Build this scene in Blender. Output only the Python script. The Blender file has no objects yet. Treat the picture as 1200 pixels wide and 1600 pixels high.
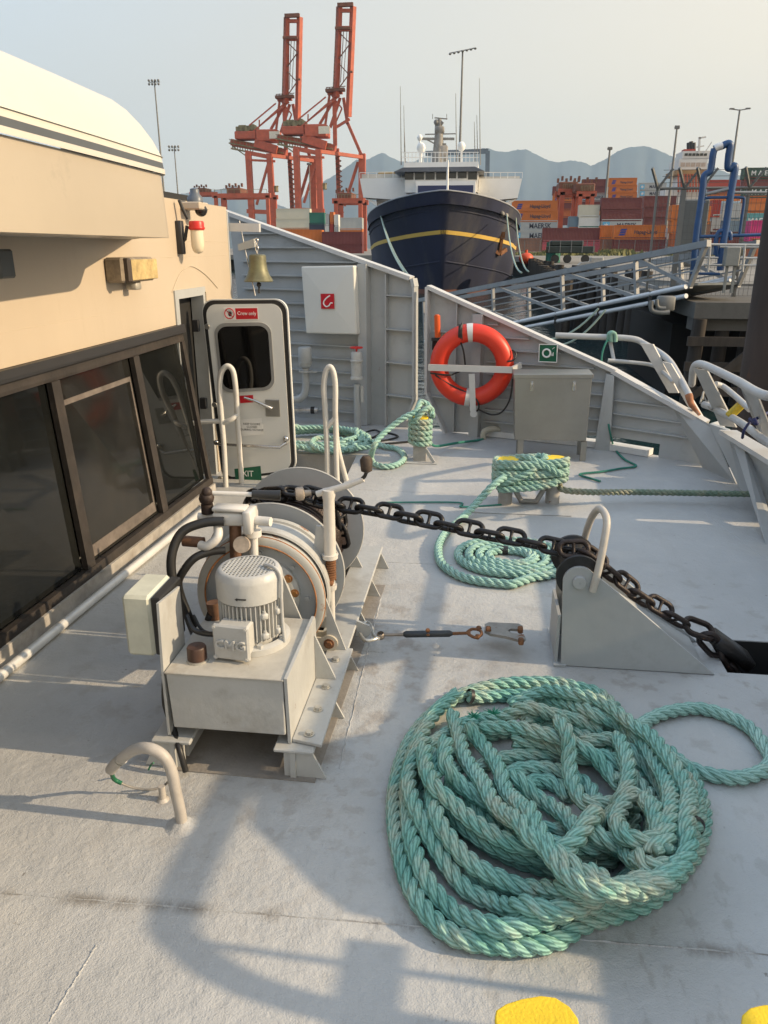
import bpy, bmesh, math, random
import numpy as np
from mathutils import Vector, Matrix
from mathutils.geometry import tessellate_polygon
random.seed(7)
S = bpy.context.scene
COL = S.collection
R = math.radians
# ---------------------------------------------------------------- camera
CAMH = 1.6; PITCH = R(19.0); YAW = R(7.0); F = 1200.0
cd = bpy.data.cameras.new('camera'); cam = bpy.data.objects.new('camera', cd); COL.objects.link(cam)
cam.location = (0, 0, CAMH); cam.rotation_euler = (R(90) - PITCH, 0, YAW)
cd.sensor_fit = 'VERTICAL'; cd.sensor_height = 36; cd.lens = 36 * F / 1600; cd.clip_start = .05; cd.clip_end = 40000
S.camera = cam
# ---------------------------------------------------------------- sky, sun, exposure
SUN_EL = R(25); SUN_AZ = R(92)          # azimuth clockwise from +Y
w = bpy.data.worlds.new('World'); S.world = w; w.use_nodes = True
nt = w.node_tree; nt.nodes.clear()
sky = nt.nodes.new('ShaderNodeTexSky'); sky.sky_type = 'NISHITA'; sky.sun_disc = False
sky.sun_elevation = SUN_EL; sky.sun_rotation = SUN_AZ; sky.air_density = 1.0; sky.dust_density = 6.0; sky.ozone_density = 1.2; sky.altitude = 0
hs = nt.nodes.new('ShaderNodeHueSaturation'); hs.inputs['Saturation'].default_value = .55; hs.inputs['Value'].default_value = 1.0
bg = nt.nodes.new('ShaderNodeBackground'); bg.inputs[1].default_value = .115
ow = nt.nodes.new('ShaderNodeOutputWorld')
# summer smoke: a pale veil over the clear sky, cooler overhead and warmer low down towards the sun
wtc = nt.nodes.new('ShaderNodeTexCoord'); sx = nt.nodes.new('ShaderNodeSeparateXYZ'); nt.links.new(wtc.outputs['Generated'], sx.inputs[0])
ma = nt.nodes.new('ShaderNodeMath'); ma.operation = 'MULTIPLY_ADD'; ma.inputs[1].default_value = .55; nt.links.new(sx.outputs['X'], ma.inputs[0])
mb2 = nt.nodes.new('ShaderNodeMath'); mb2.operation = 'MULTIPLY_ADD'; mb2.inputs[1].default_value = -.95; mb2.inputs[2].default_value = .66; nt.links.new(sx.outputs['Z'], mb2.inputs[0]); nt.links.new(mb2.outputs[0], ma.inputs[2])
vr = nt.nodes.new('ShaderNodeValToRGB'); e_ = vr.color_ramp.elements; e_[0].position = .0; e_[0].color = (.58, .74, .98, 1); e_[1].position = 1; e_[1].color = (1.28, 1.03, .76, 1)
q_ = e_.new(.18); q_.color = (.62, .68, .72, 1); q_ = e_.new(.30); q_.color = (.69, .685, .65, 1); q_ = e_.new(.62); q_.color = (1.0, .88, .69, 1)
nt.links.new(ma.outputs[0], vr.inputs[0])
bg2 = nt.nodes.new('ShaderNodeBackground'); bg2.inputs[1].default_value = 1.05; nt.links.new(vr.outputs[0], bg2.inputs[0])
mxs = nt.nodes.new('ShaderNodeMixShader'); mxs.inputs[0].default_value = .87
nt.links.new(sky.outputs[0], hs.inputs['Color']); nt.links.new(hs.outputs[0], bg.inputs[0]); nt.links.new(bg.outputs[0], mxs.inputs[1]); nt.links.new(bg2.outputs[0], mxs.inputs[2]); nt.links.new(mxs.outputs[0], ow.inputs[0])
sd = bpy.data.lights.new('sun', 'SUN'); sd.energy = 5.4; sd.angle = R(.6); sd.color = (1, .77, .50)
so = bpy.data.objects.new('sun', sd); COL.objects.link(so)
dv = Vector((math.sin(SUN_AZ) * math.cos(SUN_EL), math.cos(SUN_AZ) * math.cos(SUN_EL), math.sin(SUN_EL)))
so.rotation_euler = dv.to_track_quat('Z', 'Y').to_euler(); so.location = (20, 0, 20)
S.view_settings.view_transform = 'Standard'; S.view_settings.look = 'None'; S.view_settings.exposure = .35; S.view_settings.gamma = 1
S.cycles.volume_bounces = 0; S.cycles.max_bounces = 8

# ---------------------------------------------------------------- survey helpers (a photo bearing cut with a real plane gives a point)
_Fw = np.array([-math.sin(YAW) * math.cos(PITCH), math.cos(YAW) * math.cos(PITCH), -math.sin(PITCH)])
_R = np.array([math.cos(YAW), math.sin(YAW), 0.]); _U = np.cross(_R, _Fw); _C = np.array([0, 0, CAMH])
def ray(x, y): return _Fw * F + _R * (x - 600) + _U * (800 - y)
def _pl(x, y, ax, v):
    d = ray(x, y); return Vector(_C + d * ((v - _C[ax]) / d[ax]))
def pz(x, y, z=0.): return _pl(x, y, 2, z)
def py(x, y, Y): return _pl(x, y, 1, Y)
def px(x, y, X): return _pl(x, y, 0, X)
def pv(x, y, A, B):
    n = np.array([B[1] - A[1], A[0] - B[0], 0.]); d = ray(x, y); t = (np.array([A[0], A[1], 0]) - _C) @ n / (d @ n); return Vector(_C + d * t)
# ---------------------------------------------------------------- mesh builder
class MB:
    def __init__(s, tf=None): s.v = []; s.f = []; s.sm = []; s.uv = []; s.tf = tf
    def add(s, vs, fs, smooth=False):
        o = len(s.v)
        for p in vs:
            p = Vector(p); s.v.append(s.tf(p) if s.tf else p)
        for f in fs: s.f.append(tuple(i + o for i in f)); s.sm.append(smooth)
        return s
    def box(s, c, d, rot=None, bev=0):
        x, y, z = d[0] / 2, d[1] / 2, d[2] / 2; c = Vector(c)
        if bev:
            b = min(bev, x * .9, y * .9, z * .9); vs = []; idx = {}
            for sx in (-1, 1):
                for sy in (-1, 1):
                    for sz in (-1, 1):
                        idx[(sx, sy, sz)] = len(vs)
                        vs += [Vector((sx * x, sy * (y - b), sz * (z - b))), Vector((sx * (x - b), sy * y, sz * (z - b))), Vector((sx * (x - b), sy * (y - b), sz * z))]
            fs = []
            g = lambda a, b_, c_, k: idx[(a, b_, c_)] + k
            for t in (-1, 1):
                fs.append([g(t, -1, -1, 0), g(t, 1, -1, 0), g(t, 1, 1, 0), g(t, -1, 1, 0)][::t])
                fs.append([g(-1, t, -1, 1), g(-1, t, 1, 1), g(1, t, 1, 1), g(1, t, -1, 1)][::t])
                fs.append([g(-1, -1, t, 2), g(1, -1, t, 2), g(1, 1, t, 2), g(-1, 1, t, 2)][::t])
            for a in (-1, 1):
                for b_ in (-1, 1):
                    q = a * b_
                    fs.append([g(a, b_, -1, 0), g(a, b_, -1, 1), g(a, b_, 1, 1), g(a, b_, 1, 0)][::q])
                    fs.append([g(a, -1, b_, 2), g(a, -1, b_, 0), g(a, 1, b_, 0), g(a, 1, b_, 2)][::-q] if 1 else 0)
                    fs.append([g(-1, a, b_, 1), g(-1, a, b_, 2), g(1, a, b_, 2), g(1, a, b_, 1)][::-q] if 1 else 0)
            for a in (-1, 1):
                for b_ in (-1, 1):
                    for c_ in (-1, 1): fs.append([g(a, b_, c_, 0), g(a, b_, c_, 1), g(a, b_, c_, 2)][::a * b_ * c_])
        else:
            vs = [Vector((a * x, b * y, e * z)) for a in (-1, 1) for b in (-1, 1) for e in (-1, 1)]
            fs = [(0, 1, 3, 2), (4, 6, 7, 5), (0, 4, 5, 1), (2, 3, 7, 6), (0, 2, 6, 4), (1, 5, 7, 3)]
        M = (rot if isinstance(rot, Matrix) else Matrix.Rotation(rot or 0, 3, 'Z'))
        return s.add([M @ v + c for v in vs], fs)
    def bar(s, a, b, w, h, up=(0, 0, 1)):          # box beam between two points
        a = Vector(a); b = Vector(b); d = b - a; L = d.length; y = d / L; x = y.cross(Vector(up))
        if x.length < 1e-4: x = y.cross(Vector((0, 1, 0)))
        x.normalize(); z = x.cross(y); M = Matrix((x, y, z)).transposed()
        return s.box((a + b) / 2, (w, L, h), M)
    def tube(s, pts, r, seg=10, closed=False, cap=True):
        P = [Vector(p) for p in pts]; n = len(P); rs = r if isinstance(r, (list, tuple)) else [r] * n
        T = []
        for i in range(n):
            a = P[(i - 1) % n] if closed or i > 0 else P[0]; b = P[(i + 1) % n] if closed or i < n - 1 else P[-1]
            T.append((b - a).normalized())
        N = T[0].orthogonal().normalized(); vs = []
        for i in range(n):
            N = N - T[i] * N.dot(T[i])
            if N.length < 1e-6: N = T[i].orthogonal()
            N.normalize(); B = T[i].cross(N)
            for k in range(seg):
                an = 2 * math.pi * k / seg; vs.append(P[i] + (N * math.cos(an) + B * math.sin(an)) * rs[i])
        fs = []
        for i in range(n if closed else n - 1):
            j = (i + 1) % n
            for k in range(seg): fs.append((i * seg + k, i * seg + (k + 1) % seg, j * seg + (k + 1) % seg, j * seg + k))
        s.add(vs, fs, True)
        if cap and not closed:
            s.add(vs[:seg], [tuple(range(seg))[::-1]]); s.add(vs[-seg:], [tuple(range(seg))])
        return s
    def cyl(s, a, b, r, seg=20, r2=None): return s.tube([a, b], [r, r if r2 is None else r2], seg)
    def lathe(s, prof, c, axis=(0, 0, 1), seg=32, smooth=True):      # prof: (r, h)
        ax = Vector(axis).normalized(); q = Vector((0, 0, 1)).rotation_difference(ax); vs = []; c = Vector(c)
        for r, h in prof:
            for k in range(seg):
                an = 2 * math.pi * k / seg; vs.append(q @ Vector((r * math.cos(an), r * math.sin(an), h)) + c)
        fs = [(i * seg + k, i * seg + (k + 1) % seg, (i + 1) * seg + (k + 1) % seg, (i + 1) * seg + k) for i in range(len(prof) - 1) for k in range(seg)]
        # hard rings: split when the profile turns sharply
        return s.add(vs, fs, smooth)
    def turn(s, prof, c, axis=(0, 0, 1), seg=32):      # lathe with hard edges between segments
        for a, b in zip(prof[:-1], prof[1:]): s.lathe([a, b], c, axis, seg, True)
        return s
    def prism(s, poly, off):                         # planar polygon of 3D points swept by a vector
        P = [Vector(p) for p in poly]; n = len(P); off = Vector(off)
        s.add(P, [tuple(range(n))]); s.add([p + off for p in P], [tuple(range(n))[::-1]])
        for i in range(n):
            a, b = P[i], P[(i + 1) % n]; s.add([a, b, b + off, a + off], [(0, 1, 2, 3)])
        return s
    def ball(s, c, r, seg=12, sq=(1, 1, 1)):
        vs = []; c = Vector(c); m = seg // 2
        for i in range(m + 1):
            t = math.pi * i / m
            for k in range(seg):
                a = 2 * math.pi * k / seg; vs.append(c + Vector((math.sin(t) * math.cos(a) * r * sq[0], math.sin(t) * math.sin(a) * r * sq[1], math.cos(t) * r * sq[2])))
        return s.add(vs, [(i * seg + k, (i + 1) * seg + k, (i + 1) * seg + (k + 1) % seg, i * seg + (k + 1) % seg) for i in range(m) for k in range(seg)], True)
    def build(s, name, mat, parent=None, bevel=0, uv=None):
        me = bpy.data.meshes.new(name)
        if parent: org = wloc(parent)
        else:
            xs = [v.x for v in s.v]; ys = [v.y for v in s.v]; zs = [v.z for v in s.v]; org = Vector(((min(xs) + max(xs)) / 2, (min(ys) + max(ys)) / 2, min(zs)))
        me.from_pydata([v - org for v in s.v], [], s.f); me.polygons.foreach_set('use_smooth', s.sm); me.materials.append(mat)
        bm = bmesh.new(); bm.from_mesh(me); bmesh.ops.remove_doubles(bm, verts=bm.verts, dist=1e-6) if not uv and len(s.v) < 60000 else None
        bmesh.ops.recalc_face_normals(bm, faces=bm.faces); bm.to_mesh(me); bm.free()
        if any(s.sm) and not all(s.sm): 
            try: me.set_sharp_from_angle(angle=R(50))
            except Exception: pass
        elif all(s.sm):
            try: me.set_sharp_from_angle(angle=R(45))
            except Exception: pass
        o = bpy.data.objects.new(name, me); COL.objects.link(o)
        if parent: o.parent = parent
        else: o.location = org
        if bevel:
            b = o.modifiers.new('bevel', 'BEVEL'); b.width = bevel; b.segments = 2; b.limit_method = 'ANGLE'; b.angle_limit = R(50)
        return o
def wloc(o):
    L = Vector((0, 0, 0))
    while o: L += o.location; o = o.parent
    return L
def tag(o, label=None, cat=None, group=None, kind=None):
    if label: o['label'] = label
    if cat: o['category'] = cat
    if group: o['group'] = group
    if kind: o['kind'] = kind
    return o
def thing(name, label, cat, loc, group=None):
    o = bpy.data.objects.new(name, None); COL.objects.link(o); o.location = loc; o.empty_display_size = .1
    return tag(o, label, cat, group)
def copy_tree(o, parent=None):
    c = o.copy(); COL.objects.link(c); c.parent = parent
    for ch in [x for x in S.objects if x.parent == o]: copy_tree(ch, c)
    return c
def smooth_path(pts, n=8, closed=False):           # Catmull-Rom
    P = [Vector(p) for p in pts]; m = len(P); out = []
    for i in range(m if closed else m - 1):
        g = lambda k: P[k % m] if closed else P[max(0, min(m - 1, k))]
        p0, p1, p2, p3 = g(i - 1), g(i), g(i + 1), g(i + 2)
        for k in range(n):
            t = k / n; out.append(.5 * ((2 * p1) + (p2 - p0) * t + (2 * p0 - 5 * p1 + 4 * p2 - p3) * t * t + (3 * p1 - p0 - 3 * p2 + p3) * t ** 3))
    if not closed: out.append(P[-1])
    return out
def text(body, mat, parent, loc, size, rot, name='lettering', ext=.001, align='CENTER', label=None, sx=1.0, shear=0, bold=0):
    c = bpy.data.curves.new(name, 'FONT'); c.body = body; c.size = size; c.extrude = ext; c.align_x = align; c.align_y = 'CENTER'; c.offset = bold; c.shear = shear; c.resolution_u = 2
    tmp = bpy.data.objects.new(name, c); me = bpy.data.meshes.new_from_object(tmp); bpy.data.objects.remove(tmp); me.materials.clear(); me.materials.append(mat)
    o = bpy.data.objects.new(name, me); COL.objects.link(o); o.parent = parent
    o.location = Vector(loc) - wloc(parent); o.rotation_euler = rot; o.scale = (sx, 1, 1)
    return o
# ---------------------------------------------------------------- materials
MC = {}
def M(name, col, rough=.5, metal=0., var=.12, vscale=3., bump=0., bscale=60., rust=0., rcol=(.16, .055, .018), rscale=5., spec=.5, grime=0., gcol=None, stretch=(1, 1, 1), trans=0., coat=0.):
    if name in MC: return MC[name]
    m = bpy.data.materials.new(name); m.use_nodes = True; t = m.node_tree; N = t.nodes; L = t.links; b = N['Principled BSDF']
    b.inputs['Roughness'].default_value = rough; b.inputs['Metallic'].default_value = metal; b.inputs['Specular IOR Level'].default_value = spec
    if trans: b.inputs['Transmission Weight'].default_value = trans
    if coat: b.inputs['Coat Weight'].default_value = coat
    tc = N.new('ShaderNodeTexCoord'); mp = N.new('ShaderNodeMapping'); mp.inputs['Scale'].default_value = stretch; L.new(tc.outputs['Object'], mp.inputs[0])
    nz = N.new('ShaderNodeTexNoise'); nz.inputs['Scale'].default_value = vscale; nz.inputs['Detail'].default_value = 6; nz.inputs['Roughness'].default_value = .65; L.new(mp.outputs[0], nz.inputs[0])
    cr = N.new('ShaderNodeValToRGB'); cr.color_ramp.elements[0].position = .3; cr.color_ramp.elements[1].position = .7
    cr.color_ramp.elements[0].color = (*[c * (1 - var) for c in col], 1); cr.color_ramp.elements[1].color = (*[min(1, c * (1 + var)) for c in col], 1)
    L.new(nz.outputs[0], cr.inputs[0]); out = cr.outputs[0]
    def layer(out, amount, colr, scale, w=.06):
        n2 = N.new('ShaderNodeTexNoise'); n2.inputs['Scale'].default_value = scale; n2.inputs['Detail'].default_value = 8; n2.inputs['Roughness'].default_value = .7; L.new(mp.outputs[0], n2.inputs[0])
        r2 = N.new('ShaderNodeValToRGB'); r2.color_ramp.elements[0].position = .72 - amount * .35; r2.color_ramp.elements[1].position = .72 - amount * .35 + w; L.new(n2.outputs[0], r2.inputs[0])
        mx = N.new('ShaderNodeMix'); mx.data_type = 'RGBA'; L.new(r2.outputs[0], mx.inputs[0]); L.new(out, mx.inputs[6]); mx.inputs[7].default_value = (*colr, 1); return mx.outputs[2]
    if grime: out = layer(out, grime, gcol or tuple(c * .6 for c in col), rscale * .6, .25)
    if rust: out = layer(out, rust, rcol, rscale)
    L.new(out, b.inputs['Base Color'])
    if bump:
        n3 = N.new('ShaderNodeTexNoise'); n3.inputs['Scale'].default_value = bscale; n3.inputs['Detail'].default_value = 5; L.new(mp.outputs[0], n3.inputs[0])
        bp = N.new('ShaderNodeBump'); bp.inputs['Strength'].default_value = min(1, bump); bp.inputs['Distance'].default_value = .004 if bump <= 1 else .004 * bump; L.new(n3.outputs[0], bp.inputs['Height']); L.new(bp.outputs[0], b.inputs['Normal'])
    MC[name] = m; return m
def deck_mat():
    m = M('deck_paint', (.43, .433, .425), .62, 0, .10, 1.3, 0, 1)
    t = m.node_tree; N = t.nodes; L = t.links; b = N['Principled BSDF']; tc = N.new('ShaderNodeTexCoord')
    prev = b.inputs['Base Color'].links[0].from_socket
    def mask(scale, lo, hi, st=(1, 1, 1), det=6, rg=.6):
        mp = N.new('ShaderNodeMapping'); mp.inputs['Scale'].default_value = st; L.new(tc.outputs['Object'], mp.inputs[0])
        n = N.new('ShaderNodeTexNoise'); n.inputs['Scale'].default_value = scale; n.inputs['Detail'].default_value = det; n.inputs['Roughness'].default_value = rg; L.new(mp.outputs[0], n.inputs[0])
        r = N.new('ShaderNodeMapRange'); r.inputs[1].default_value = lo; r.inputs[2].default_value = hi; L.new(n.outputs[0], r.inputs[0]); return r.outputs[0]
    def mixc(f, col, prev, k):
        mu = N.new('ShaderNodeMath'); mu.operation = 'MULTIPLY'; mu.inputs[1].default_value = k; L.new(f, mu.inputs[0])
        mx = N.new('ShaderNodeMix'); mx.data_type = 'RGBA'; L.new(mu.outputs[0], mx.inputs[0]); L.new(prev, mx.inputs[6]); mx.inputs[7].default_value = (*col, 1); return mx.outputs[2]
    prev = mixc(mask(1.1, .5, .75, (1, .5, 1)), (.33, .33, .325), prev, .6)
    prev = mixc(mask(.8, .55, .62, (.25, 1.6, 1), det=8, rg=.75), (.40, .40, .395), prev, .35)
    prev = mixc(mask(2.7, .52, .7, (.6, 1.2, 1)), (.50, .485, .45), prev, .45)
    prev = mixc(mask(26, .70, .74), (.13, .11, .09), prev, .75)
    prev = mixc(mask(70, .735, .76), (.07, .06, .05), prev, .8)
    prev = mixc(mask(7, .64, .74, (3, .6, 1)), (.55, .54, .51), prev, .35)
    # rust weeping from the winch and fittings, foot-worn smears, all with edges of their own
    geo = N.new('ShaderNodeNewGeometry')
    def near(c, r0, r1):
        vm = N.new('ShaderNodeVectorMath'); vm.operation = 'DISTANCE'; vm.inputs[1].default_value = (*c, 0); L.new(geo.outputs['Position'], vm.inputs[0])
        r = N.new('ShaderNodeMapRange'); r.inputs[1].default_value = r1; r.inputs[2].default_value = r0; L.new(vm.outputs['Value'], r.inputs[0]); return r.outputs[0]
    def mul(a, b_): q = N.new('ShaderNodeMath'); q.operation = 'MULTIPLY'; L.new(a, q.inputs[0]); L.new(b_, q.inputs[1]); return q.outputs[0]
    prev = mixc(mul(near((-.7, 2.75), .45, 1.05), mask(9, .50, .62, det=8)), (.20, .15, .105), prev, .5)
    prev = mixc(mul(near((-.45, 2.0), .1, .8), mask(16, .52, .60, det=8)), (.26, .22, .18), prev, .35)
    prev = mixc(mul(near((.9, 3.0), .3, 1.1), mask(11, .54, .64, det=8)), (.22, .19, .16), prev, .5)
    prev = mixc(mul(near((.35, 1.55), .2, 1.0), mask(20, .56, .63, (1, .5, 1), det=8)), (.24, .22, .19), prev, .35)
    a_, b_2 = pz(0, 1395), pz(1200, 1492); kk = (b_2.y - a_.y) / (b_2.x - a_.x); y0_ = a_.y - kk * a_.x      # grime lying along the plate seam
    sp_x = N.new('ShaderNodeSeparateXYZ'); L.new(geo.outputs['Position'], sp_x.inputs[0]); m1 = N.new('ShaderNodeMath'); m1.operation = 'MULTIPLY_ADD'; m1.inputs[1].default_value = -kk; L.new(sp_x.outputs['X'], m1.inputs[0]); L.new(sp_x.outputs['Y'], m1.inputs[2])
    m2 = N.new('ShaderNodeMath'); m2.operation = 'SUBTRACT'; m2.inputs[1].default_value = y0_; L.new(m1.outputs[0], m2.inputs[0]); m3 = N.new('ShaderNodeMath'); m3.operation = 'ABSOLUTE'; L.new(m2.outputs[0], m3.inputs[0])
    r_ = N.new('ShaderNodeMapRange'); r_.inputs[1].default_value = .03; r_.inputs[2].default_value = .002; L.new(m3.outputs[0], r_.inputs[0])
    prev = mixc(mul(r_.outputs[0], mask(6, .48, .60, (1, .3, 1), det=9, rg=.75)), (.17, .15, .125), prev, .8)
    prev = mixc(mask(3.6, .60, .63, (1.5, .35, 1), det=7, rg=.7), (.38, .38, .37), prev, .3)
    L.new(prev, b.inputs['Base Color'])
    ro = mask(1.7, .3, .7); rr = N.new('ShaderNodeMapRange'); rr.inputs[3].default_value = .42; rr.inputs[4].default_value = .68; L.new(ro, rr.inputs[0]); L.new(rr.outputs[0], b.inputs['Roughness'])
    h1 = mask(210, 0, 1, det=2); h2 = mask(60, .2, .8, det=3); h3 = mask(7, .2, .8, det=4)
    a = N.new('ShaderNodeMath'); a.operation = 'MULTIPLY_ADD'; a.inputs[1].default_value = .7; L.new(h2, a.inputs[0]); L.new(h1, a.inputs[2])
    a2 = N.new('ShaderNodeMath'); a2.operation = 'MULTIPLY_ADD'; a2.inputs[1].default_value = 3.5; L.new(h3, a2.inputs[0]); L.new(a.outputs[0], a2.inputs[2])
    bp = N.new('ShaderNodeBump'); bp.inputs['Strength'].default_value = .65; bp.inputs['Distance'].default_value = .0032; L.new(a2.outputs[0], bp.inputs['Height']); L.new(bp.outputs[0], b.inputs['Normal'])
    return m
def rope_mat(name, c1, c2, worn, wamt=.5, bump=.6):
    m = bpy.data.materials.new(name); m.use_nodes = True; t = m.node_tree; N = t.nodes; L = t.links; b = N['Principled BSDF']; b.inputs['Roughness'].default_value = .62
    b.inputs['Specular IOR Level'].default_value = .3
    tc = N.new('ShaderNodeTexCoord'); n = N.new('ShaderNodeTexNoise'); n.inputs['Scale'].default_value = 9; n.inputs['Detail'].default_value = 6; L.new(tc.outputs['Object'], n.inputs[0])
    r = N.new('ShaderNodeValToRGB'); r.color_ramp.elements[0].color = (*c1, 1); r.color_ramp.elements[1].color = (*c2, 1); r.color_ramp.elements[0].position = .35; r.color_ramp.elements[1].position = .65; L.new(n.outputs[0], r.inputs[0])
    uv = N.new('ShaderNodeUVMap'); mp = N.new('ShaderNodeMapping'); mp.inputs['Scale'].default_value = (1, 1, 1); L.new(uv.outputs[0], mp.inputs[0])
    n2 = N.new('ShaderNodeTexNoise'); n2.inputs['Scale'].default_value = 4.5; n2.inputs['Detail'].default_value = 7; n2.inputs['Roughness'].default_value = .75; L.new(tc.outputs['Object'], n2.inputs[0])
    r2 = N.new('ShaderNodeMapRange'); r2.inputs[1].default_value = .66 - wamt * .22; r2.inputs[2].default_value = .80 - wamt * .2; L.new(n2.outputs[0], r2.inputs[0])
    mx = N.new('ShaderNodeMix'); mx.data_type = 'RGBA'; L.new(r2.outputs[0], mx.inputs[0]); L.new(r.outputs[0], mx.inputs[6]); mx.inputs[7].default_value = (*worn, 1)
    mu = N.new('ShaderNodeMath'); mu.operation = 'MULTIPLY'; mu.inputs[1].default_value = .75; L.new(r2.outputs[0], mu.inputs[0]); L.new(mu.outputs[0], mx.inputs[0])
    # yarn lines round the strand
    wv = N.new('ShaderNodeTexWave'); wv.wave_type = 'BANDS'; wv.bands_direction = 'X'; wv.inputs['Scale'].default_value = 2.1; wv.inputs['Distortion'].default_value = 1.0; wv.inputs['Detail'].default_value = 2
    L.new(mp.outputs[0], wv.inputs[0])
    mx2 = N.new('ShaderNodeMix'); mx2.data_type = 'RGBA'; mx2.blend_type = 'MULTIPLY'; L.new(mx.outputs[2], mx2.inputs[6])
    cr = N.new('ShaderNodeValToRGB'); cr.color_ramp.elements[0].color = (.46, .52, .50, 1); cr.color_ramp.elements[0].position = .05; cr.color_ramp.elements[1].position = .55; L.new(wv.outputs[0], cr.inputs[0]); L.new(cr.outputs[0], mx2.inputs[7]); mx2.inputs[0].default_value = .8
    L.new(mx2.outputs[2], b.inputs['Base Color'])
    bp = N.new('ShaderNodeBump'); bp.inputs['Strength'].default_value = bump; bp.inputs['Distance'].default_value = .0025; L.new(wv.outputs[0], bp.inputs['Height']); L.new(bp.outputs[0], b.inputs['Normal'])
    return m
def rope_mesh(paths, Rr, pitch=None, seg=7, step=None):
    """three laid strands round each centre line; uv.x counts yarns round the strand"""
    pitch = pitch or Rr * 5.6; step = step or pitch / 16; V = []; Fc = []; UV = []
    ph = random.random() * 6
    for pts in paths:
        P = np.array([tuple(p) for p in pts]); d = np.r_[0, np.cumsum(np.linalg.norm(np.diff(P, axis=0), axis=1))]
        n = max(4, int(d[-1] / step)); s = np.linspace(0, d[-1], n); Q = np.stack([np.interp(s, d, P[:, k]) for k in range(3)], 1)
        T = np.gradient(Q, axis=0); T /= np.linalg.norm(T, axis=1)[:, None] + 1e-12
        Nn = np.zeros_like(T); a = np.array([0, 0, 1.]) if abs(T[0][2]) < .9 else np.array([1., 0, 0]); c = a - T[0] * (a @ T[0]); c /= np.linalg.norm(c)
        for i in range(n):
            c = c - T[i] * (c @ T[i]); c /= np.linalg.norm(c) + 1e-12; Nn[i] = c
        B = np.cross(T, Nn)
        for k in range(3):
            th = 2 * math.pi * s / pitch + k * 2 * math.pi / 3 + ph; off = Rr * .52; rs = Rr * .515
            rad = Nn * np.cos(th)[:, None] + B * np.sin(th)[:, None]; C = Q + rad * off
            tan = -Nn * np.sin(th)[:, None] + B * np.cos(th)[:, None]
            W = T + tan * (2 * math.pi * off / pitch); W /= np.linalg.norm(W, axis=1)[:, None]
            tan2 = np.cross(W, rad)
            o = len(V)
            for j in range(seg):
                an = 2 * math.pi * j / seg + s * 0
                V_ = C + (rad * np.cos(an)[:, None] + tan2 * np.sin(an)[:, None]) * rs
                if j == 0: blk = np.zeros((n, seg, 3))
                blk[:, j] = V_
            V.extend(map(tuple, blk.reshape(-1, 3)))
            for i in range(n - 1):
                for j in range(seg):
                    j2 = (j + 1) % seg; Fc.append((o + i * seg + j, o + i * seg + j2, o + (i + 1) * seg + j2, o + (i + 1) * seg + j))
                    y = 1.1; u0 = y * j / seg; u1 = y * (j + 1) / seg; k0 = s[i] / pitch * 1.3; k1 = s[i + 1] / pitch * 1.3
                    UV += [(u0 + k0, k0), (u1 + k0, k0), (u1 + k1, k1), (u0 + k1, k1)]
            Fc.append(tuple(o + j for j in range(seg))[::-1]); UV += [(0, 0)] * seg
            Fc.append(tuple(o + (n - 1) * seg + j for j in range(seg))); UV += [(0, 0)] * seg
    return V, Fc, UV
def rope(name, paths, Rr, mat, parent=None, **kw):
    V, Fc, UV = rope_mesh(paths, Rr, **kw); A = np.array(V)
    org = wloc(parent) if parent else Vector((*(A[:, :2].min(0) + A[:, :2].max(0)) / 2, A[:, 2].min()))
    me = bpy.data.meshes.new(name); me.from_pydata([tuple(v) for v in A - np.array(org)], [], Fc); me.polygons.foreach_set('use_smooth', [True] * len(Fc)); me.materials.append(mat)
    u = me.uv_layers.new(name='UVMap'); u.data.foreach_set('uv', np.array(UV).ravel())
    o = bpy.data.objects.new(name, me); COL.objects.link(o)
    if parent: o.parent = parent
    else: o.location = org
    return o
DECK = deck_mat()
GREY = M('bulwark_grey', (.37, .385, .385), .5, 0, .10, 2.5, .3, 14, rust=.10, rscale=7, grime=.4, gcol=(.28, .285, .275))
WGREY = M('winch_paint', (.43, .435, .42), .42, 0, .09, 5, .3, 35, rust=.20, rscale=9, grime=.6, gcol=(.31, .295, .265))
WFLAT = M('flange_paint', (.42, .44, .45), .5, 0, .07, 5, .1, 50, rust=.05, rscale=9, grime=.25)
MOTOR = M('motor_paint', (.46, .462, .445), .42, 0, .10, 6, .4, 40, rust=.10, rscale=14, grime=.4, gcol=(.36, .33, .28))
RUSTY = M('rusty_steel', (.20, .09, .04), .8, .2, .4, 14, .6, 80, grime=.6, gcol=(.08, .04, .02), rscale=20)
RWHITE = M('rusty_white_paint', (.44, .44, .41), .45, 0, .08, 8, .2, 60, rust=.42, rscale=9, rcol=(.26, .10, .03), grime=.4)
HOOP = M('handrail_paint', (.60, .58, .53), .45, 0, .08, 9, .1, 60, rust=.08, rscale=14, grime=.3)
CHAIN = M('chain_steel', (.022, .021, .022), .38, .55, .4, 16, .5, 120, rust=.16, rscale=14, rcol=(.12, .04, .015))
CHAINR = M('rusty_chain_steel', (.03, .022, .02), .5, .4, .5, 16, .6, 120, rust=.32, rscale=12, rcol=(.17, .055, .02))
RUB = M('black_rubber', (.018, .018, .018), .45, 0, .2, 8, .1, 60)
STEEL = M('stainless_steel', (.33, .325, .30), .38, .85, .10, 3, .1, 40, grime=.35)
CHROME = M('polished_steel', (.55, .54, .52), .22, .95, .05)
CABIN = M('cabin_paint', (.475, .40, .305), .48, 0, .05, 1.2, .3, 6, grime=.4, gcol=(.42, .345, .25), rscale=6, stretch=(1, 1, .22))
CABINW = M('cabin_white', (.57, .545, .49), .45, 0, .04, 1.2, .1, 12)
OVERP = M('overhang_paint', (.41, .355, .275), .35, 0, .06, 1.0, .35, 3, grime=.3)
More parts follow.
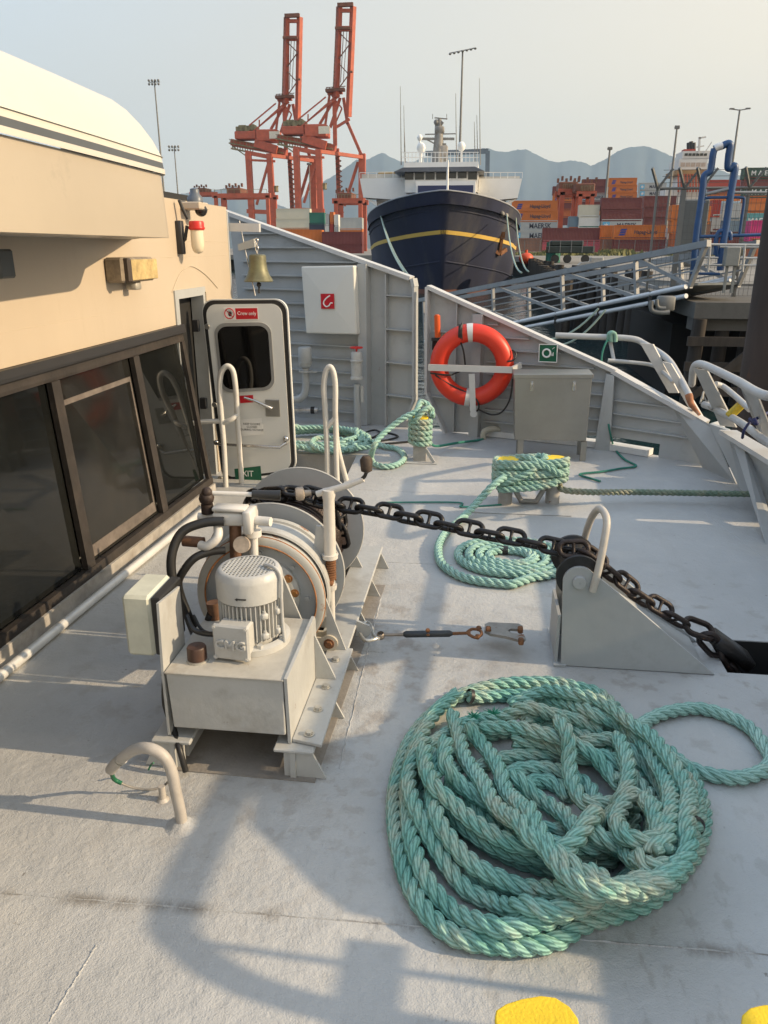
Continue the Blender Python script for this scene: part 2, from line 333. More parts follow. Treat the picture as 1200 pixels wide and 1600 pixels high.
DOORW = M('door_gelcoat', (.66, .66, .62), .33, 0, .04, 2, .0, 12, grime=.15)
YELLOW = M('yellow_paint', (.80, .55, .015), .55, 0, .1, 8, .6, 150, grime=.2, gcol=(.6, .38, .02))
RED = M('red_paint', (.55, .02, .015), .4, 0, .05)
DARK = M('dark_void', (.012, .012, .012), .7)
BLACK = M('black_paint', (.02, .02, .022), .5)
WHITE = M('white_paint', (.78, .78, .75), .45, 0, .04)
FRAMEB = M('window_frame', (.026, .021, .018), .6, 0, .45, 7, .5, 30, grime=.5, gcol=(.065, .05, .04), rscale=9)
# ---------------------------------------------------------------- SETTING
water_m = M('harbour_water', (.012, .03, .032), .12, 0, .2, .1, 0)
_t = water_m.node_tree; _n = _t.nodes.new('ShaderNodeTexNoise'); _n.inputs['Scale'].default_value = 1.6; _n.inputs['Detail'].default_value = 4
_tc = _t.nodes.new('ShaderNodeTexCoord'); _b = _t.nodes.new('ShaderNodeBump'); _b.inputs['Strength'].default_value = .6; _b.inputs['Distance'].default_value = .12
_t.links.new(_tc.outputs['Object'], _n.inputs[0]); _t.links.new(_n.outputs[0], _b.inputs['Height']); _t.links.new(_b.outputs[0], _t.nodes['Principled BSDF'].inputs['Normal'])
WZ = -1.9
def sheet(name, poly, z, mat, depth=0):
    m = MB(); P = [Vector((x, y, z)) for x, y in poly]
    if depth: m.prism(P, (0, 0, -depth))
    else: m.add(P, [tuple(range(len(P)))])
    return tag(m.build(name, mat), kind='structure')
sheet('water', [(-12000, -400), (12000, -400), (12000, 9500), (-12000, 9500)], WZ, water_m)
GZ = .5
ground_m = M('terminal_ground', (.20, .185, .16), .85, 0, .25, .08, .3, 2, grime=.4, gcol=(.13, .12, .10), rscale=.1)
sheet('ground', [(4.6, 36), (7, 27), (60, 24), (400, 10), (400, 900), (-700, 900), (-700, 125), (-40, 125), (0, 118), (6, 105), (5, 60)], GZ, ground_m, .7)
tag(sheet('bank', [(6.4, 37.5), (8.2, 29), (60, 26.5), (400, 12), (400, 898), (-698, 898), (-698, 127), (-40, 127), (0, 120), (7.6, 106), (6.8, 60)], GZ - .72, M('under_quay_dark', (.02, .018, .015), .8, 0, .4, .6, .8, 2), 5), kind='structure')  # near-black bank colour stands for the darkness under the quay slab
# deck of the ferry: one thick slab with a companionway well and a chain hatch cut in it
out = [(-3.2, -2.5), (2.15, -2.5), (2.15, 4.9), (2.22, 5.35), (1.95, 5.98), (1.12, 6.52), (-.43, 7.06), (-.5, 7.08), (-2.3, 7.62), (-3.2, 7.8)]
well = [(-1.46, 5.12), (-.93, 5.12), (-.96, 5.98), (-1.46, 5.98)]
hatch = [(1.03, 2.83), (1.62, 2.83), (1.62, 3.115), (1.03, 3.115)]
def slab(loops, z0, z1):
    m = MB(); V = [Vector((x, y, 0)) for l in loops for x, y in l]
    tri = tessellate_polygon([[Vector((x, y, 0)) for x, y in l] for l in loops])
    m.add([Vector((v.x, v.y, z0)) for v in V], tri); m.add([Vector((v.x, v.y, z1)) for v in V], [t[::-1] for t in tri])
    for l in loops:
        n = len(l)
        for i in range(n):
            a, b = l[i], l[(i + 1) % n]; m.add([(a[0], a[1], z0), (b[0], b[1], z0), (b[0], b[1], z1), (a[0], a[1], z1)], [(0, 1, 2, 3)])
    return m
tag(slab([out, well, hatch], 0, -1.2).build('deck', DECK), kind='structure')
m = MB(); m.box((-1.2, 5.55, -.75), (.75, 1.1, .02)); tag(m.build('well_floor', GREY), kind='structure')
m = MB(); m.add([(x, y, z) for z in (-.003, -.6) for x, y in ((1.034, 2.834), (1.616, 2.834), (1.616, 3.111), (1.034, 3.111))], [(0, 1, 5, 4), (1, 2, 6, 5), (2, 3, 7, 6), (3, 0, 4, 7), (4, 5, 6, 7)])
tag(m.build('hatch_dark_liner', DARK), kind='structure')  # liner added in near black so the hatch reads as deep shade
# weld seams and plate edges of the deck
def seam(a, b, r=.004):
    m = MB(); n = 60; a = Vector(a); b = Vector(b); pts = []
    for i in range(n + 1):
        p = a.lerp(b, i / n); pts.append(p + Vector((random.uniform(-.002, .002), random.uniform(-.002, .002), -.0002)))
    m.tube(pts, [r * random.uniform(.5, 1.2) for _ in pts], 6); return m
ms = MB()
for a, b in (((0, 1395), (1200, 1492)), ((150, 1478), (75, 1600)), ((545, 876), (880, 890)), ((510, 1012), (600, 1020)), ((560, 765), (770, 775)), ((595, 935), (530, 1200)), ((1100, 800), (1230, 900))):
    q = seam(pz(*a), pz(*b), .003); o = len(ms.v); ms.v += q.v; ms.f += [tuple(i + o for i in f) for f in q.f]; ms.sm += q.sm
ms.v = [Vector((v.x, v.y, v.z)) for v in ms.v]; tag(ms.build('deck_weld_seam', DECK), kind='structure')
# worn plate beside the winch and under it
m = MB(); m.prism([pz(275, 1203, .004), pz(492, 1222, .004), pz(602, 914, .004), pz(350, 905, .004)], (0, 0, -.003))
tag(m.build('deck_plate', M('worn_deck_plate', (.26, .24, .215), .6, 0, .2, 5, .5, 90, rust=.12, rscale=14, rcol=(.14, .09, .06), grime=.5, gcol=(.16, .13, .10))), kind='structure')
m = MB(); m.prism([pz(742, 782, .006), pz(738, 800, .006), pz(893, 806, .006), pz(890, 784, .006)], (0, 0, -.004)); tag(m.build('bollard_base_plate', DECK), kind='structure')
# ---------------------------------------------------------------- CABIN
XW = -1.92
cab = thing('ferry_cabin', 'cream painted cabin side with dark raked windows along the left of the deck', 'cabin', (-2.4, 4, 0))
WT = 1.135                                          # top of the window band
P = [(-1.80, .075), (XW, WT)]
def wx(z): return P[0][0] + (P[1][0] - P[0][0]) * (z - P[0][1]) / (P[1][1] - P[0][1])
Y0, Y1 = -1.2, 4.86
# upper wall above the windows with the doorway gap, then the wall on to the bulwark corner
m = MB()
def wall(y0, y1, z0, z1, x=XW, t=.06): m.box((x - t / 2, (y0 + y1) / 2, (z0 + z1) / 2), (t, y1 - y0, z1 - z0))
wall(Y0, 4.80, WT, 1.885); wall(4.80, 5.36, 1.345, 1.885); wall(5.36, 5.97, -.0, 1.885)
q = px(290, 313, XW); q2 = px(357, 331, XW)
m.prism([(XW, 4.6, 2.0), (XW, 5.97, 2.0), (XW, 5.97, q2.z), (XW, q.y, 2.0)], (-.06, 0, 0)) if 0 else None
m.build('wall', CABIN, cab)
m = MB(); m.prism([(XW + .0015, 5.965, .1), (XW + .0015, 5.965, 1.86), (-2.32, 6.15, 1.93), (-2.32, 6.15, .1)], (0, .03, 0)); m.build('corner_plate', GREY, cab)
# weld lines on the wall
m = MB()
for z, y0, y1 in ((1.275, -1, 4.79), (1.545, 2, 5.9), (1.64, 5.0, 5.95)):
    m.tube([(XW - .0004, y0 + (y1 - y0) * i / 60, z + random.uniform(-.0015, .0015)) for i in range(61)], [.0018 * random.uniform(.5, 1.3) for _ in range(61)], 5)
m.build('weld_line', CABIN, cab)
# roof behind
m = MB(); m.box((-3.02, 2.2, 1.86), (2.12, 7.4, .04)); m.build('roof', CABINW, cab)
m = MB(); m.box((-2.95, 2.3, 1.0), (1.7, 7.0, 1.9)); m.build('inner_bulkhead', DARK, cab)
# window band: frames and panes on the raked plane
def rk(y, z, d=0): return Vector((wx(z) + (-.045 + (y - 3.5) * .04) * (WT - z) / (WT - .075) + d, y, z))
def wbar(m, y0, z0, y1, z1, wd, th, d=0): m.bar(rk(y0, z0, d), rk(y1, z1, d), th, wd, up=(1, 0, .13)) if 0 else m.prism([rk(y0 - (wd / 2 if z0 != z1 else 0), z0 - (0 if z0 != z1 else wd / 2), d), rk(y0 + (wd / 2 if z0 != z1 else 0), z0 + (0 if z0 != z1 else wd / 2) * (-1 if z0 == z1 else 1), d), rk(y1 + (wd / 2 if z0 != z1 else 0), z1 + (0 if z0 != z1 else wd / 2) * 1, d), rk(y1 - (wd / 2 if z0 != z1 else 0), z1 - (0 if z0 != z1 else -wd / 2) * 1, d)], (th, 0, 0))
def rect(m, y0, y1, z0, z1, d, th): m.prism([rk(y0, z0, d), rk(y1, z0, d), rk(y1, z1, d), rk(y0, z1, d)], (th, 0, 0))
GLASS = M('smoked_glass', (.008, .009, .009), .05, 0, .35, 1.5, .03, 3, spec=.32, grime=.55, gcol=(.017, .017, .015), rscale=1.2)
GLASS2 = M('smoked_glass_hazed', (.014, .014, .013), .09, 0, .3, 2.5, .03, 3, spec=.35, grime=.7, gcol=(.03, .028, .024), rscale=3)
m = MB(); rect(m, Y0, Y1, WT - .05, WT - .001, .004, .03); m.build('top_channel', BLACK, cab)
m = MB(); rect(m, Y0, Y1, WT - .105, WT - .052, -.012, .022); rect(m, Y0, Y1, .075, .12, -.012, .03); rect(m, Y1 - .05, Y1, .121, WT - .106, -.012, .025); m.build('window_frame', FRAMEB, cab)
mull = [1.15, 2.28, 3.27, 4.12]
for y in mull: m = MB(); rect(m, y - .035, y + .035, .121, WT - .106, -.012, .028); m.build('mullion', FRAMEB, cab)
ys = [Y0] + mull + [Y1 - .05]
for i in range(len(ys) - 1):
    a, b = ys[i] + (.036 if i else 0), ys[i + 1] - (.036 if i < len(ys) - 2 else .001)
    m = MB(); rect(m, a, b, .121, WT - .106, -.03, .01); o = m.build('window_pane', GLASS2 if i == 3 else GLASS, cab)
    if i == 3:
        m = MB()
        rect(m, a + .02, b - .02, .90, .925, -.019, .004); rect(m, a + .02, a + .035, .2, .90, -.019, .004); rect(m, b - .035, b - .02, .2, .90, -.019, .004); rect(m, a + .05, b - .02, .14, .2, -.019, .004)
        m.build('sealant_smear', M('sealant', (.13, .11, .095), .7, 0, .4, 10, .5, 20, grime=.5, gcol=(.09, .07, .06), rscale=8), o)
m = MB(); m.prism([rk(Y0, .074, -.03), rk(Y1, .074, -.03), rk(Y1, .074, .03), rk(Y0, .074, .03)], (0, 0, -.072)); m.build('sill', M('sill_paint', (.36, .34, .31), .5, 0, .3, 8, .3, 30, rust=.2, rscale=8, grime=.5, gcol=(.2, .15, .11)), cab)
pp = [pz(-60, 1103, .03), pz(0, 1056, .03), pz(160, 925, .03), pz(318, 797, .03), pz(326, 788, .03)]
m = MB(); m.tube(smooth_path(pp, 6), .021, 12); pipe = m.build('deck_pipe', M('pipe_paint', (.62, .62, .60), .38, .2, .15, 5, .1, 40, rust=.12, rscale=10, grime=.4))
tag(pipe, 'long pale pipe running on the deck along the foot of the dark cabin windows', 'pipe')
# overhang (wheelhouse side) above the windows
def over_x(y):                                       # plan of the overhang
    if y < 3.1: return -1.40
    return -1.40 - .012 * (y - 3.1)
ov = thing('wheelhouse_overhang', 'big cream and white wheelhouse side with a dark stripe, jutting out top left', 'superstructure', (-2, 2.5, 1.64))
plan = [(-1.36, -1.5), (-1.36, 2.1), (-1.385, 2.9), (-1.41, 3.5)]
cx, cy, rr = -1.55, 3.5, .14
plan += [(cx + rr * math.cos(a) , cy + rr * 1.1 * math.sin(a)) for a in [R(d) for d in range(10, 70, 10)]]
plan += [(-1.62, 3.70), (-1.78, 4.02), (-2.0, 4.42), (-2.3, 4.6)]
def band(z0, z1, i0, i1, mat, name, d=0):            # skin between two levels, inset amounts i0,i1
    m = MB(); n = len(plan); c = Vector((-3.4, 1.0, 0))
    def at(i, z, ins):
        p = Vector((plan[i][0], plan[i][1], z)); k = max(0, min(1, (p.y - 2.9) / 1.0)); return p - Vector((ins, ins * k, 0))
    vs = [at(i, z0, i0) for i in range(n)] + [at(i, z1, i1) for i in range(n)]
    m.add(vs, [(i, i + 1, n + i + 1, n + i) for i in range(n - 1)], True); return m.build(name, mat, ov)
band(1.642, 1.905, 0, .01, OVERP, 'lower_panel')
m = MB(); pl2 = [Vector((x, y, 1.6425)) for x, y in plan] + [Vector((-3.4, 4.6, 1.6425)), Vector((-3.4, -1.5, 1.6425))]; m.add(pl2, [tuple(range(len(pl2)))]); m.build('soffit', M('soffit_paint', (.30, .30, .29), .35, 0, .1, 2, .1, 20), ov)
band(1.905, 1.925, -.006, -.006, CABINW, 'white_rim'); 
band(1.925, 1.951, -.003, .000, M('stripe_paint', (.075, .085, .095), .5, 0, .1, 4), 'dark_stripe'); band(1.951, 1.975, .0, .003, CABINW, 'white_panel')
band(1.975, 1.979, -.003, .002, M('trim_bead', (.55, .53, .42), .5), 'trim_bead'); 
mw = MB(); n = len(plan); VV = []
for z_, ins in ((1.979, .003), (2.04, .03), (2.10, .068), (2.15, .11), (2.185, .155), (2.203, .20), (2.21, .24)):
    for p in plan: k = max(0, min(1, (p[1] - 2.9) / 1.0)); VV.append(Vector((p[0] - ins, p[1] - ins * k, z_)))
mw.add(VV, [(j * n + i, j * n + i + 1, (j + 1) * n + i + 1, (j + 1) * n + i) for j in range(6) for i in range(n - 1)], True); mw.build('white_panel', CABINW, ov)

m = MB(); pl3 = []
n = len(plan)
for i in range(n):
    p = Vector((plan[i][0], plan[i][1], 2.21)); k = max(0, min(1, (p.y - 2.9) / 1.0)); pl3.append(p - Vector((.24, .24 * k, 0)))
pl3 += [Vector((-3.6, 4.36, 2.21)), Vector((-3.6, -1.5, 2.21))]; m.add(pl3, [tuple(range(len(pl3)))]); m.build('top', CABINW, ov)
# floodlight under the overhang
fl = thing('floodlight', 'weathered rectangular floodlight with ribbed yellowed lens under the overhang', 'floodlight', px(218, 420, XW))
A = px(172, 446, XW + .02); B = px(258, 436, XW + .02)
fc = (px(215, 421, XW + .09)); m = MB(); m.box((XW + .05, fc.y, fc.z), (.10, .40, .125), bev=.012); m.build('housing', M('lamp_housing', (.22, .18, .13), .6, 0, .4, 20, .3, 60, rust=.2, grime=.5), fl)
m = MB()
for i in range(17): m.box((XW + .112, fc.y - .13 + i * .0195, fc.z), (.022, .014, .105), bev=.004)
m.build('ribbed_lens', M('yellowed_lens', (.55, .42, .20), .25, 0, .35, 12, .1, 60, grime=.5, gcol=(.25, .15, .06), rscale=8), fl)
m = MB(); m.box((XW + .11, fc.y - .165, fc.z), (.035, .04, .12), bev=.008); m.build('clip', M('lamp_clip', (.06, .045, .035), .6), fl)
m = MB(); m.box((XW + .05, fc.y + .02, fc.z - .085), (.06, .07, .04), bev=.006); m.tube([(XW + .03, fc.y + .05, fc.z - .07), (XW + .03, fc.y + .13, fc.z - .09), (XW + .02, fc.y + .17, fc.z - .06)], .006, 6); m.build('bracket', M('lamp_bracket', (.4, .38, .33), .5, .2, .2, 10), fl)
# small grey box at the left edge
c0 = px(2, 412, XW + .03); m = MB(); m.box((XW + .035, c0.y - .02, c0.z), (.07, .10, .11), bev=.008); tag(m.build('junction_box', M('box_grey', (.08, .09, .09), .5)), 'small dark grey junction box on the shaded cabin wall at the left edge', 'junction box')
# beacon lamp
b0 = px(308, 366, -1.80); bl = thing('signal_lamp', 'round glass signal lamp with a bright red cap on the cabin wall', 'lamp', b0)
m = MB(); m.turn([(0, .078), (.042, .078), (.047, .068), (.047, .026), (.040, .024)], b0, seg=24); m.turn([(.050, .042), (.052, .036), (.050, .030)], b0); m.build('red_cap', RED, bl)
m = MB(); m.lathe([(.039, .024), (.041, 0), (.041, -.07), (.035, -.095), (.022, -.112), (0, -.118)], b0, seg=24); m.build('glass_globe', M('frosted_glass', (.72, .62, .45), .15, 0, .1, 6, spec=.6), bl)
m = MB(); m.tube([b0 + Vector((-.05, -.01, .09)), b0 + Vector((-.075, -.03, .16)), b0 + Vector((-.085, -.04, .2))], .011, 8); m.tube([b0 + Vector((-.05, -.03, .05)), b0 + Vector((-.07, -.03, -.03)), b0 + Vector((-.1, -.02, -.05))], .011, 8); m.box((XW + .02, b0.y - .03, b0.z - .02), (.04, .05, .2), bev=.005); m.build('conduit', BLACK, bl)
# camera on bracket
k0 = px(312, 322, -1.82); kc = thing('security_camera', 'small dome camera on a cream bracket at the top of the cabin wall', 'camera', k0)
m = MB(); m.box(k0 + Vector((-.04, 0, .0)), (.14, .17, .045), bev=.006); m.build('mount', CABIN, kc)
m = MB(); m.ball(k0 + Vector((.0, .02, -.024)), .04, 16); m.build('dome', M('dome_black', (.02, .02, .02), .15), kc)
m = MB(); m.turn([(.05, .022), (.05, .05), (.03, .07), (.028, .10), (0, .11)], k0 + Vector((-.02, -.02, 0)), seg=16); m.build('cap', M('cap_grey', (.10, .12, .15), .4), kc)
# ---------------------------------------------------------------- DOORWAY AND OPEN DOOR
fr = thing('doorway', 'dark rounded doorway in the cabin wall behind the open crew door', 'doorway', (XW, 5.08, 0))
m = MB()
for y0, y1, z0, z1 in ((4.80, 4.86, 0, 1.345), (5.31, 5.36, 0, 1.345), (4.86, 5.31, 1.29, 1.345)): m.box((XW - .035, (y0 + y1) / 2, (z0 + z1) / 2), (.09, y1 - y0, z1 - z0))
m.build('door_frame', GREY, fr)
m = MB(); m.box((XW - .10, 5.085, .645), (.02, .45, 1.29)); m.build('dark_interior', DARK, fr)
m = MB(); m.box((XW + .012, 5.355, .66), (.012, .012, 1.3)); m.build('edge_trim', CABIN, fr)
DY = 5.22
BLc = py(347, 752, DY); BRc = py(463, 738, DY); TLc = py(313, 468, DY); TRc = py(448, 467, DY)
def dmap(u, v, d=0):
    return BLc.lerp(BRc, u).lerp(TLc.lerp(TRc, u), v) + Vector((0, -d, 0))
def rrect(w0, w1, h0, h1, ru, rv, n=6):
    o = []
    for cx_, cy_, a0 in ((w1 - ru, h1 - rv, 0), (w0 + ru, h1 - rv, 90), (w0 + ru, h0 + rv, 180), (w1 - ru, h0 + rv, 270)):
        for i in range(n + 1):
            a = R(a0 + 90 * i / n); o.append((cx_ + ru * math.cos(a), cy_ + rv * math.sin(a)))
    return o
dr = thing('crew_door', 'white weathertight door standing open, with a black window and red crew only sign', 'door', (BLc + BRc) / 2)
def dpris(uv, d0, d1, mat, name, parent=dr):
    m = MB(); m.prism([dmap(u, v, d0) for u, v in uv], (0, -(d1 - d0), 0)); return m.build(name, mat, parent)
dpris(rrect(0, 1, 0, 1, .14, .07), -.035, -.004, DOORW, 'door_shell')
dpris(rrect(.012, .988, .005, .995, .14, .07), -.004, .003, RUB, 'rubber_seal')
dpris(rrect(.055, .94, .02, .975, .12, .06), .003, .010, DOORW, 'door_panel')
du = lambda x, y: (0, 0)
def dinv(x, y):                                      # photo point on the door -> (u, v)
    p = py(x, y, DY); v = (p.z - BLc.z) / (TLc.z - BLc.z)
    for _ in range(4):
        a = BLc.lerp(TLc, v); b = BRc.lerp(TRc, v); u = (p.x - a.x) / (b.x - a.x); zb = BLc.z + (BRc.z - BLc.z) * u; zt = TLc.z + (TRc.z - TLc.z) * u; v = (p.z - zb) / (zt - zb)
    return u, v
def quad_uv(c): return [dinv(*p) for p in c]
u0, v0 = dinv(343, 614); u1, v1 = dinv(421, 503)
dpris(rrect(u0 + .03, u1 + .02, v0, v1, .14, .06), .010, .018, M('window_rim', (.30, .30, .29), .4, .3, .1, 8), 'window_rim')
dpris(rrect(u0 + .065, u1 - .015, v0 + .018, v1 - .018, .12, .05), .018, .0195, M('black_glass', (.004, .004, .004), .06), 'window_pane')
TF = R(90)
def drot(): return (R(90), 0, 0)
def plate(c0, c1, mat, name, d=.012, t=.0015):
    a = dinv(*c0); b = dinv(*c1); return dpris([(a[0], b[1]), (b[0], b[1]), (b[0], a[1]), (a[0], a[1])], d, d + t, mat, name)
SIGNR = M('sign_red', (.50, .01, .02), .4, 0, .03); SIGNW = M('sign_white', (.75, .74, .70), .4, 0, .03); SIGNG = M('sign_green', (.005, .10, .05), .4, 0, .05); INK = M('sign_ink', (.03, .03, .03), .5)
plate((350, 480), (405, 499.5), SIGNW, 'sign_plate'); plate((368.5, 481.5), (404, 498), SIGNR, 'crew_sign', .0136)
def dpt(x, y, d): a = dinv(x, y); return dmap(a[0], a[1], d)
text('Crew only', WHITE, dr, dpt(386.5, 489.5, .0162), .035, drot(), sx=.88)
c = dpt(359.5, 489.7, .0145); m = MB()
m.tube([c + Vector((.033 * math.cos(a), 0, .033 * math.sin(a))) for a in [2 * math.pi * i / 24 for i in range(24)]], .0035, 6, closed=True); m.bar(c + Vector((-.023, 0, .023)), c + Vector((.023, 0, -.023)), .004, .004); m.build('prohibition_ring', SIGNR, dr)
m = MB(); m.ball(c + Vector((.003, .001, -.004)), .013, 10, (1, .15, 1.2))
for i in range(4): m.bar(c + Vector((-.006 + i * .006, 0, .006)), c + Vector((-.010 + i * .0075, 0, .022 - abs(i - 1.5) * .003)), .0035, .003)
m.bar(c + Vector((.012, 0, -.002)), c + Vector((.02, 0, .008)), .0035, .003); m.build('hand_symbol', INK, dr)
plate((375, 618), (397, 628), SIGNR, 'red_label'); text('PUSH - PULL', WHITE, dr, dpt(386, 623, .0145), .014, drot()) if 0 else None
plate((377, 655), (412, 678), SIGNW, 'notice'); text('KEEP DOORS\nCLOSED\nDURING VOYAGE', INK, dr, dpt(394.5, 666.5, .0142), .021, drot(), ext=.0004)
plate((367, 732), (410, 753), SIGNG, 'exit_sign'); text('EXIT', WHITE, dr, dpt(385, 739.5, .0145), .062, drot(), sx=.9); text('EMERGENCY ESCAPE', WHITE, dr, dpt(388, 750.5, .0145), .0135, drot()) if 0 else None
m = MB(); m.box(dpt(427, 637, .014), (.105, .008, .12), bev=.003); m.build('lever_plate', STEEL, dr)
m = MB(); k = dpt(426, 637, .03); m.tube([k + Vector((0, .016, 0)), k, k + Vector((-.12, -.01, .055)), k + Vector((-.19, -.01, .075))], [.012, .012, .009, .008], 10); m.build('lever_handle', CHROME, dr)
m = MB(); m.tube([dpt(340, 690, .04), dpt(346, 691, .055), dpt(395, 694, .055), dpt(440, 696, .055), dpt(449, 690, .03)], .011, 10); m.ball(dpt(448, 684, .03), .022, 12); m.ball(dpt(340, 690, .03), .02, 12); m.build('grab_bar', CHROME, dr)
for (x, y) in ((324.5, 510), (336, 632), (345, 747)):
    m = MB(); m.turn([(0, .008), (.017, .008), (.02, .003), (.02, 0)], dpt(x, y, .010), (0, -1, 0), 16); m.build('bolt', STEEL, dr)
for (x, y) in ((306, 509), (318, 630)):
    m = MB(); m.box(dpt(x, y, .0), (.05, .03, .08), bev=.006); m.build('hinge', BLACK, dr)
# ---------------------------------------------------------------- BULWARKS
def vplane(A, B):
    d = (Vector((B[0] - A[0], B[1] - A[1], 0))).normalized(); n = Vector((d.y, -d.x, 0))        # n points inboard (towards -Y)
    return d, n
LA, LB = (-2.32, 7.58), (-.50, 7.02)
def bp(x, y, A, B, off=0):
    d, n = vplane(A, B); return pv(x, y, (A[0] + n.x * off, A[1] + n.y * off), (B[0] + n.x * off, B[1] + n.y * off))
bw = thing('bulwark', 'grey ribbed steel bulwark at the far side, left of the narrow gap', 'bulwark', (-1.4, 7.3, 0))
d, n = vplane(LA, LB)
tA = bp(357, 329, LA, LB); tB = bp(648, 435, LA, LB); tC = bp(650.5, 448, LA, LB)
lo = [Vector((LA[0], LA[1], 0.0)), Vector((LB[0], LB[1], 0.0))]
bl_ = bp(638, 655, LA, LB); bm_ = bp(650, 625, LA, LB)
m = MB(); m.prism([lo[0], Vector((bl_.x, bl_.y, 0)), bm_, tC, tB, tA], -n * .012); m.build('plate', GREY, bw)
m = MB()                                            # cap rail
m.bar(tA + n * .02 - d * .1 + Vector((0, 0, .01)) , tB + n * .02 - d * .02, .11, .035); m.build('cap_rail', M('cap_rail_paint', (.50, .50, .49), .42, 0, .08, 4, .1, 40, rust=.08, grime=.2), bw)
m = MB(); m.bar(tB + n * .03, tC + n * .03, .03, .10, up=n); m.bar(tC + n * .03, bm_ + n * .03, .02, .10, up=n) ; m.bar(bm_ + n * .03, bl_ + n * .03, .02, .10, up=n); m.build('end_flange', GREY, bw)
m = MB()
zt = lambda s: tA.z + (tB.z - tA.z) * ((s - (tA - lo[0]).dot(d)) / ((tB - tA).dot(d)))
def alongL(s, z, off=0): return lo[0] + d * s + n * off + Vector((0, 0, z))
sP = (bp(574, 640, LA, LB) - lo[0]).dot(d)
for i in range(14):
    z = .10 + i * .125
    s1 = sP - .05
    if z > zt(s1) - .05:
        s1 = (z - tA.z) / (tB.z - tA.z) * ((tB - tA).dot(d)) + (tA - lo[0]).dot(d) - .12
    if s1 < .2: continue
    m.bar(alongL(.02, z, .022), alongL(s1, z, .022), .044, .012)
m.build('stiffener', GREY, bw)
m = MB(); s = sP; m.box(alongL(s, zt(s) / 2 - .01, .05), (.085, .10, zt(s) - .03), math.atan2(d.y, d.x)); m.build('post', GREY, bw)
m = MB(); s = (bp(606, 600, LA, LB) - lo[0]).dot(d); m.box(alongL(s, zt(s) / 2 - .02, .03), (.012, .06, zt(s) - .05), math.atan2(d.y, d.x))
s2 = (bp(650, 600, LA, LB) - lo[0]).dot(d)
for y in (461, 514, 566, 617): z = bp(625, y, LA, LB).z; m.bar(alongL(s, z, .03), alongL(s2, z - .01, .03), .06, .010)
m.build('ladder_frame', GREY, bw)
# right bulwark, two flats
RA, RB = (-.43, 6.98), (1.10, 6.46); RC = (1.80, 5.97)
d2, n2 = vplane(RA, RB); d3, n3 = vplane(RB, RC)
bw2 = thing('bulwark', 'grey steel bulwark right of the gap, sloping down to the right behind the orange ring', 'bulwark', (.4, 6.8, 0))
r0 = bp(671, 448, RA, RB); r1 = bp(944, 578, RA, RB); rb = bp(670, 612, RA, RB); rb2 = bp(700, 678, RA, RB)
kink = Vector((RB[0], RB[1], 0)); kt = pv(944, 576, (RB[0], RB[1] - .5), (RB[0], RB[1] + .5)); kt = Vector((RB[0], RB[1], r1.z))
m = MB(); SC0 = .11
w0 = Vector((rb2.x, rb2.y, 0)); m.prism([w0, Vector((RB[0], RB[1], 0)) + Vector((0, 0, SC0)) , kt, r0, rb], -n2 * .012)
C3 = Vector((RC[0] + .03, RC[1] + .02, 0)); c3t = pv(1106, 660, (RB[0] + n3.x * -0., RB[1]), (RC[0], RC[1])); c3t = Vector((c3t.x, c3t.y, c3t.z))
ks = kink.lerp(C3, .5); m.prism([Vector((RB[0], RB[1], SC0)), ks + Vector((0, 0, SC0)), ks, C3, c3t, kt], -n3 * .012); m.build('plate', GREY, bw2)
CAPM = MC['cap_rail_paint']
m = MB(); m.bar(r0 + n2 * .02, kt + n2 * .02 + d2 * .01, .10, .032); m.bar(kt + n3 * .02, c3t + n3 * .02, .10, .032); m.bar(r0 + n2 * .03, rb + n2 * .03, .025, .09, up=n2); m.bar(rb + n2 * .03, rb2 + n2 * .03, .02, .09, up=n2); m.build('cap_rail', CAPM, bw2)
def topz(P_): 
    q = (P_ - r0).dot(d2) / ((kt - r0).dot(d2)); return r0.z + (kt.z - r0.z) * q
lo2 = Vector((RA[0], RA[1], 0)); m = MB()
def alR(s, z, off=0): return lo2 + d2 * s + n2 * off + Vector((0, 0, z))
def sR(x, y): return (bp(x, y, RA, RB) - lo2).dot(d2)
sv = sR(716, 500); m.box(alR(sv, topz(alR(sv, 0)) / 2, .025), (.010, .05, topz(alR(sv, 0)) - .04), math.atan2(d2.y, d2.x))
for y in (517, 619): z = bp(690, y, RA, RB).z; m.bar(alR(.03, z, .025), alR(sv, z - .01, .025), .05, .010)
s9 = (kink - lo2).dot(d2)
for i in range(10):
    z = .14 + i * .105; s1 = s9
    tz = r0.z + (kt.z - r0.z) * ((s9 - (r0 - lo2).dot(d2)) / ((kt - r0).dot(d2)))
    if z > tz - .04: s1 = (z + .05 - r0.z) / (kt.z - r0.z) * ((kt - r0).dot(d2)) + (r0 - lo2).dot(d2)
    if s1 < .6: continue
    m.bar(alR(sR(760, 600), z, .02), alR(s1, z, .02), .04, .010)
for z in (.2, .31, .42): m.bar(kink + n3 * .02 + Vector((0, 0, z)), C3 + n3 * .02 - d3 * (.1 + .55 * max(0, z - .25) ) + Vector((0, 0, z)), .04, .010)
m.build('stiffener', GREY, bw2)
m = MB(); sp = sR(747, 600); m.box(alR(sp, topz(alR(sp, 0)) / 2 - .02, .045), (.085, .09, topz(alR(sp, 0)) - .02), math.atan2(d2.y, d2.x)); m.build('post', GREY, bw2)
m = MB(); a = kink + n2 * .05 + Vector((-.03, -.0, 0)); m.prism([a + Vector((-.07, 0, 0)), a + Vector((.05, -.03, 0)), a + Vector((.03, -.03, tz - .03)), a + Vector((-.03, 0, tz - .02))], n2 * -.04); m.build('web_frame', GREY, bw2)
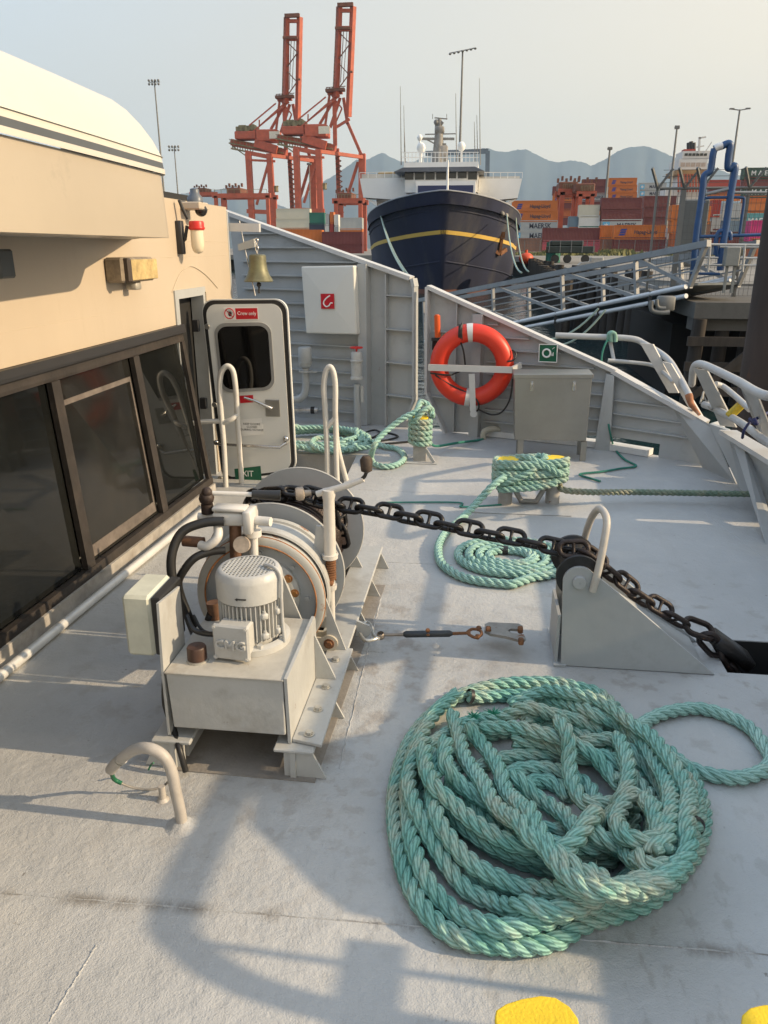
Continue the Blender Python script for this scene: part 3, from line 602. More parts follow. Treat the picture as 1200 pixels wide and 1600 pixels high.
m = MB(); m.bar(Vector((.1, 6.83, .03)), Vector((RB[0], RB[1] + .03, .03)), .12, .05); m.bar(kink + Vector((0, 0, .03)), kink.lerp(C3, .42) + Vector((0, 0, .03)), .12, .05); m.build('scupper_sill', M('sill_white', (.62, .62, .6), .45, 0, .1, 5, .2, 30, rust=.05, grime=.5), bw2)
# raked end brackets and second side panel with its posts
bw3 = thing('bulwark', 'low grey bulwark section at the right edge with raked brackets', 'bulwark', (1.95, 5.4, 0))
def ipost(foot, top, w, t, mth): mth.bar(foot, top, w, t, up=(0.4, .9, .2))
m = MB(); f1 = pz(1172, 775); t1 = pz(1116, 664, .36); m.prism([pz(1160, 772), pz(1180, 776), pz(1136, 672, .37), pz(1108, 662, .37)], (.03, .03, 0)); m.prism([pz(1160, 772), pz(1108, 662, .37), pz(1108, 662, .37) + Vector((.12, .14, 0)), pz(1160, 772) + Vector((.12, .14, 0))], (.008, 0, .0)); m.build('bracket', GREY, bw3)
m = MB(); m.prism([pz(1098, 731), pz(1150, 756), pz(1110, 664, .35), pz(1046, 627, .46)], (.0, .012, 0)); m.build('gusset_plate', GREY, bw3)
m = MB(); T0 = pz(1137, 675, .37); T1 = pz(1215, 722, .40); m.bar(T0, T1, .12, .03); Tn = (T1 - T0).normalized(); m.bar(T1, T1 + Vector((Tn.x * .3, Tn.y * 1, 0)).normalized() * .9, .12, .03); m.build('cap_rail', CAPM, bw3)
m = MB(); m.prism([T0 + Vector((0, 0, -.01)), T1 + Vector((0, 0, -.01)), Vector((T1.x + .1, T1.y + .05, 0)), Vector((T0.x + .16, T0.y - .05, 0))], (.012, .012, 0)); m.build('plate', GREY, bw3)
m = MB(); m.prism([pz(1196, 850), pz(1212, 850), pz(1160, 690, .37), pz(1142, 680, .37)], (.03, .03, 0)); m.build('bracket', GREY, bw3)
# aft of the frame the starboard bulwark carries on past the photographer
m = MB(); m.box((2.08, 1.45, .375), (.02, 6.3, .75)); m.box((2.06, 1.45, .765), (.12, 6.3, .03))
for y in (-1, 0, 1, 2, 3, 4): m.box((2.02, y, .37), (.1, .015, .74))
tag(m.build('bulwark', GREY), 'long grey bulwark running back along the right side of the deck beside the camera', 'bulwark')
# ---------------------------------------------------------------- WINCH
wn = thing('anchor_winch', 'big off-white anchor winch with electric motor, drum and round grey flanges on the deck', 'winch', (-.75, 2.7, 0))
XL, XR = -.945, -.535; YF = 2.0
# sled: two longitudinal channels on feet
m = MB(); RZ = .105
for x, sgn in ((XL + .015, -1), (XR + .005, 1)):
    m.box((x, 2.86, RZ), (.13, 1.76, .014), bev=.004); m.box((x - sgn * .03, 2.88, RZ / 2 + .01), (.010, 1.70, RZ - .022))
m.build('sled_rail', WGREY, wn)
for x, sgn in ((XL + .015, -1), (XR + .005, 1)):
    for y in (1.995, 2.33, 2.66, 3.0, 3.35, 3.70):
        m = MB(); m.prism([(x - .035 * sgn, y, .002), (x + .10 * sgn, y, .002), (x + .055 * sgn, y, RZ - .008), (x - .035 * sgn, y, RZ - .008)], (0, .010, 0)); m.build('foot', WGREY, wn)
for x in (XL + .015, XR + .0): m = MB(); m.box((x, 1.992, .05), (.018, .012, .098)); m.build('end_foot', WGREY, wn)
m = MB(); m.box((-.74, 3.0, .055), (.26, 1.2, .10)); m.build('under_winch_shade', BLACK, wn)  # black block stands in for the shade below the winch
# tank
TB, TT = .150, .345; YB = 2.40
A0 = py(272, 1139, YF); A1 = py(446, 1147, YF); A2 = py(442, 1063, YF); A3 = py(259, 1055, YF)
m = MB(); m.prism([(A0.x, YF, TB), (A1.x, YF, TB), (A2.x, YF, TT), (A3.x, YF, TT)], (0, YB - YF, 0)); m.build('oil_tank', WGREY, wn, bevel=.004)
m = MB(); m.box(((A3.x + A2.x) / 2, (YF + YB) / 2, TT + .004), (A2.x - A3.x + .006, YB - YF + .012, .007), bev=.002); m.build('tank_lid', M('lid_paint', (.45, .43, .38), .5, 0, .15, 8, .2, 50, rust=.14, rscale=12, grime=.6, gcol=(.28, .23, .17)), wn)
# right side plate with stepped outline, standing proud of the tank
xp = A2.x + .004
def sp(x, y, X=xp): return px(x, y, X)
m = MB(); m.prism([(xp, 1.995, TT + .012), (xp, 2.40, TT + .022), (xp, 2.42, TT + .0), (xp, 2.42, .115), (xp, 2.01, .115)], (.010, 0, 0)); m.build('side_plate', WGREY, wn)
m = MB(); q1 = py(440, 897, 2.43); q2 = py(478, 985, 2.43); m.prism([(q1.x - .10, 2.43, q1.z + .01), q1, q2, (q2.x + .03, 2.43, .115), (q1.x - .10, 2.43, .115)], (0, .01, 0)); m.build('back_plate', WGREY, wn)
m = MB(); m.prism([(xp + .011, 2.02, .1135), (xp + .11, 2.0, .1135), (xp + .11, 2.62, .1135), (xp + .011, 2.62, .1135)], (0, 0, .012)); m.build('mounting_flange', WGREY, wn, bevel=.003)
for gy, gz2 in ((2.385, .30), (2.60, .34)): m = MB(); m.prism([(xp + .011, gy, gz2), (xp + .011, gy, .1265), (xp + .085, gy, .1265)], (0, .010, 0)); m.build('gusset', WGREY, wn)
def bolt(c, r=.013, ax=(0, 0, 1), mat=STEEL, name='bolt', par=None):
    m = MB(); m.turn([(r * 1.5, 0), (r * 1.5, r * .2), (r, r * .2)], c, ax, 14); m.turn([(r, r * .2), (r, r * .95), (0, r * .95)], c, ax, 6); return m.build(name, mat, par or wn)
BM = M('bolt_steel', (.5, .49, .45), .35, .6, .2, 20, rust=.15, rscale=30)
for y in (2.05, 2.19, 2.33, 2.52): bolt((xp + .06, y, .1265), .012, mat=BM)
# left panel carrying the control box
xl = A3.x - .006
m = MB(); m.prism([(xl - .008, 2.0, .12), (xl - .008, 2.0, TT), px(244, 943, xl - .008), px(277, 916, xl - .008), px(286, 1010, xl - .008), (xl - .008, 2.40, TT), (xl - .008, 2.40, .12)], (.008, 0, 0)) ; m.build('box_panel', WGREY, wn)
bx = xl - .010
m = MB(); m.box((bx - .018, 2.14, .475), (.034, .17, .20), bev=.004); m.build('box_seal', RUB, wn)
m = MB(); m.box((bx - .082, 2.14, .475), (.092, .18, .21), bev=.010); m.build('control_box', M('box_cream', (.55, .56, .47), .5, 0, .12, 9, .1, 60, grime=.4, gcol=(.4, .4, .33)), wn)
m = MB(); m.tube(smooth_path([(bx - .02, 2.1, .39), (bx - .015, 2.06, .30), (bx - .02, 2.05, .2), (bx + .01, 2.03, .12), (bx + .05, 1.97, .09), (bx + .07, 1.955, .02)]), .010, 8); m.build('cable', RUB, wn)
# motor
MX, MY = -.718, 2.235; zb = TT + .008
m = MB(); m.turn([(.125, 0), (.125, .022), (.118, .026), (.105, .03)], (MX, MY, zb), seg=40); m.build('base_flange', MOTOR, wn)
mo = MB(); mo.turn([(.088, .02), (.088, .17)], (MX, MY, zb), seg=40)
for i in range(44):
    a = 2 * math.pi * i / 44
    c = Vector((MX + .096 * math.cos(a), MY + .096 * math.sin(a), zb + .105)); mo.box(c, (.020, .0035, .125), a)
mb_ = mo.build('motor_body', MOTOR, wn)
zc = zb + .17
m = MB(); m.lathe([(.104, 0), (.108, .002), (.109, .07), (.107, .078), (.100, .092), (.096, .096), (.086, .0965)], (MX, MY, zc), seg=48); m.build('fan_cover', MOTOR, wn)
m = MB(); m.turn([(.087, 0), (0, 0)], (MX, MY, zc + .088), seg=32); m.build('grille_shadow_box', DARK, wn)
m = MB(); g = .0125; rg = .087
k = -6
for k in range(-7, 8):
    h = math.sqrt(max(0, rg * rg - (k * g) ** 2))
    if h > .01: m.box((MX + k * g, MY, zc + .094), (.0045, 2 * h, .004)); m.box((MX, MY + k * g, zc + .0935), (2 * h, .0045, .004))
m.turn([(.022, 0), (.022, .003), (0, .003)], (MX, MY, zc + .0945), seg=24) if 0 else None
m.build('grille', MOTOR, wn)
m = MB(); m.turn([(.012, 0), (.012, .006), (0, .006)], (MX + .02, MY - .108, zc + .03), (0, -1, 0), 6); m.build('cover_screw', MOTOR, wn) if 0 else None
m = MB(); m.box((MX + .005, MY - .1095, zc + .028), (.028, .003, .004)); m.add([(MX - .018, MY - .111, zc + .028), (MX - .008, MY - .111, zc + .034), (MX - .008, MY - .111, zc + .022)], [(0, 1, 2)]); m.build('rotation_arrow', INK, wn)
# terminal box
tbx = MX - .02; tby = MY - .135; tbz = zb + .068
Mt = Matrix.Rotation(R(-6), 3, 'Z')
m = MB(); m.box((tbx, tby + .02, tbz), (.105, .06, .105), Mt, bev=.006); m.box((tbx - .003, tby - .016, tbz), (.122, .016, .122), Mt, bev=.006); tbo = m.build('terminal_box', MOTOR, wn)
text('CMG', MOTOR, tbo, (tbx - .004, tby - .027, tbz - .005), .042, (R(90), 0, R(-6)), ext=.006, bold=.0012, sx=1.1)
for sx in (-1, 1):
    for sz in (-1, 1): bolt(Mt @ Vector((sx * .052, -.024, sz * .052)) + Vector((tbx - .003, tby, tbz)), .005, (0, -1, 0), MOTOR, 'screw', tbo)
m = MB()
for z in (zb + .06, zb + .13):
    for a in (R(-50), R(-20)):
        c = Vector((MX + .104 * math.cos(a), MY + .104 * math.sin(a), z)); m.box(c, (.02, .022, .02), a, bev=.003); m.cyl(c, c + Vector((0, 0, .018)), .006, 8)
m.build('clamp_lug', MOTOR, wn)
m = MB(); m.tube(smooth_path([(MX + .05, MY + .01, zc + .10), (MX + .09, MY - .02, zc + .105), (MX + .112, MY - .03, zc + .08), (MX + .113, MY - .035, zc), (MX + .112, MY - .03, zb + .10), (MX + .12, MY - .04, zb + .02)]), .006, 8); m.build('drain_pipe', MOTOR, wn)
m = MB()
for a in (R(-62), R(-118), R(-15), R(-165)): m.turn([(.011, 0), (.011, .012), (0, .012)], (MX + .112 * math.cos(a), MY + .112 * math.sin(a), zb + .024), seg=6)
m.build('base_bolt', MOTOR, wn)
# filler cap, breather
m = MB(); m.turn([(.031, 0), (.031, .045), (.028, .05), (.010, .05), (0, .046)], (A3.x + .075, 2.08, TT + .008), seg=28); m.build('filler_cap', M('brown_cap', (.06, .03, .02), .5, 0, .4, 20, grime=.3), wn)
m = MB(); m.turn([(.036, 0), (.036, .006), (.03, .006)], (A3.x + .075, 2.08, TT + .008), seg=28); m.build('cap_ring', BM, wn)
# gear housing / drum group ------------------------------------------------
DX, DZ, DR = -.80, .345, .288
ax = (0, 1, 0)
def disc(name, y, r, t, mat, hole=0, par=wn, x=DX, z=DZ, seg=72):
    m = MB(); m.turn([(hole, 0), (r, 0), (r, t), (hole, t)] + ([(hole, 0)] if hole else []), (x, y, z), ax, seg); return m.build(name, mat, par)
FY0, FY1 = 2.83, 3.36
disc('drum_flange', FY0, DR, .010, WFLAT); disc('drum_flange', FY1, DR, .010, WFLAT)
m = MB(); m.tube([(DX + DR * math.cos(a), FY1 + .005, DZ + DR * math.sin(a)) for a in [2 * math.pi * i / 72 for i in range(72)]], .0055, 6, closed=True); m.tube([(DX + DR * math.cos(a), FY0 + .005, DZ + DR * math.sin(a)) for a in [2 * math.pi * i / 72 for i in range(72)]], .0055, 6, closed=True); m.build('flange_rim', WGREY, wn)
m = MB(); m.turn([(.19, 0), (.19, FY1 - FY0 - .012)], (DX, FY0 + .011, DZ), ax, 48); m.build('drum', RUSTY, wn)
# wire rope wound on the drum
m = MB(); nT = 15; r = .017
pts = []
for i in range(nT * 40 + 1):
    a = 2 * math.pi * i / 40; pts.append((DX + (.205) * math.cos(a), FY0 + .04 + (FY1 - FY0 - .08) * i / (nT * 40), DZ + .205 * math.sin(a)))
m.tube(pts, .0165, 6); m.build('wound_cable', M('greasy_cable', (.035, .022, .018), .4, .3, .5, 30, .6, 150, rust=.15, rscale=25), wn)
# brake drum with rust-edged rim
BY = 2.56
bd = MB(); bd.turn([(.215, .02), (.215, 0), (.240, 0), (.247, .006), (.247, .026), (.235, .03), (.235, .19), (.247, .194), (.247, .22), (.10, .22)], (DX + .015, BY, DZ), ax, 72); bdo = bd.build('brake_drum', RWHITE, wn)
m = MB(); m.turn([(.09, 0), (.2145, 0), (.2145, -.02)], (DX + .015, BY + .03, DZ), ax, 72); m.build('drum_web', WFLAT, wn)
m = MB(); m.tube([(DX + .015 + .2155 * math.cos(a), BY + .001, DZ + .2155 * math.sin(a)) for a in [2 * math.pi * i / 72 for i in range(72)]], .0035, 6, closed=True); m.tube([(DX + .015 + .246 * math.cos(a), BY + .012, DZ + .246 * math.sin(a)) for a in [2 * math.pi * i / 72 for i in range(72)]], .004, 6, closed=True); m.build('rust_edge', M('rust_edge_steel', (.30, .13, .05), .7, 0, .5, 25, .3, 60, grime=.4, gcol=(.5, .4, .3), rscale=15), wn)
m = MB(); m.turn([(.215, 0), (.243, 0)], (DX + .015, BY - .004, DZ), ax, 72) if 0 else None
m = MB(); m.lathe([(.245, 0), (.252, .004), (.252, .10), (.245, .104)], (DX + .015, BY + .06, DZ), ax, 72); m.build('brake_band', WGREY, wn)
# gearbox in front (bearing flange and bolts)
gx, gz = DX + .03, DZ + .02
m = MB(); m.turn([(.135, .03), (.135, .0), (.120, -.01), (.105, -.01), (.095, -.06), (.085, -.12), (0, -.12)], (gx, BY + .01, gz), ax, 48); m.build('gear_housing', WGREY, wn)
for i in range(12):
    a = 2 * math.pi * i / 12 + .1; bolt((gx + .120 * math.cos(a), BY - .001, gz + .120 * math.sin(a)), .011, (0, -1, 0), M('brass_bolt', (.38, .19, .07), .4, .6, .3, 20) if i in (0, 11, 1) else BM)
for i in range(8):
    a = 2 * math.pi * i / 8; bolt((DX + .015 + .175 * math.cos(a), BY + .029, DZ + .175 * math.sin(a)), .010, (0, -1, 0), WFLAT)
for pts_ in ([(DX - .25, 2.80, .112), (DX + .24, 2.80, .112), (DX + .10, 2.80, DZ + .05), (DX - .1, 2.80, DZ + .05)], [(DX - .20, 3.44, .112), (DX + .27, 3.44, .112), (DX + .2, 3.44, .26), (DX + .08, 3.44, DZ + .05), (DX - .08, 3.44, DZ + .05)]): m = MB(); m.prism(pts_, (0, .012, 0)); m.build('drum_stand', WGREY, wn)
# brake screw column at the right
CX = -.537; CY = 2.68
m = MB(); m.turn([(.0, .0), (.030, 0), (.030, .016), (.023, .018), (.0215, .235), (.025, .25), (.025, .275), (0, .275)], (CX, CY, .475), seg=28); m.build('brake_column', M('column_paint', (.60, .57, .52), .45, 0, .1, 9, .2, 50, rust=.08, rscale=14, grime=.3), wn)
th = MB(); zt_ = .80
th.tube([py(495, 772, CY), py(520, 765, CY), py(545, 758, CY), py(568, 749, CY)], [.012, .013, .012, .010], 12); th.build('tee_handle', MC['column_paint'], wn)
hk = py(572, 745, CY); m = MB(); m.tube([py(562, 752, CY), py(570, 744, CY), py(574, 734, CY)], .007, 8); m.build('crank_link', BLACK, wn)
m = MB(); a = py(573, 738, CY); b = py(572, 712, CY); m.tube([a, a.lerp(b, .1), a.lerp(b, .75), b], [.010, .021, .024, .012], 14); m.build('crank_grip', M('burnt_grip', (.05, .035, .025), .7, 0, .6, 25, .5, 60, grime=.5, gcol=(.16, .10, .06), rscale=20), wn)
m = MB(); a = py(467, 771, CY); m.lathe([(0, 0), (.022, .002), (.026, .012), (.026, .03), (.012, .036), (.010, .06)], a + Vector((-.012, -.01, 0)), (1, .3, .05), 16); m.build('handle_knob', M('knob_worn', (.36, .30, .24), .5, .2, .3, 15), wn)
m = MB()
sprg = [(CX + .002 + .017 * math.cos(i * .7), CY + .017 * math.sin(i * .7), .385 + i * .0011) for i in range(84)]
m.tube(sprg, .0045, 6); m.build('brake_spring', RUSTY, wn)
m = MB(); m.cyl((CX, CY, .12), (CX, CY, .375), .0145, 16); m.turn([(.022, 0), (.024, .01), (.024, .02), (.0, .02)], (CX, CY, .345), seg=20); m.build('screw_rod', MC['column_paint'], wn)
m = MB(); m.cyl((CX, CY, .34), (CX, CY, .48), .009, 10); m.box((CX - .012, CY - .01, .378), (.05, .035, .02), bev=.004); m.box((CX - .05, CY, .42), (.02, .03, .07), bev=.004); m.build('screw_thread', RUSTY, wn)
for pts_ in ([(DX + .21, CY + .02, .60), (DX + .23, CY + .02, .60), (CX + .03, CY + .02, .485), (CX + .0, CY + .02, .465), (CX - .07, CY + .02, .475)], [(DX + .13, CY + .02, .14), (DX + .2, CY + .02, .16), (CX + .02, CY + .02, .345), (CX - .04, CY + .02, .35)]): m = MB(); m.prism(pts_, (0, -.012, 0)); m.build('band_lug', WGREY, wn)
# clevis at the foot of the rod
cz = .125; q = py(517, 1010, 2.66)
YC = 2.62
m = MB()
for dy in (-.03, .022): 
    m.turn([(0, 0), (.034, 0), (.034, .010), (0, .010)], (CX + .005, YC + dy, .155), ax, 24); m.box((CX - .04, YC + dy + .005, .150), (.09, .0098, .055))
m.build('clevis', M('clevis_paint', (.52, .47, .38), .5, 0, .2, 12, .2, 50, rust=.35, rscale=14, rcol=(.35, .17, .05), grime=.4), wn)
bolt((CX + .005, YC - .03, .155), .014, (0, -1, 0), RUSTY)
# valve block with hoses
vb = MB(); vb.box((-.86, 2.52, .685), (.125, .075, .048), Matrix.Rotation(R(4), 3, 'Z'), bev=.006); vb.box((-.79, 2.515, .68), (.03, .10, .085), bev=.004); vb.cyl((-.92, 2.52, .68), (-.985, 2.52, .68), .015, 14); vb.cyl((-.775, 2.52, .675), (-.715, 2.51, .675), .017, 14); vb.box((-.86, 2.51, .722), (.12, .06, .014), bev=.003); vb.build('valve_block', M('valve_paint', (.62, .61, .58), .4, 0, .08, 10, .2, 50, rust=.12, rscale=18, grime=.3), wn)
m = MB(); m.cyl((-.785, 2.52, .64), (-.785, 2.52, .615), .030, 16); m.cyl((-.785, 2.52, .615), (-.785, 2.51, .50), .016, 12); m.build('valve_riser', MC['valve_paint'], wn)
m = MB(); m.cyl((-.85, 2.52, .655), (-.85, 2.50, .51), .022, 12); m.build('brown_fitting', M('fitting_brown', (.16, .085, .05), .55, .3, .4, 20, rust=.3), wn)
m = MB(); m.tube([(-.955, 2.47, .60), (-1.03, 2.47, .603)], .020, 12); m.build('brown_fitting', MC['fitting_brown'], wn)
m = MB(); m.tube(smooth_path([(-.90, 2.48, .665), (-.895, 2.45, .63), (-.93, 2.44, .60), (-.96, 2.45, .598)]), .0165, 12); m.build('elbow', MC['valve_paint'], wn)
m = MB(); m.cyl((-.95, 2.52, .695), (-.95, 2.52, .73), .022, 14); m.ball((-.95, 2.52, .752), .028, 12); m.ball((-.945, 2.515, .775), .02, 10); m.build('lever_boot', M('perished_rubber', (.03, .018, .014), .6, 0, .5, 30, .6, 60), wn)
m = MB(); m.tube([(-.93, 2.53, .762), (-.80, 2.56, .745)], .0085, 10); m.tube([(-.80, 2.56, .745), (-.70, 2.58, .735)], [.016, .019], 12); m.build('lever', M('lever_white', (.7, .69, .66), .35), wn) if 0 else None
m = MB(); m.tube([(-.93, 2.53, .768), (-.79, 2.55, .762)], .0085, 10); m.build('valve_lever', MC['valve_paint'], wn)
m = MB(); m.tube([(-.79, 2.55, .762), (-.69, 2.565, .757)], [.016, .019], 12); m.build('lever_grip', RUB, wn)
h = [py(350, 815, 2.47), py(318, 817, 2.45), py(284, 832, 2.42), py(268, 870, 2.38), py(272, 915, 2.36), py(292, 958, 2.36), py(312, 1000, 2.37), (-.905, 2.36, TT + .03)]
m = MB(); m.tube(smooth_path(h, 6), .0165, 12); m.build('hose', RUB, wn)
h = [py(352, 860, 2.47), py(330, 862, 2.45), py(304, 872, 2.42), py(285, 895, 2.40), py(279, 915, 2.40)]
h += [py(290, 950, 2.42), py(308, 985, 2.43), (-.90, 2.42, TT + .02)]
m = MB(); m.tube(smooth_path(h, 6), .0145, 12); m.build('hose', RUB, wn)
m = MB(); m.cyl((-.895, 2.37, TT + .008), (-.90, 2.37, TT + .07), .024, 12); m.build('brown_fitting', MC['fitting_brown'], wn)
m = MB(); g0 = py(377, 854, 2.46); m.turn([(0, 0), (.028, 0), (.030, .004), (.030, .02), (0, .02)], g0 + Vector((0, .02, 0)), (0, -1, .35), 24); m.build('gauge', M('gauge_face', (.5, .42, .34), .3, .2, .3, 20), wn)
m = MB(); m.tube(smooth_path([(-.93, 2.2, TT + .10), (-.90, 2.17, TT + .07), (-.86, 2.16, TT + .06), (MX - .08, tby + .03, tbz)]), .009, 8); m.tube(smooth_path([(-.93, 2.26, TT + .07), (-.88, 2.2, TT + .05), (-.82, 2.17, TT + .05), (MX - .07, tby + .03, tbz - .02)]), .006, 8); m.build('cable', RUB, wn)
# pad eye on the sled for the turnbuckle
m = MB(); pe = pz(553, 985, .10); m.prism([(XR + .07, 2.84, .06), (XR + .12, 2.84, .06), (XR + .135, 2.84, .085), (XR + .125, 2.84, .11), (XR + .07, 2.84, .13)], (0, .014, 0)); m.build('pad_eye', GREY, wn)
# ---------------------------------------------------------------- TURNBUCKLE
tb = thing('turnbuckle', 'rusty turnbuckle with shackle and claw hook lying across the deck by the winch', 'turnbuckle', pz(690, 990))
def T(x, y, z=.075): return pz(x, y, z)
m = MB(); m.tube(smooth_path([T(566, 976), T(574, 972), T(581, 980), T(584, 992), T(592, 998)]), .0075, 8); m.tube(smooth_path([T(562, 990), T(570, 1000), T(582, 1000), T(596, 994)]), .0075, 8); m.tube([T(558, 985), T(572, 986)], .012, 10); m.build('shackle', BM, tb)
m = MB(); m.turn([(.012, -.014), (.016, -.01), (.016, .01), (.012, .014)], T(595, 993, .078), (0, -.3, 1), 14); m.tube([T(598, 992), T(632, 991)], .0075, 8); m.build('rod_end', M('galvanised_worn', (.28, .24, .2), .5, .5, .3, 12, rust=.3), tb)
m = MB(); m.tube([T(630, 991), T(634, 991), T(702, 990), T(707, 990)], [.008, .0145, .0145, .008], 12); m.build('sleeve', M('sleeve_grey', (.05, .055, .06), .45, .5, .2, 15), tb)
m = MB(); m.cyl(T(670, 992, .07), T(668, 992, .16), .005, 8); m.ball(T(668.5, 985, .12), .010, 8); m.tube([T(666, 985, .13), T(671, 985, .13)], .008, 8); m.build('locking_pin', RUSTY, tb)
m = MB(); m.tube([T(705, 990), T(735, 989)], .007, 8); m.tube(smooth_path([T(730, 988), T(738, 983), T(750, 985), T(752, 992), T(742, 996), T(732, 991)], 5), .0065, 8); m.ball(T(748, 982), .013, 8); m.ball(T(746, 995), .012, 8); m.build('rod_end', RUSTY, tb)
hk_ = [(757, 979), (764, 976), (810, 978), (817, 982), (815, 987), (798, 986), (793, 989), (800, 993), (818, 995), (821, 1001), (816, 1007), (808, 1003), (790, 998), (766, 994), (757, 989)]
m = MB(); m.prism([T(x, y, .07) for x, y in hk_], (0, 0, .012)); m.build('claw_hook', M('hook_steel', (.25, .24, .22), .45, .5, .3, 12, rust=.35, rscale=20, grime=.4), tb)
for (x, y) in ((763, 984), (813, 984), (814, 1002)):
    m = MB(); m.box(T(x, y, .083), (.022, .03, .026), bev=.005); m.build('hook_tip', RUSTY, tb)
m = MB(); m.tube([T(762, 984, .06), T(790, 992, .0), T(814, 1002, .07)], .004, 6); m.build('rest', RUSTY, tb) if 0 else None
# ---------------------------------------------------------------- CHAIN LEAD (fairlead bracket)
ld = thing('chain_fairlead', 'grey triangular steel chain guide with roller and hoop at the right of the deck', 'fairlead', (.6, 2.95, 0))
NY, FY_ = 2.80, 3.07
def lp(x, y): return py(x, y, NY)
cen = lp(905, 909); rad = .062
P0 = lp(876, 1044); P1 = lp(1118, 1050); P0.z = .003; P1.z = .003
poly = [P0] + [cen + Vector((-rad * math.cos(a), 0, rad * math.sin(a))) for a in [R(d) for d in range(0, 150, 10)]] + [cen + Vector((.16, 0, -.045)), P1]
for y in (NY, FY_):
    m = MB(); m.prism([Vector((p.x, y, p.z)) for p in poly], (0, .014, 0)); m.build('side_plate', GREY if y == NY else GREY, ld, bevel=.002)
m = MB(); a = Vector((cen.x - rad + .004, NY + .015, 0)); m.box((cen.x - rad - .0, (NY + FY_) / 2 + .007, .11), (.012, FY_ - NY - .016, .215)); m.bar((P1.x - .04, (NY + FY_) / 2 + .007, .02), (cen.x + .12, (NY + FY_) / 2 + .007, cen.z - .11), FY_ - NY - .016, .010); m.build('cross_plate', GREY, ld)
m = MB(); m.prism([(P0.x - .03, NY - .01, .002), (P0.x + .02, NY - .01, .002), (P0.x + .02, FY_ + .05, .002), (P0.x - .03, FY_ + .05, .002)], (0, 0, .008)); m.build('base_plate', GREY, ld)
m = MB(); m.turn([(0, 0), (.088, 0), (.088, .016), (.06, .03), (.045, .06), (.043, .15), (.06, .21), (.088, .225), (.088, .24), (0, .24)], (cen.x, NY + .0155, cen.z + .012), ax, 40); m.build('roller', M('roller_steel', (.022, .022, .024), .5, .2, .4, 12, .3, 60, rust=.1, rscale=12, grime=.3, gcol=(.08, .05, .04)), ld)
m = MB(); m.turn([(0, 0), (.026, 0), (.026, -.014), (.024, -.017), (.004, -.017), (.004, -.014), (0, -.014)], (cen.x, NY, cen.z), ax, 28); m.build('axle_cap', GREY, ld)
hp = [lp(925, 922) + Vector((.0, -.012, 0)), lp(934, 890) + Vector((0, -.01, 0)), lp(945, 850) + Vector((0, .02, 0)), py(948, 812, 2.86), py(938, 795, 2.93), py(926, 806, 2.99), py(916, 832, 3.05), py(908, 866, FY_ + .01), py(905, 895, FY_ + .015)]
m = MB(); m.tube(smooth_path(hp, 6), .0145, 12); m.build('hoop', M('hoop_worn', (.46, .43, .38), .5, 0, .12, 12, .2, 50, rust=.2, rscale=14, rcol=(.22, .17, .12), grime=.4), ld)
# ---------------------------------------------------------------- CHAIN
ch = thing('anchor_chain', 'black studded anchor chain running from the winch over the roller into the deck hatch', 'chain', (0, 3, .4))
def link_mesh(dia=.0215, stud=True):
    m = MB(); Lh = dia * 1.25; W = dia * 1.35; pts = []
    for i in range(10): a = -math.pi / 2 + math.pi * i / 9; pts.append((Lh + W * math.cos(a), W * math.sin(a), 0))
    for i in range(10): a = math.pi / 2 + math.pi * i / 9; pts.append((-Lh + W * math.cos(a), W * math.sin(a), 0))
    m.tube(pts, dia / 2, 8, closed=True)
    if stud: m.tube([(0, -W, 0), (0, -W * .3, 0), (0, W * .3, 0), (0, W, 0)], [dia * .5, dia * .3, dia * .3, dia * .5], 8)
    return m.build('link', CHAIN)
def chain(path, par, pitch, proto, roll0=0, mat=None, sag=None):
    P = [Vector(p) for p in path]; d = [0]
    for a, b in zip(P[:-1], P[1:]): d.append(d[-1] + (b - a).length)
    def at(s):
        s = max(0, min(d[-1] - 1e-6, s))
        for i in range(len(P) - 1):
            if s <= d[i + 1]: return P[i].lerp(P[i + 1], (s - d[i]) / (d[i + 1] - d[i]))
        return P[-1]
    n = int(d[-1] / pitch); pw = wloc(par)
    for i in range(n):
        c = at((i + .5) * pitch); t = (at((i + .98) * pitch) - at((i + .02) * pitch)).normalized()
        y = Vector((0, 0, 1)).cross(t); y.normalize(); z = t.cross(y); Mr = Matrix((t, y, z)).transposed()
        rl = R(90 if i % 2 else 0) + R(roll0) + R(random.uniform(-9, 9)); Mr = Mr @ Matrix.Rotation(rl, 3, 'X')
        o = proto.copy(); COL.objects.link(o); o.parent = par; o.location = c - pw; o.rotation_euler = Mr.to_euler()
        if mat and callable(mat) and mat(i): o.data = mat(i)
proto = link_mesh(); protoR = link_mesh(); protoR.data.materials[0] = CHAINR; protoRd = protoR.data
big = link_mesh(.025, False); big.data.materials[0] = CHAINR; bigd = big.data
top = [(-.88, 3.02, .585), (-.80, 3.05, .605), (-.72, 3.08, .60), (-.62, 3.07, .578), (-.53, 3.06, .56)]
cp = top + [py(570, 793, 3.04), py(620, 803, 3.02), py(680, 815, 3.0), py(730, 826, 2.98), py(790, 838, 2.96), py(835, 847, 2.95), py(870, 856, 2.94), (cen.x + .005, 2.94, cen.z + .074), (cen.x + .06, 2.94, cen.z + .052), py(968, 905, 2.94), py(1000, 930, 2.94), py(1035, 952, 2.94), py(1060, 967, 2.94), (0.90, 2.94, .14)]
cp = smooth_path(cp, 4)
chain(cp, ch, .0855, proto, 45, mat=lambda i: protoRd if i > 15 else None)
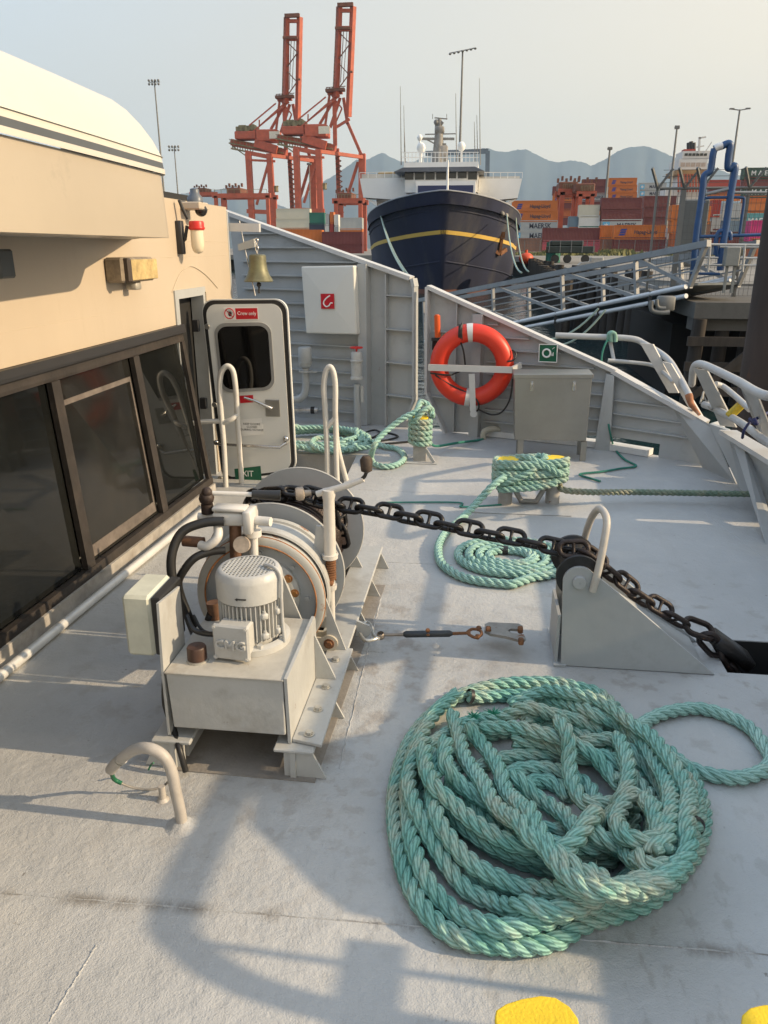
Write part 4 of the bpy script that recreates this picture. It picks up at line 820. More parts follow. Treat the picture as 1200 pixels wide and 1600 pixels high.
# second wrap over the drum top and tangled bight
chain(smooth_path([(-1.0, 3.2, .50), (-.95, 3.12, .57), (-.85, 3.02, .612), (-.76, 2.99, .628), (-.68, 3.0, .615), (-.62, 3.02, .59)], 5), ch, .0855, proto, 20)
chain(smooth_path([(-.60, 3.2, .50), (-.585, 3.2, .40), (-.56, 3.2, .3)], 5), ch, .0855, proto, 20)
chain(smooth_path([(.88, 2.93, .135), (.94, 2.94, .12), (1.0, 2.95, .06), (1.05, 2.96, .0), (1.10, 2.97, -.10), (1.15, 2.97, -.25)], 4), ch, .093, big, 30)
chain(smooth_path([(cen.x - .06, 2.90, cen.z + .085), (cen.x + .01, 2.9, cen.z + .095), (cen.x + .08, 2.9, cen.z + .05), (cen.x + .15, 2.91, cen.z - .0)], 4), ch, .0855, protoR, 60)
m = MB(); m.box((1.08, 2.97, .03), (.19, .12, .05), Matrix.Rotation(R(35), 3, 'Y'), bev=.008); m.cyl((1.0, 2.95, .06), (1.02, 2.95, .09), .03, 10); m.build('swivel_block', CHAIN, ch)
for o in (proto, protoR, big): bpy.data.objects.remove(o)
# ---------------------------------------------------------------- HANDLES
def hoopbar(name, label, pts, r, mat, cat='handrail', extra=(), grp=None):
    t = thing(name, label, cat, Vector(pts[0])); m = MB(); m.tube(smooth_path(pts, 6), r, 12); m.build('bent_tube', mat, t)
    for e in extra: m = MB(); m.tube(smooth_path(e, 4) if len(e) > 2 else e, r * .92, 12); m.build('cross_bar', mat, t)
    return t
Yh = 5.02
hoopbar('hatch_handhold', 'tall cream tube hoop in front of the white crew door', [py(353, 765, Yh), py(350, 700, Yh), py(345, 640, Yh), py(343, 605, Yh), py(346, 582, Yh), py(355, 572, Yh), py(364, 580, Yh), py(368, 605, Yh), py(370, 640, Yh + .03), py(374, 700, Yh + .05), py(378, 757, Yh + .08)], .0185, HOOP,
        extra=[[py(350, 660, Yh), py(362, 655, Yh), py(371, 648, Yh + .03)], [py(349, 658, Yh), py(318, 659, Yh), py(282, 664, Yh)]])
hoopbar('hatch_handhold', 'tall cream tube hoop behind the round winch flange', [py(512, 760, Yh), py(511, 700, Yh), py(508, 640, Yh), py(506, 605, Yh), py(509, 582, Yh), py(515, 573, Yh), py(521, 582, Yh), py(524, 605, Yh), py(524, 650, Yh), py(528, 700, Yh + .05), py(541, 750, Yh + .1)], .0185, HOOP,
        extra=[[py(511, 668, Yh), py(523, 654, Yh)], [py(524, 650, Yh), py(525, 700, Yh), py(527, 752, Yh)]])
hb = pz(285, 1290)
s0 = [hb, hb + Vector((-.003, 0, .06)), py(274, 1235, hb.y), py(268, 1205, hb.y), py(256, 1182, hb.y), py(236, 1170, hb.y + .0), py(215, 1170, hb.y + .01), py(196, 1180, hb.y + .02), py(182, 1192, hb.y + .03), py(173, 1203, hb.y + .04)]
ua = thing('bent_pipe', 'bent grey tube with green taped wire standing on the deck before the winch', 'handle', hb)
m = MB(); m.tube(smooth_path(s0, 6), .0165, 14); m.build('bent_tube', M('handle_grey', (.42, .39, .35), .5, 0, .15, 12, .2, 50, rust=.1, rscale=14, grime=.4, gcol=(.3, .26, .22)), ua)
m = MB(); m.turn([(.05, .0), (.034, .006), (.022, .018), (.0, .02)], hb, seg=20); m.build('weld_foot', DECK, ua)
m = MB(); e = s0[-1]; 
for i, f in enumerate((.3, .5)): 
    c = Vector(s0[-2]).lerp(Vector(s0[-3]), f); m.tube([c, c + (Vector(s0[-3]) - Vector(s0[-2])).normalized() * .006], .0185, 12)
m.build('clamp', BM, ua)
wp = [e, pz(178, 1217, .07), pz(205, 1230, .03), pz(235, 1234, .02), pz(258, 1226, .03), pz(270, 1212, .08)]
m = MB(); m.tube(smooth_path(wp, 8), .0038, 8); m.build('wire', M('grey_wire', (.28, .26, .23), .5, .3, .2, 20), ua)
m = MB(); m.tube(smooth_path([e, pz(178, 1217, .07), pz(190, 1224, .05)], 6), .0065, 8); m.build('green_tape', M('green_tape', (.01, .13, .06), .5), ua)
m = MB(); m.tube([hb + Vector((-.10, .10, 0)), hb + Vector((-.10, .10, .05))], [.012, .010], 10); m.turn([(.02, 0), (.012, .01)], hb + Vector((-.10, .10, 0)), seg=12); tag(m.build('deck_stud', MC['handle_grey']), 'short grey stud standing on the deck inside the bent tube handle', 'stud')
m = MB(); m.tube(smooth_path([pz(232, 1203, .05), pz(236, 1195, .07), pz(240, 1192, .09)], 4), .003, 6); m.build('green_string', MC['green_tape'], ua)
# ---------------------------------------------------------------- LIFEBUOY
rc = py(737, 571, 6.60)
lb = thing('lifebuoy', 'bright orange-red lifebuoy ring hanging on the grey bulwark', 'lifebuoy', rc)
RO = M('lifebuoy_shell', (.62, .035, .012), .42, 0, .10, 3, .15, 20, grime=.1)
MR, mr = .278, .076
m = MB(); pts = [rc + Vector((MR * math.cos(a), 0, MR * math.sin(a) * .98)) for a in [2 * math.pi * i / 64 for i in range(64)]]; m.tube(pts, mr, 20, closed=True); m.build('ring', RO, lb)
for a0, a1 in ((90, 99), (-99, -91)):
    m = MB(); m.tube([rc + Vector((MR * math.cos(R(a)), 0, MR * math.sin(R(a)) * .98)) for a in np.linspace(a0, a1, 5)], mr + .0025, 20, cap=False); m.build('reflective_band', M('reflective_tape', (.62, .62, .6), .3), lb)
BR_ = RUB
m = MB()
def rp(x, y, d=.0): return py(x, y, 6.60 - d)
m.tube(smooth_path([rp(722, 505, .05), rp(719, 515, .085), rp(718, 528, .06), rp(724, 548, .02), rp(727, 570, .0)], 6), .0075, 8)
m.tube(smooth_path([rp(672, 583, .07), rp(700, 586, .07), rp(712, 583, .02), rp(722, 578, .0)], 6), .0075, 8)
m.tube(smooth_path([rp(680, 586, .075), rp(705, 602, .06), rp(730, 614, .05), rp(745, 625, .08), rp(748, 638, .07), rp(741, 646, .05)], 6), .0075, 8)
m.tube(smooth_path([rp(748, 640, .05), rp(768, 648, .04), rp(785, 643, .04), rp(797, 622, .06), rp(801, 592, .06)], 6), .0075, 8)
m.tube(smooth_path([rp(793, 565, .08), rp(803, 562, .08), rp(806, 552, .05), rp(800, 547, .04)], 6), .0075, 8)
for i in range(3): m.tube([rp(718 + i * 2, 507, .06), rp(717 + i * 2, 520, .09), rp(717 + i * 2.5, 531, .06)], .007, 8)
m.build('grab_line', BR_, lb)
rk_ = thing('ring_holder', 'grey T shaped holder bar across the orange lifebuoy', 'bracket', py(737, 600, 6.5))
m = MB(); a = py(669, 574, 6.49); b = py(800, 578, 6.49); m.bar(a, b, .02, .052); m.tube(smooth_path([b, b + Vector((.05, .01, .004)), b + Vector((.075, .05, .02)), b + Vector((.08, .10, .03))], 4), .012, 8) if 0 else m.bar(b, b + Vector((.075, .09, .03)), .02, .05); m.build('cross_bar', CAPM, rk_)
m = MB(); m.bar(py(737, 584, 6.492), py(739, 642, 6.50), .05, .018, up=(0, -1, 0)); m.turn([(.03, 0), (.03, .02), (0, .02)], py(740, 646, 6.51), (0, -1, 0), 16); m.build('upright_bar', CAPM, rk_)
# orange smoke float
sf = thing('smoke_signal', 'slim orange marker tube standing upright on the bulwark left of the ring', 'marker tube', py(683, 530, 6.78))
m = MB(); m.tube([py(684, 527, 6.78), py(683, 493, 6.78)], .026, 16); m.turn([(.02, 0), (.018, .008), (0, .01)], py(683, 493, 6.78), seg=16); m.build('tube', M('signal_orange', (.62, .09, .01), .45), sf)
m = MB(); m.box(py(682, 530, 6.8), (.085, .07, .02)); m.box(py(676, 538, 6.8), (.008, .03, .09)); m.box(py(680, 540, 6.82), (.04, .02, .09)); m.build('holder', BLACK, sf)
# ---------------------------------------------------------------- WALL ITEMS on the left bulwark
fb = thing('fire_locker', 'white square fire hose locker with a small red sign on the ribbed bulwark', 'locker', bp(514, 470, LA, LB, .1))
c4 = [bp(x, y, LA, LB, .17) for x, y in ((478, 521), (557, 523), (552.5, 415), (470, 416.5))]
nn = -n
m = MB(); m.prism(c4, -n * .13); m.build('locker_body', M('locker_gelcoat', (.62, .62, .58), .4, 0, .04, 2, grime=.1), fb, bevel=.012)
cm = sum(c4, Vector()) / 4; m = MB(); inn = [cm.lerp(p, .96) + n * .002 for p in c4]; apex = cm + n * .018
m.add(inn + [apex], [(0, 1, 4), (1, 2, 4), (2, 3, 4), (3, 0, 4)]); m.build('lid', MC['locker_gelcoat'], fb)
sg = [bp(x, y, LA, LB, .1935) for x, y in ((502, 482.5), (522.5, 482.5), (522, 459), (501, 459))]
m = MB(); m.prism(sg, n * .002); m.build('red_sign', SIGNR, fb)
m = MB(); m.tube(smooth_path([bp(x, y, LA, LB, .1985) for x, y in ((515.5, 462), (511, 465), (506.5, 470), (505.8, 475), (509.5, 479), (514, 477.5), (516.5, 473.5), (519.5, 473.8))], 5), .006, 6); m.build('hose_symbol', WHITE, fb)
vp = thing('vent_pipe', 'grey bent vent pipe with a drum shaped head against the bulwark left', 'pipe', py(478, 650, 7.1))
m = MB(); m.turn([(0, .17), (.055, .17), (.062, .16), (.062, .0), (.05, -.012), (.035, -.02)], py(477, 571, 7.1) + Vector((0, 0, -.0)), seg=24); m.turn([(.064, 0), (.066, .005), (.064, .01)], py(477, 566, 7.1), seg=24); m.build('vent_head', GREY, vp)
m = MB(); m.turn([(.03, 0), (.066, 0), (.066, .012), (.03, .012)], py(478, 581, 7.1), seg=20); m.box(py(482, 581, 7.05), (.16, .02, .008)); m.build('flange', WGREY, vp)
m = MB(); m.tube(smooth_path([py(477, 575, 7.1), py(478, 600, 7.1), py(476, 615, 7.1), py(468, 623, 7.1), py(452, 625, 7.1), py(430, 625, 7.1)], 6), .036, 16); m.build('pipe_run', GREY, vp)
vl = thing('valve_post', 'grey upright pipe with a thick head and red hand wheel beside the bulwark post', 'pipe', py(559, 676, 6.95))
a = py(559, 676, 6.95); m = MB(); m.cyl(a, py(558, 600, 6.95), .032, 20); m.build('pipe_run', GREY, vl)
b = py(557.5, 590, 6.95); m = MB(); m.turn([(.03, -.02), (.058, -.015), (.060, 0), (.056, .012), (.05, .014), (.05, .14), (.058, .145), (.058, .16), (.05, .165), (.05, .22), (.04, .235), (0, .235)], b, seg=24); m.build('valve_head', WGREY, vl)
m = MB(); c = b + Vector((0, 0, .27)); m.tube([c + Vector((.055 * math.cos(a_), .055 * math.sin(a_), 0)) for a_ in [2 * math.pi * i / 20 for i in range(20)]], .006, 6, closed=True); m.bar(c - Vector((.055, 0, 0)), c + Vector((.055, 0, 0)), .008, .008); m.bar(c - Vector((0, .055, 0)), c + Vector((0, .055, 0)), .008, .008); m.cyl(c - Vector((0, 0, .04)), c, .008, 8); m.build('hand_wheel', RED, vl)
m = MB(); m.box(py(566, 616, 6.93), (.03, .03, .15), bev=.003); m.build('tag_plate', WGREY, vl)
tr = thing('foil_tube', 'silver wrapped tube with a black band lying against the bulwark', 'tube', py(480, 641, 7.15))
m = MB(); m.cyl(py(450, 641, 7.15), py(497, 641, 7.15), .033, 20); m.build('sleeve', M('foil_sleeve', (.5, .5, .5), .3, .7, .3, 20, .8, 60), tr)
m = MB(); m.cyl(py(486, 641, 7.15), py(492, 641, 7.15), .0345, 20); m.build('black_band', RUB, tr)
# bell on its bracket
bY = 6.05; be = thing('ship_bell', 'aged brass bell hanging from a grey bracket near the cabin corner', 'bell', py(403, 420, bY))
bt = py(402, 397, bY)
m = MB(); m.lathe([(0, 0), (.052, -.002), (.064, -.010), (.066, -.03), (.067, -.07), (.072, -.11), (.085, -.15), (.102, -.178), (.112, -.196), (.110, -.202), (.10, -.198), (.08, -.16), (.06, -.10), (.055, -.03), (0, -.02)], bt, (0, 0, 1), 40); m.build('bell_body', M('aged_brass', (.15, .145, .085), .5, .35, .3, 10, .15, 40, grime=.6, gcol=(.16, .17, .09), rscale=8), be)
m = MB(); m.cyl(bt + Vector((0, 0, -.02)), bt + Vector((0, 0, -.22)), .006, 8); m.ball(bt + Vector((0, 0, -.225)), .02, 10); m.tube([bt + Vector((0, 0, -.24)), bt + Vector((.0, 0, -.29))], .008, 8); m.build('clapper', BLACK, be)
m = MB()
for i in range(4):
    c = bt + Vector((0, 0, .012 + i * .028)); v = Vector((1, 0, 0)) if i % 2 else Vector((0, 1, 0)); m.tube([c + v * (.011 * math.cos(a_)) + Vector((0, 0, .019 * math.sin(a_))) for a_ in [2 * math.pi * k / 12 for k in range(12)]], .0042, 6, closed=True)
m.build('hanging_chain', CHROME, be)
bk = thing('bell_bracket', 'pair of pale steel bracket arms holding the bell at the cabin corner', 'bracket', py(370, 358, bY))
m = MB(); m.bar(py(357, 355, bY - .02), py(406, 356, bY - .02), .05, .06); m.build('upper_arm', CAPM, bk)
m = MB(); m.prism([py(371, 382, bY), py(396, 373, bY), py(397, 386, bY), py(373, 392, bY)], (0, .05, 0)); m.build('lower_arm', GREY, bk)
m = MB(); m.tube(smooth_path([py(374, 345, bY + .05), py(382, 385, bY + .05), py(392, 430, bY + .05), py(399, 462, bY + .05)], 4), .005, 6); m.build('stay_wire', CHROME, bk)
m = MB(); m.tube(smooth_path([px(269, 457, XW + .003), px(280, 430, XW + .003), px(292, 418, XW + .003), px(303, 417, XW + .003), px(322, 430, XW + .003), px(340, 450, XW + .003)], 5), .003, 6); tag(m.build('rain_gutter', CABIN), 'thin curved drip strip welded on the cream wall above the doorway', 'drip strip')
# steel locker
bxY = 6.02; sb = thing('steel_locker', 'stainless steel box on legs with two latches below the green sign', 'locker', py(862, 700, bxY))
f = [py(x, y, bxY) for x, y in ((804, 687), (916, 689), (925, 590), (804, 590))]
m = MB(); m.prism(f, (0, .24, 0)); m.build('box_body', STEEL, sb, bevel=.004)
m = MB(); m.prism([f[3] + Vector((-.008, -.012, -.005)), f[2] + Vector((.008, -.012, -.005)), f[2] + Vector((.008, -.012, .028)), f[3] + Vector((-.008, -.012, .028))], (0, .265, 0)); m.build('lid', STEEL, sb, bevel=.004)
for x in (831, 897):
    m = MB(); p = py(x, 604, bxY - .006); m.box(p, (.022, .012, .075), bev=.002); m.box(p + Vector((0, -.012, .01)), (.014, .012, .03), bev=.002); m.build('latch', CHROME, sb)
for x, y in ((811, 711), (908, 716)):
    for dy in (0, .2):
        m = MB(); p = pz(x, y); p.y += dy + .01; zt2 = f[0].z; m.box((p.x, bxY + .02 + dy, zt2 / 2 - .001), (.045, .03, zt2)); m.build('leg', STEEL, sb)
gs = [bp(x, y, RA, RB, .09) for x, y in ((842, 565), (870, 566), (871, 538.5), (843, 538))]
gz_ = thing('lifebuoy_sign', 'small green and white safety sign with a ring symbol on the bulwark', 'sign', gs[0]); m = MB(); m.prism(gs, -n2 * .004); m.build('sign_panel', SIGNG, gz_)
gc = sum(gs, Vector()) / 4; m = MB(); c = gc + n2 * .003 - d2 * .012; m.tube([c + d2 * (.032 * math.cos(a_)) + Vector((0, 0, .032 * math.sin(a_))) for a_ in [2 * math.pi * k / 20 for k in range(20)]], .0075, 6, closed=True)
for q_ in ((.045, .035, .062, .05), (.045, -.02, .045, .0), (.055, -.02, .055, .01)): m.bar(c + d2 * q_[0] + Vector((0, 0, q_[1])), c + d2 * q_[2] + Vector((0, 0, q_[3])), .006, .004)
m.build('ring_symbol', WHITE, gz_)
m = MB()
for a_, b_ in zip(gs, gs[1:] + gs[:1]): m.bar(a_ + n2 * .003, b_ + n2 * .003, .004, .006)
m.build('sign_border', WHITE, gz_)
# hand rails at the right
RAILM = M('rail_paint', (.43, .43, .42), .42, 0, .10, 6, .15, 40, rust=.10, rscale=9, grime=.35)
def P3(x, y, Y): return py(x, y, Y)
r1 = thing('side_handrail', 'grey tube handrail rising over the sloping bulwark, green cord knotted on it', 'handrail', P3(940, 560, 6.9))
rail = [P3(868, 524, 6.95), P3(920, 526, 6.9), P3(985, 529, 6.85), P3(1008, 538, 6.8), P3(1042, 560, 6.55), P3(1062, 590, 6.3), P3(1078, 620, 6.1)]
m = MB(); m.tube(smooth_path(rail, 6), .026, 14); m.build('top_tube', RAILM, r1)
m = MB(); a = P3(1076, 617, 6.1); b = P3(1080, 632, 6.05); c = P3(1093, 648, 5.98); m.tube([a, a.lerp(b, .3), b, c], [.028, .029, .022, .012], 14); m.build('rusty_end', M('rust_patch', (.34, .13, .05), .7, 0, .5, 14, .4, 40, grime=.6, gcol=(.6, .55, .45), rscale=7), r1)
m = MB(); m.tube(smooth_path([P3(950, 563, 6.75), P3(985, 566, 6.75), P3(1020, 571, 6.7), P3(1040, 585, 6.5), P3(1052, 597, 6.35)], 5), .016, 10); m.build('lower_tube', RAILM, r1)
for c in ([(1000, 536), (1020, 538), (1060, 614), (1045, 614)], [(1035, 565), (1048, 568), (1100, 655), (1080, 645)]):
    m = MB(); m.prism([P3(x, y, 6.55 if c[0][0] < 1010 else 6.25) for x, y in c], (.012, .012, 0)); m.build('post_plate', RAILM, r1)
m = MB(); m.tube([P3(953, 530, 6.9), P3(959, 563, 6.8)], .016, 8); m.build('short_post', RAILM, r1)
r2 = thing('side_handrail', 'thick pale tube handrail at the right edge with wide plate posts and a blue cord', 'handrail', P3(1110, 640, 5.4))
e = [pz(1085, 640, .46), pz(1081, 600, .66), pz(1083, 580, .80), pz(1088, 570, .87), pz(1102, 571, .885), pz(1150, 594, .885), pz(1200, 619, .885)]
dirn = (e[-1] - e[-2]).normalized(); e += [Vector((1.72, 4.2, .885)), Vector((1.70, 3.0, .88)), Vector((1.66, 2.3, .88)), Vector((1.66, 1.9, .90)), Vector((1.66, 1.62, .90))]
m = MB(); m.tube(smooth_path(e[1:], 6), .025, 14); m.build('top_tube', RAILM, r2)
m = MB(); m.tube(smooth_path([pz(1118, 600, .74), pz(1130, 604, .72), pz(1150, 620, .68), pz(1172, 640, .64)], 5), .019, 10); m.build('lower_tube', RAILM, r2)
m = MB(); m.tube(smooth_path([pz(1100, 632, .55), pz(1120, 640, .55), pz(1160, 662, .55), pz(1215, 700, .55), Vector((1.85, 4.0, .55))], 5), .024, 14); m.build('side_tube', RAILM, r2)
for c in ([(1084, 576, .85), (1104, 578, .85), (1150, 668, .42), (1125, 665, .42)], [(1157, 606, .85), (1183, 618, .85), (1208, 680, .5), (1190, 690, .45)]):
    m = MB(); m.prism([pz(*q) for q in c], (.012, .012, 0)); m.build('post_plate', RAILM, r2)
m = MB(); m.tube(smooth_path([pz(1160, 684, .55), pz(1163, 672, .62), pz(1172, 660, .64), pz(1190, 650, .66), pz(1210, 640, .66)], 5), .0085, 8); m.tube(smooth_path([pz(1172, 655, .66), pz(1182, 662, .66), pz(1178, 655, .68)], 5), .012, 8); m.build('blue_cord', M('navy_cord', (.015, .02, .09), .6, bump=.5), r2)
m = MB(); m.box(pz(1150, 640, .60), (.05, .05, .13), Matrix.Rotation(R(40), 3, 'Y'), bev=.008); m.build('yellow_tag', M('old_yellow', (.5, .36, .02), .5, 0, .4, 20), r2)
m = MB(); m.tube(smooth_path([pz(1097, 625, .6), pz(1100, 612, .62), pz(1108, 620, .6), pz(1106, 632, .56), pz(1112, 640, .55)], 5), .008, 8); m.tube(smooth_path([pz(1094, 630, .6), pz(1098, 618, .6), pz(1104, 628, .57)], 5), .006, 8); m.build('cord_wrap', M('dirty_cord', (.25, .24, .21), .7, bump=.6), r2)
# rest of the rail beside the camera: rounded end, posts and an added panel that shades the deck
r3 = thing('boarding_rail', 'pale tube boarding rail beside the camera at the right with a rounded end', 'handrail', (1.66, 1.3, 0))
m = MB(); m.tube(smooth_path([(1.66, 2.9, .88), (1.66, 2.75, .91), (1.66, 2.6, 1.02), (1.66, 2.45, 1.085), (1.66, 1.9, 1.105), (1.66, 1.38, 1.11), (1.66, 1.26, 1.07), (1.66, 1.18, .97), (1.66, 1.15, .78), (1.66, 1.155, .4), (1.66, 1.155, 0)], 6), .03, 12); m.build('bent_tube', RAILM, r3)
m = MB(); m.cyl((1.66, 1.28, 0), (1.66, 1.28, 1.06), .010, 8); m.cyl((1.66, .2, .865), (1.66, 1.35, .865), .034, 12); m.build('cross_bar', RAILM, r3)
m = MB()
for i in range(9): pass
pf = [(1.46, .60), (1.50, .905), (1.575, .955), (1.68, 1.01), (1.76, 1.06), (1.95, 1.075), (2.14, 1.03), (2.24, .95), (2.34, .86), (2.40, .60)]  # outline of the added panel, shaped to the shadow it casts on deck
m = MB(); m.prism([(1.645, y - .075, z) for y, z in pf], (.035, 0, 0)); tag(m.build('shadow_panel', M('shadow_panel_grey', (.3, .3, .28), .8, bump=.4), bevel=.012), 'unseen grey panel added at the boarding rail to shade the deck', 'shadow panel')
# ---------------------------------------------------------------- BOLLARDS AND ROPES
STB = M('bollard_paint', (.33, .32, .30), .55, 0, .2, 10, .3, 60, rust=.2, rscale=12, grime=.5)
def post(par, c, r, h, capr=None, cap=True):
    m = MB(); m.turn([(r, 0), (r, h)], c, seg=28); m.build('post', STB, par)
    if cap: m = MB(); m.turn([(0, -.01), (capr, -.01), (capr, .006), (0, .0065)], Vector(c) + Vector((0, 0, h)), seg=28); m.build('cap', YELLOW, par)
d1 = thing('double_bollard', 'twin grey bollard with two yellow caps and a V brace wrapped in green rope', 'bollard', (.36, 4.88, 0))
ca, cb = Vector((.205, 4.86, .006)), Vector((.515, 4.92, .006)); BH = .30
for c in (ca, cb): post(d1, c, .046, BH, .072)
m = MB(); mid = (ca + cb) / 2; m.tube([ca + Vector((.03, 0, .15)), mid + Vector((-.05, 0, .015)), mid + Vector((.05, 0, .015)), cb + Vector((-.03, 0, .15))], .018, 10); m.build('brace', STB, d1)
TEAL = rope_mat('teal_rope', (.29, .50, .44), (.42, .64, .56), (.40, .36, .25), .55)
TEALB = rope_mat('teal_rope_faded', (.27, .46, .39), (.38, .57, .48), (.44, .40, .30), .8)
TEALD = rope_mat('green_line', (.04, .22, .17), (.07, .32, .25), (.2, .3, .24), .3)
def stadium(z, r, tilt=0, n=40, a0=0.):
    pts = []
    dd = (cb - ca).normalized(); nn_ = Vector((-dd.y, dd.x, 0)); L = (cb - ca).length / 2; mid_ = (ca + cb) / 2
    for i in range(n):
        t = i / n * 2 * math.pi + a0; c = math.cos(t); s_ = math.sin(t); sh = max(-1, min(1, c * 1.8)); pts.append(mid_ + dd * (sh * L + (c * r)) + nn_ * (s_ * r * (1 if abs(s_) < 2 else 1)) + Vector((0, 0, z + tilt * s_ * 1.0 + .004 * math.sin(5 * t))))
    return pts
paths = []
hel = []
for k in range(5):
    for p, i in zip(stadium(.150 + k * .031, .073 + (.003 if k % 2 else 0), .008 * (-1) ** k), range(40)): hel.append(p + Vector((0, 0, .031 * i / 40)))
paths.append(smooth_path(hel, 2))
# crossing turns on top
paths.append(smooth_path([ca + Vector((-.075, -.01, .17)), ca + Vector((-.03, -.08, .16)), (ca + cb) / 2 + Vector((-.02, -.095, .235)), cb + Vector((-.07, -.03, .305)), cb + Vector((-.09, .05, .30)), (ca + cb) / 2 + Vector((0, .08, .29)), ca + Vector((.08, .07, .28))], 8))
paths.append(smooth_path([ca + Vector((.05, .05, .27)), (ca + cb) / 2 + Vector((-.05, -.02, .315)), (ca + cb) / 2 + Vector((.03, -.06, .30)), cb + Vector((.0, -.085, .235)), cb + Vector((.075, -.02, .2))], 8))
paths.append(smooth_path([cb + Vector((.01, -.09, .16)), (ca + cb) / 2 + Vector((.03, -.10, .14)), ca + Vector((.0, -.09, .125)), ca + Vector((-.05, -.07, .12))], 8))
tailp = [cb + Vector((-.12, -.085, .23)), pz(815, 730, .24), pz(775, 755, .19), pz(752, 778, .11), pz(735, 797, .06), pz(716, 815, .035), pz(700, 828, .028), pz(690, 842, .026), pz(685, 858, .025), pz(690, 880, .025), pz(715, 898, .025), pz(750, 908, .025), pz(800, 913, .025)]
# flat spiral coil
cc = pz(797, 870, .025); sp_ = []
tail_end = tailp[-1]
a_out = math.atan2(tail_end.y - cc.y, tail_end.x - cc.x)
for i in range(4 * 36 + 20):
    a = a_out + 2 * math.pi * i / 36; t = i / (4 * 36); r = max(.10, .285 - .051 * i / 36); sp_.append(cc + Vector((r * 1.13 * math.cos(a), r * .98 * math.sin(a), .0 + .001 * math.sin(a * 3))))
coilp = smooth_path(tailp, 8) + smooth_path(sp_[2:], 2)
outer = [pz(800, 913, .025)]
gr = thing('mooring_rope', 'pale green rope wrapped round the twin bollard, ending in a flat spiral on the deck', 'rope', (.2, 4.2, 0))
rope('bollard_wraps', paths, .0235, TEALB, gr, pitch=.125)
rope('spiral_coil', [coilp], .024, TEAL, gr, pitch=.13)
m = MB(); pe_ = sp_[-1]; pd = (Vector(sp_[-1]) - Vector(sp_[-3])).normalized(); m.tube([Vector(pe_) - pd * .01, Vector(pe_) + pd * .05], .0245, 12); m.build('taped_end', RUB, gr)
lead = [cb + Vector((-.06, .085, .14)), cb + Vector((.03, .075, .13)), pz(880, 765, .12), pz(920, 769, .10), pz(990, 769, .08), pz(1060, 770, .075), pz(1120, 771, .08), pz(1190, 772, .11)]
ro_ = rope('rope_to_fairlead', [smooth_path(lead, 10)], .0215, rope_mat('weathered_rope', (.16, .24, .18), (.28, .35, .26), (.33, .30, .22), 1.1), gr, pitch=.11)
# single bollard
sbp = thing('single_bollard', 'single bollard with a yellow cap, wound tall with pale green rope', 'bollard', (-.43, 5.86, 0))
bc = Vector((-.437, 5.90, 0)); m = MB(); m.box(bc + Vector((0, 0, .07)), (.10, .10, .14)); m.build('post', STB, sbp)
m = MB(); m.cyl(bc + Vector((0, 0, .14)), bc + Vector((0, 0, .34)), .05, 20); m.build('post', STB, sbp)
m = MB(); m.turn([(0, 0), (.062, 0), (.062, .012), (0, .013)], bc + Vector((0, 0, .34)), seg=24); m.build('cap', YELLOW, sbp)
m = MB(); m.prism([bc + Vector((-.14, -.12, .002)), bc + Vector((.14, -.12, .002)), bc + Vector((.14, .14, .002)), bc + Vector((-.14, .14, .002))], (0, 0, .005)); m.bar(bc + Vector((.05, -.05, .1)), bc + Vector((.12, -.1, .01)), .006, .03); m.build('base_plate', DECK, sbp)
hel = []
for i in range(5 * 30 + 1):
    a = -2 * math.pi * i / 30 + 1; hel.append(bc + Vector((.075 * math.cos(a), .075 * math.sin(a), .135 + .043 * i / 30)))
r5 = thing('mooring_rope', 'pale green rope wound round the single bollard and trailing left in loops', 'rope', (-.8, 6.1, 0))
q0 = hel[-1]
over = [bc + Vector((.09, .0, .36)), bc + Vector((.06, .04, .43)), bc + Vector((.0, .03, .46)), py(650, 643, 5.85), py(632, 652, 5.8), py(610, 668, 5.75), py(592, 685, 5.65), py(583, 700, 5.6), pz(580, 714, .04), pz(584, 724, .028), pz(600, 729, .025), pz(620, 726, .025), pz(632, 715, .025), pz(622, 702, .025), pz(600, 697, .03), pz(580, 690, .03), pz(560, 684, .03), pz(540, 678, .03), pz(520, 672, .03), pz(500, 668, .028)]
rope('bollard_turns', [smooth_path(hel, 2)], .0235, TEALB, r5, pitch=.12)
rope('trailing_loop', [smooth_path(over, 8)], .0235, TEAL, r5, pitch=.13)
rope('top_turn', [smooth_path([bc + Vector((-.06, -.05, .30)), bc + Vector((-.02, -.08, .36)), bc + Vector((.04, -.05, .42)), bc + Vector((.08, .02, .41)), bc + Vector((.09, .06, .34))], 8)], .0235, TEALB, r5, pitch=.12)
lc = []
cc2 = pz(520, 690, .03)
for j in range(3):
    for i in range(36):
        a = 2 * math.pi * i / 36; lc.append(pz(500, 690, .03) + Vector(((.42 - j * .05) * math.cos(a), (.34 - j * .05) * math.sin(a), .012 + .03 * j * (1 if math.sin(a) > 0 else .4) + .02 * (math.sin(a * 2 + j) > .3))))
inner = smooth_path([pz(590, 697, .06), pz(560, 700, .05), pz(530, 705, .05), pz(500, 702, .07), pz(487, 692, .08), pz(500, 684, .08), pz(530, 686, .08), pz(555, 694, .07), pz(545, 704, .06)], 8)
rope('deck_loops', [smooth_path(lc, 2), inner], .0235, TEAL, r5, pitch=.13)
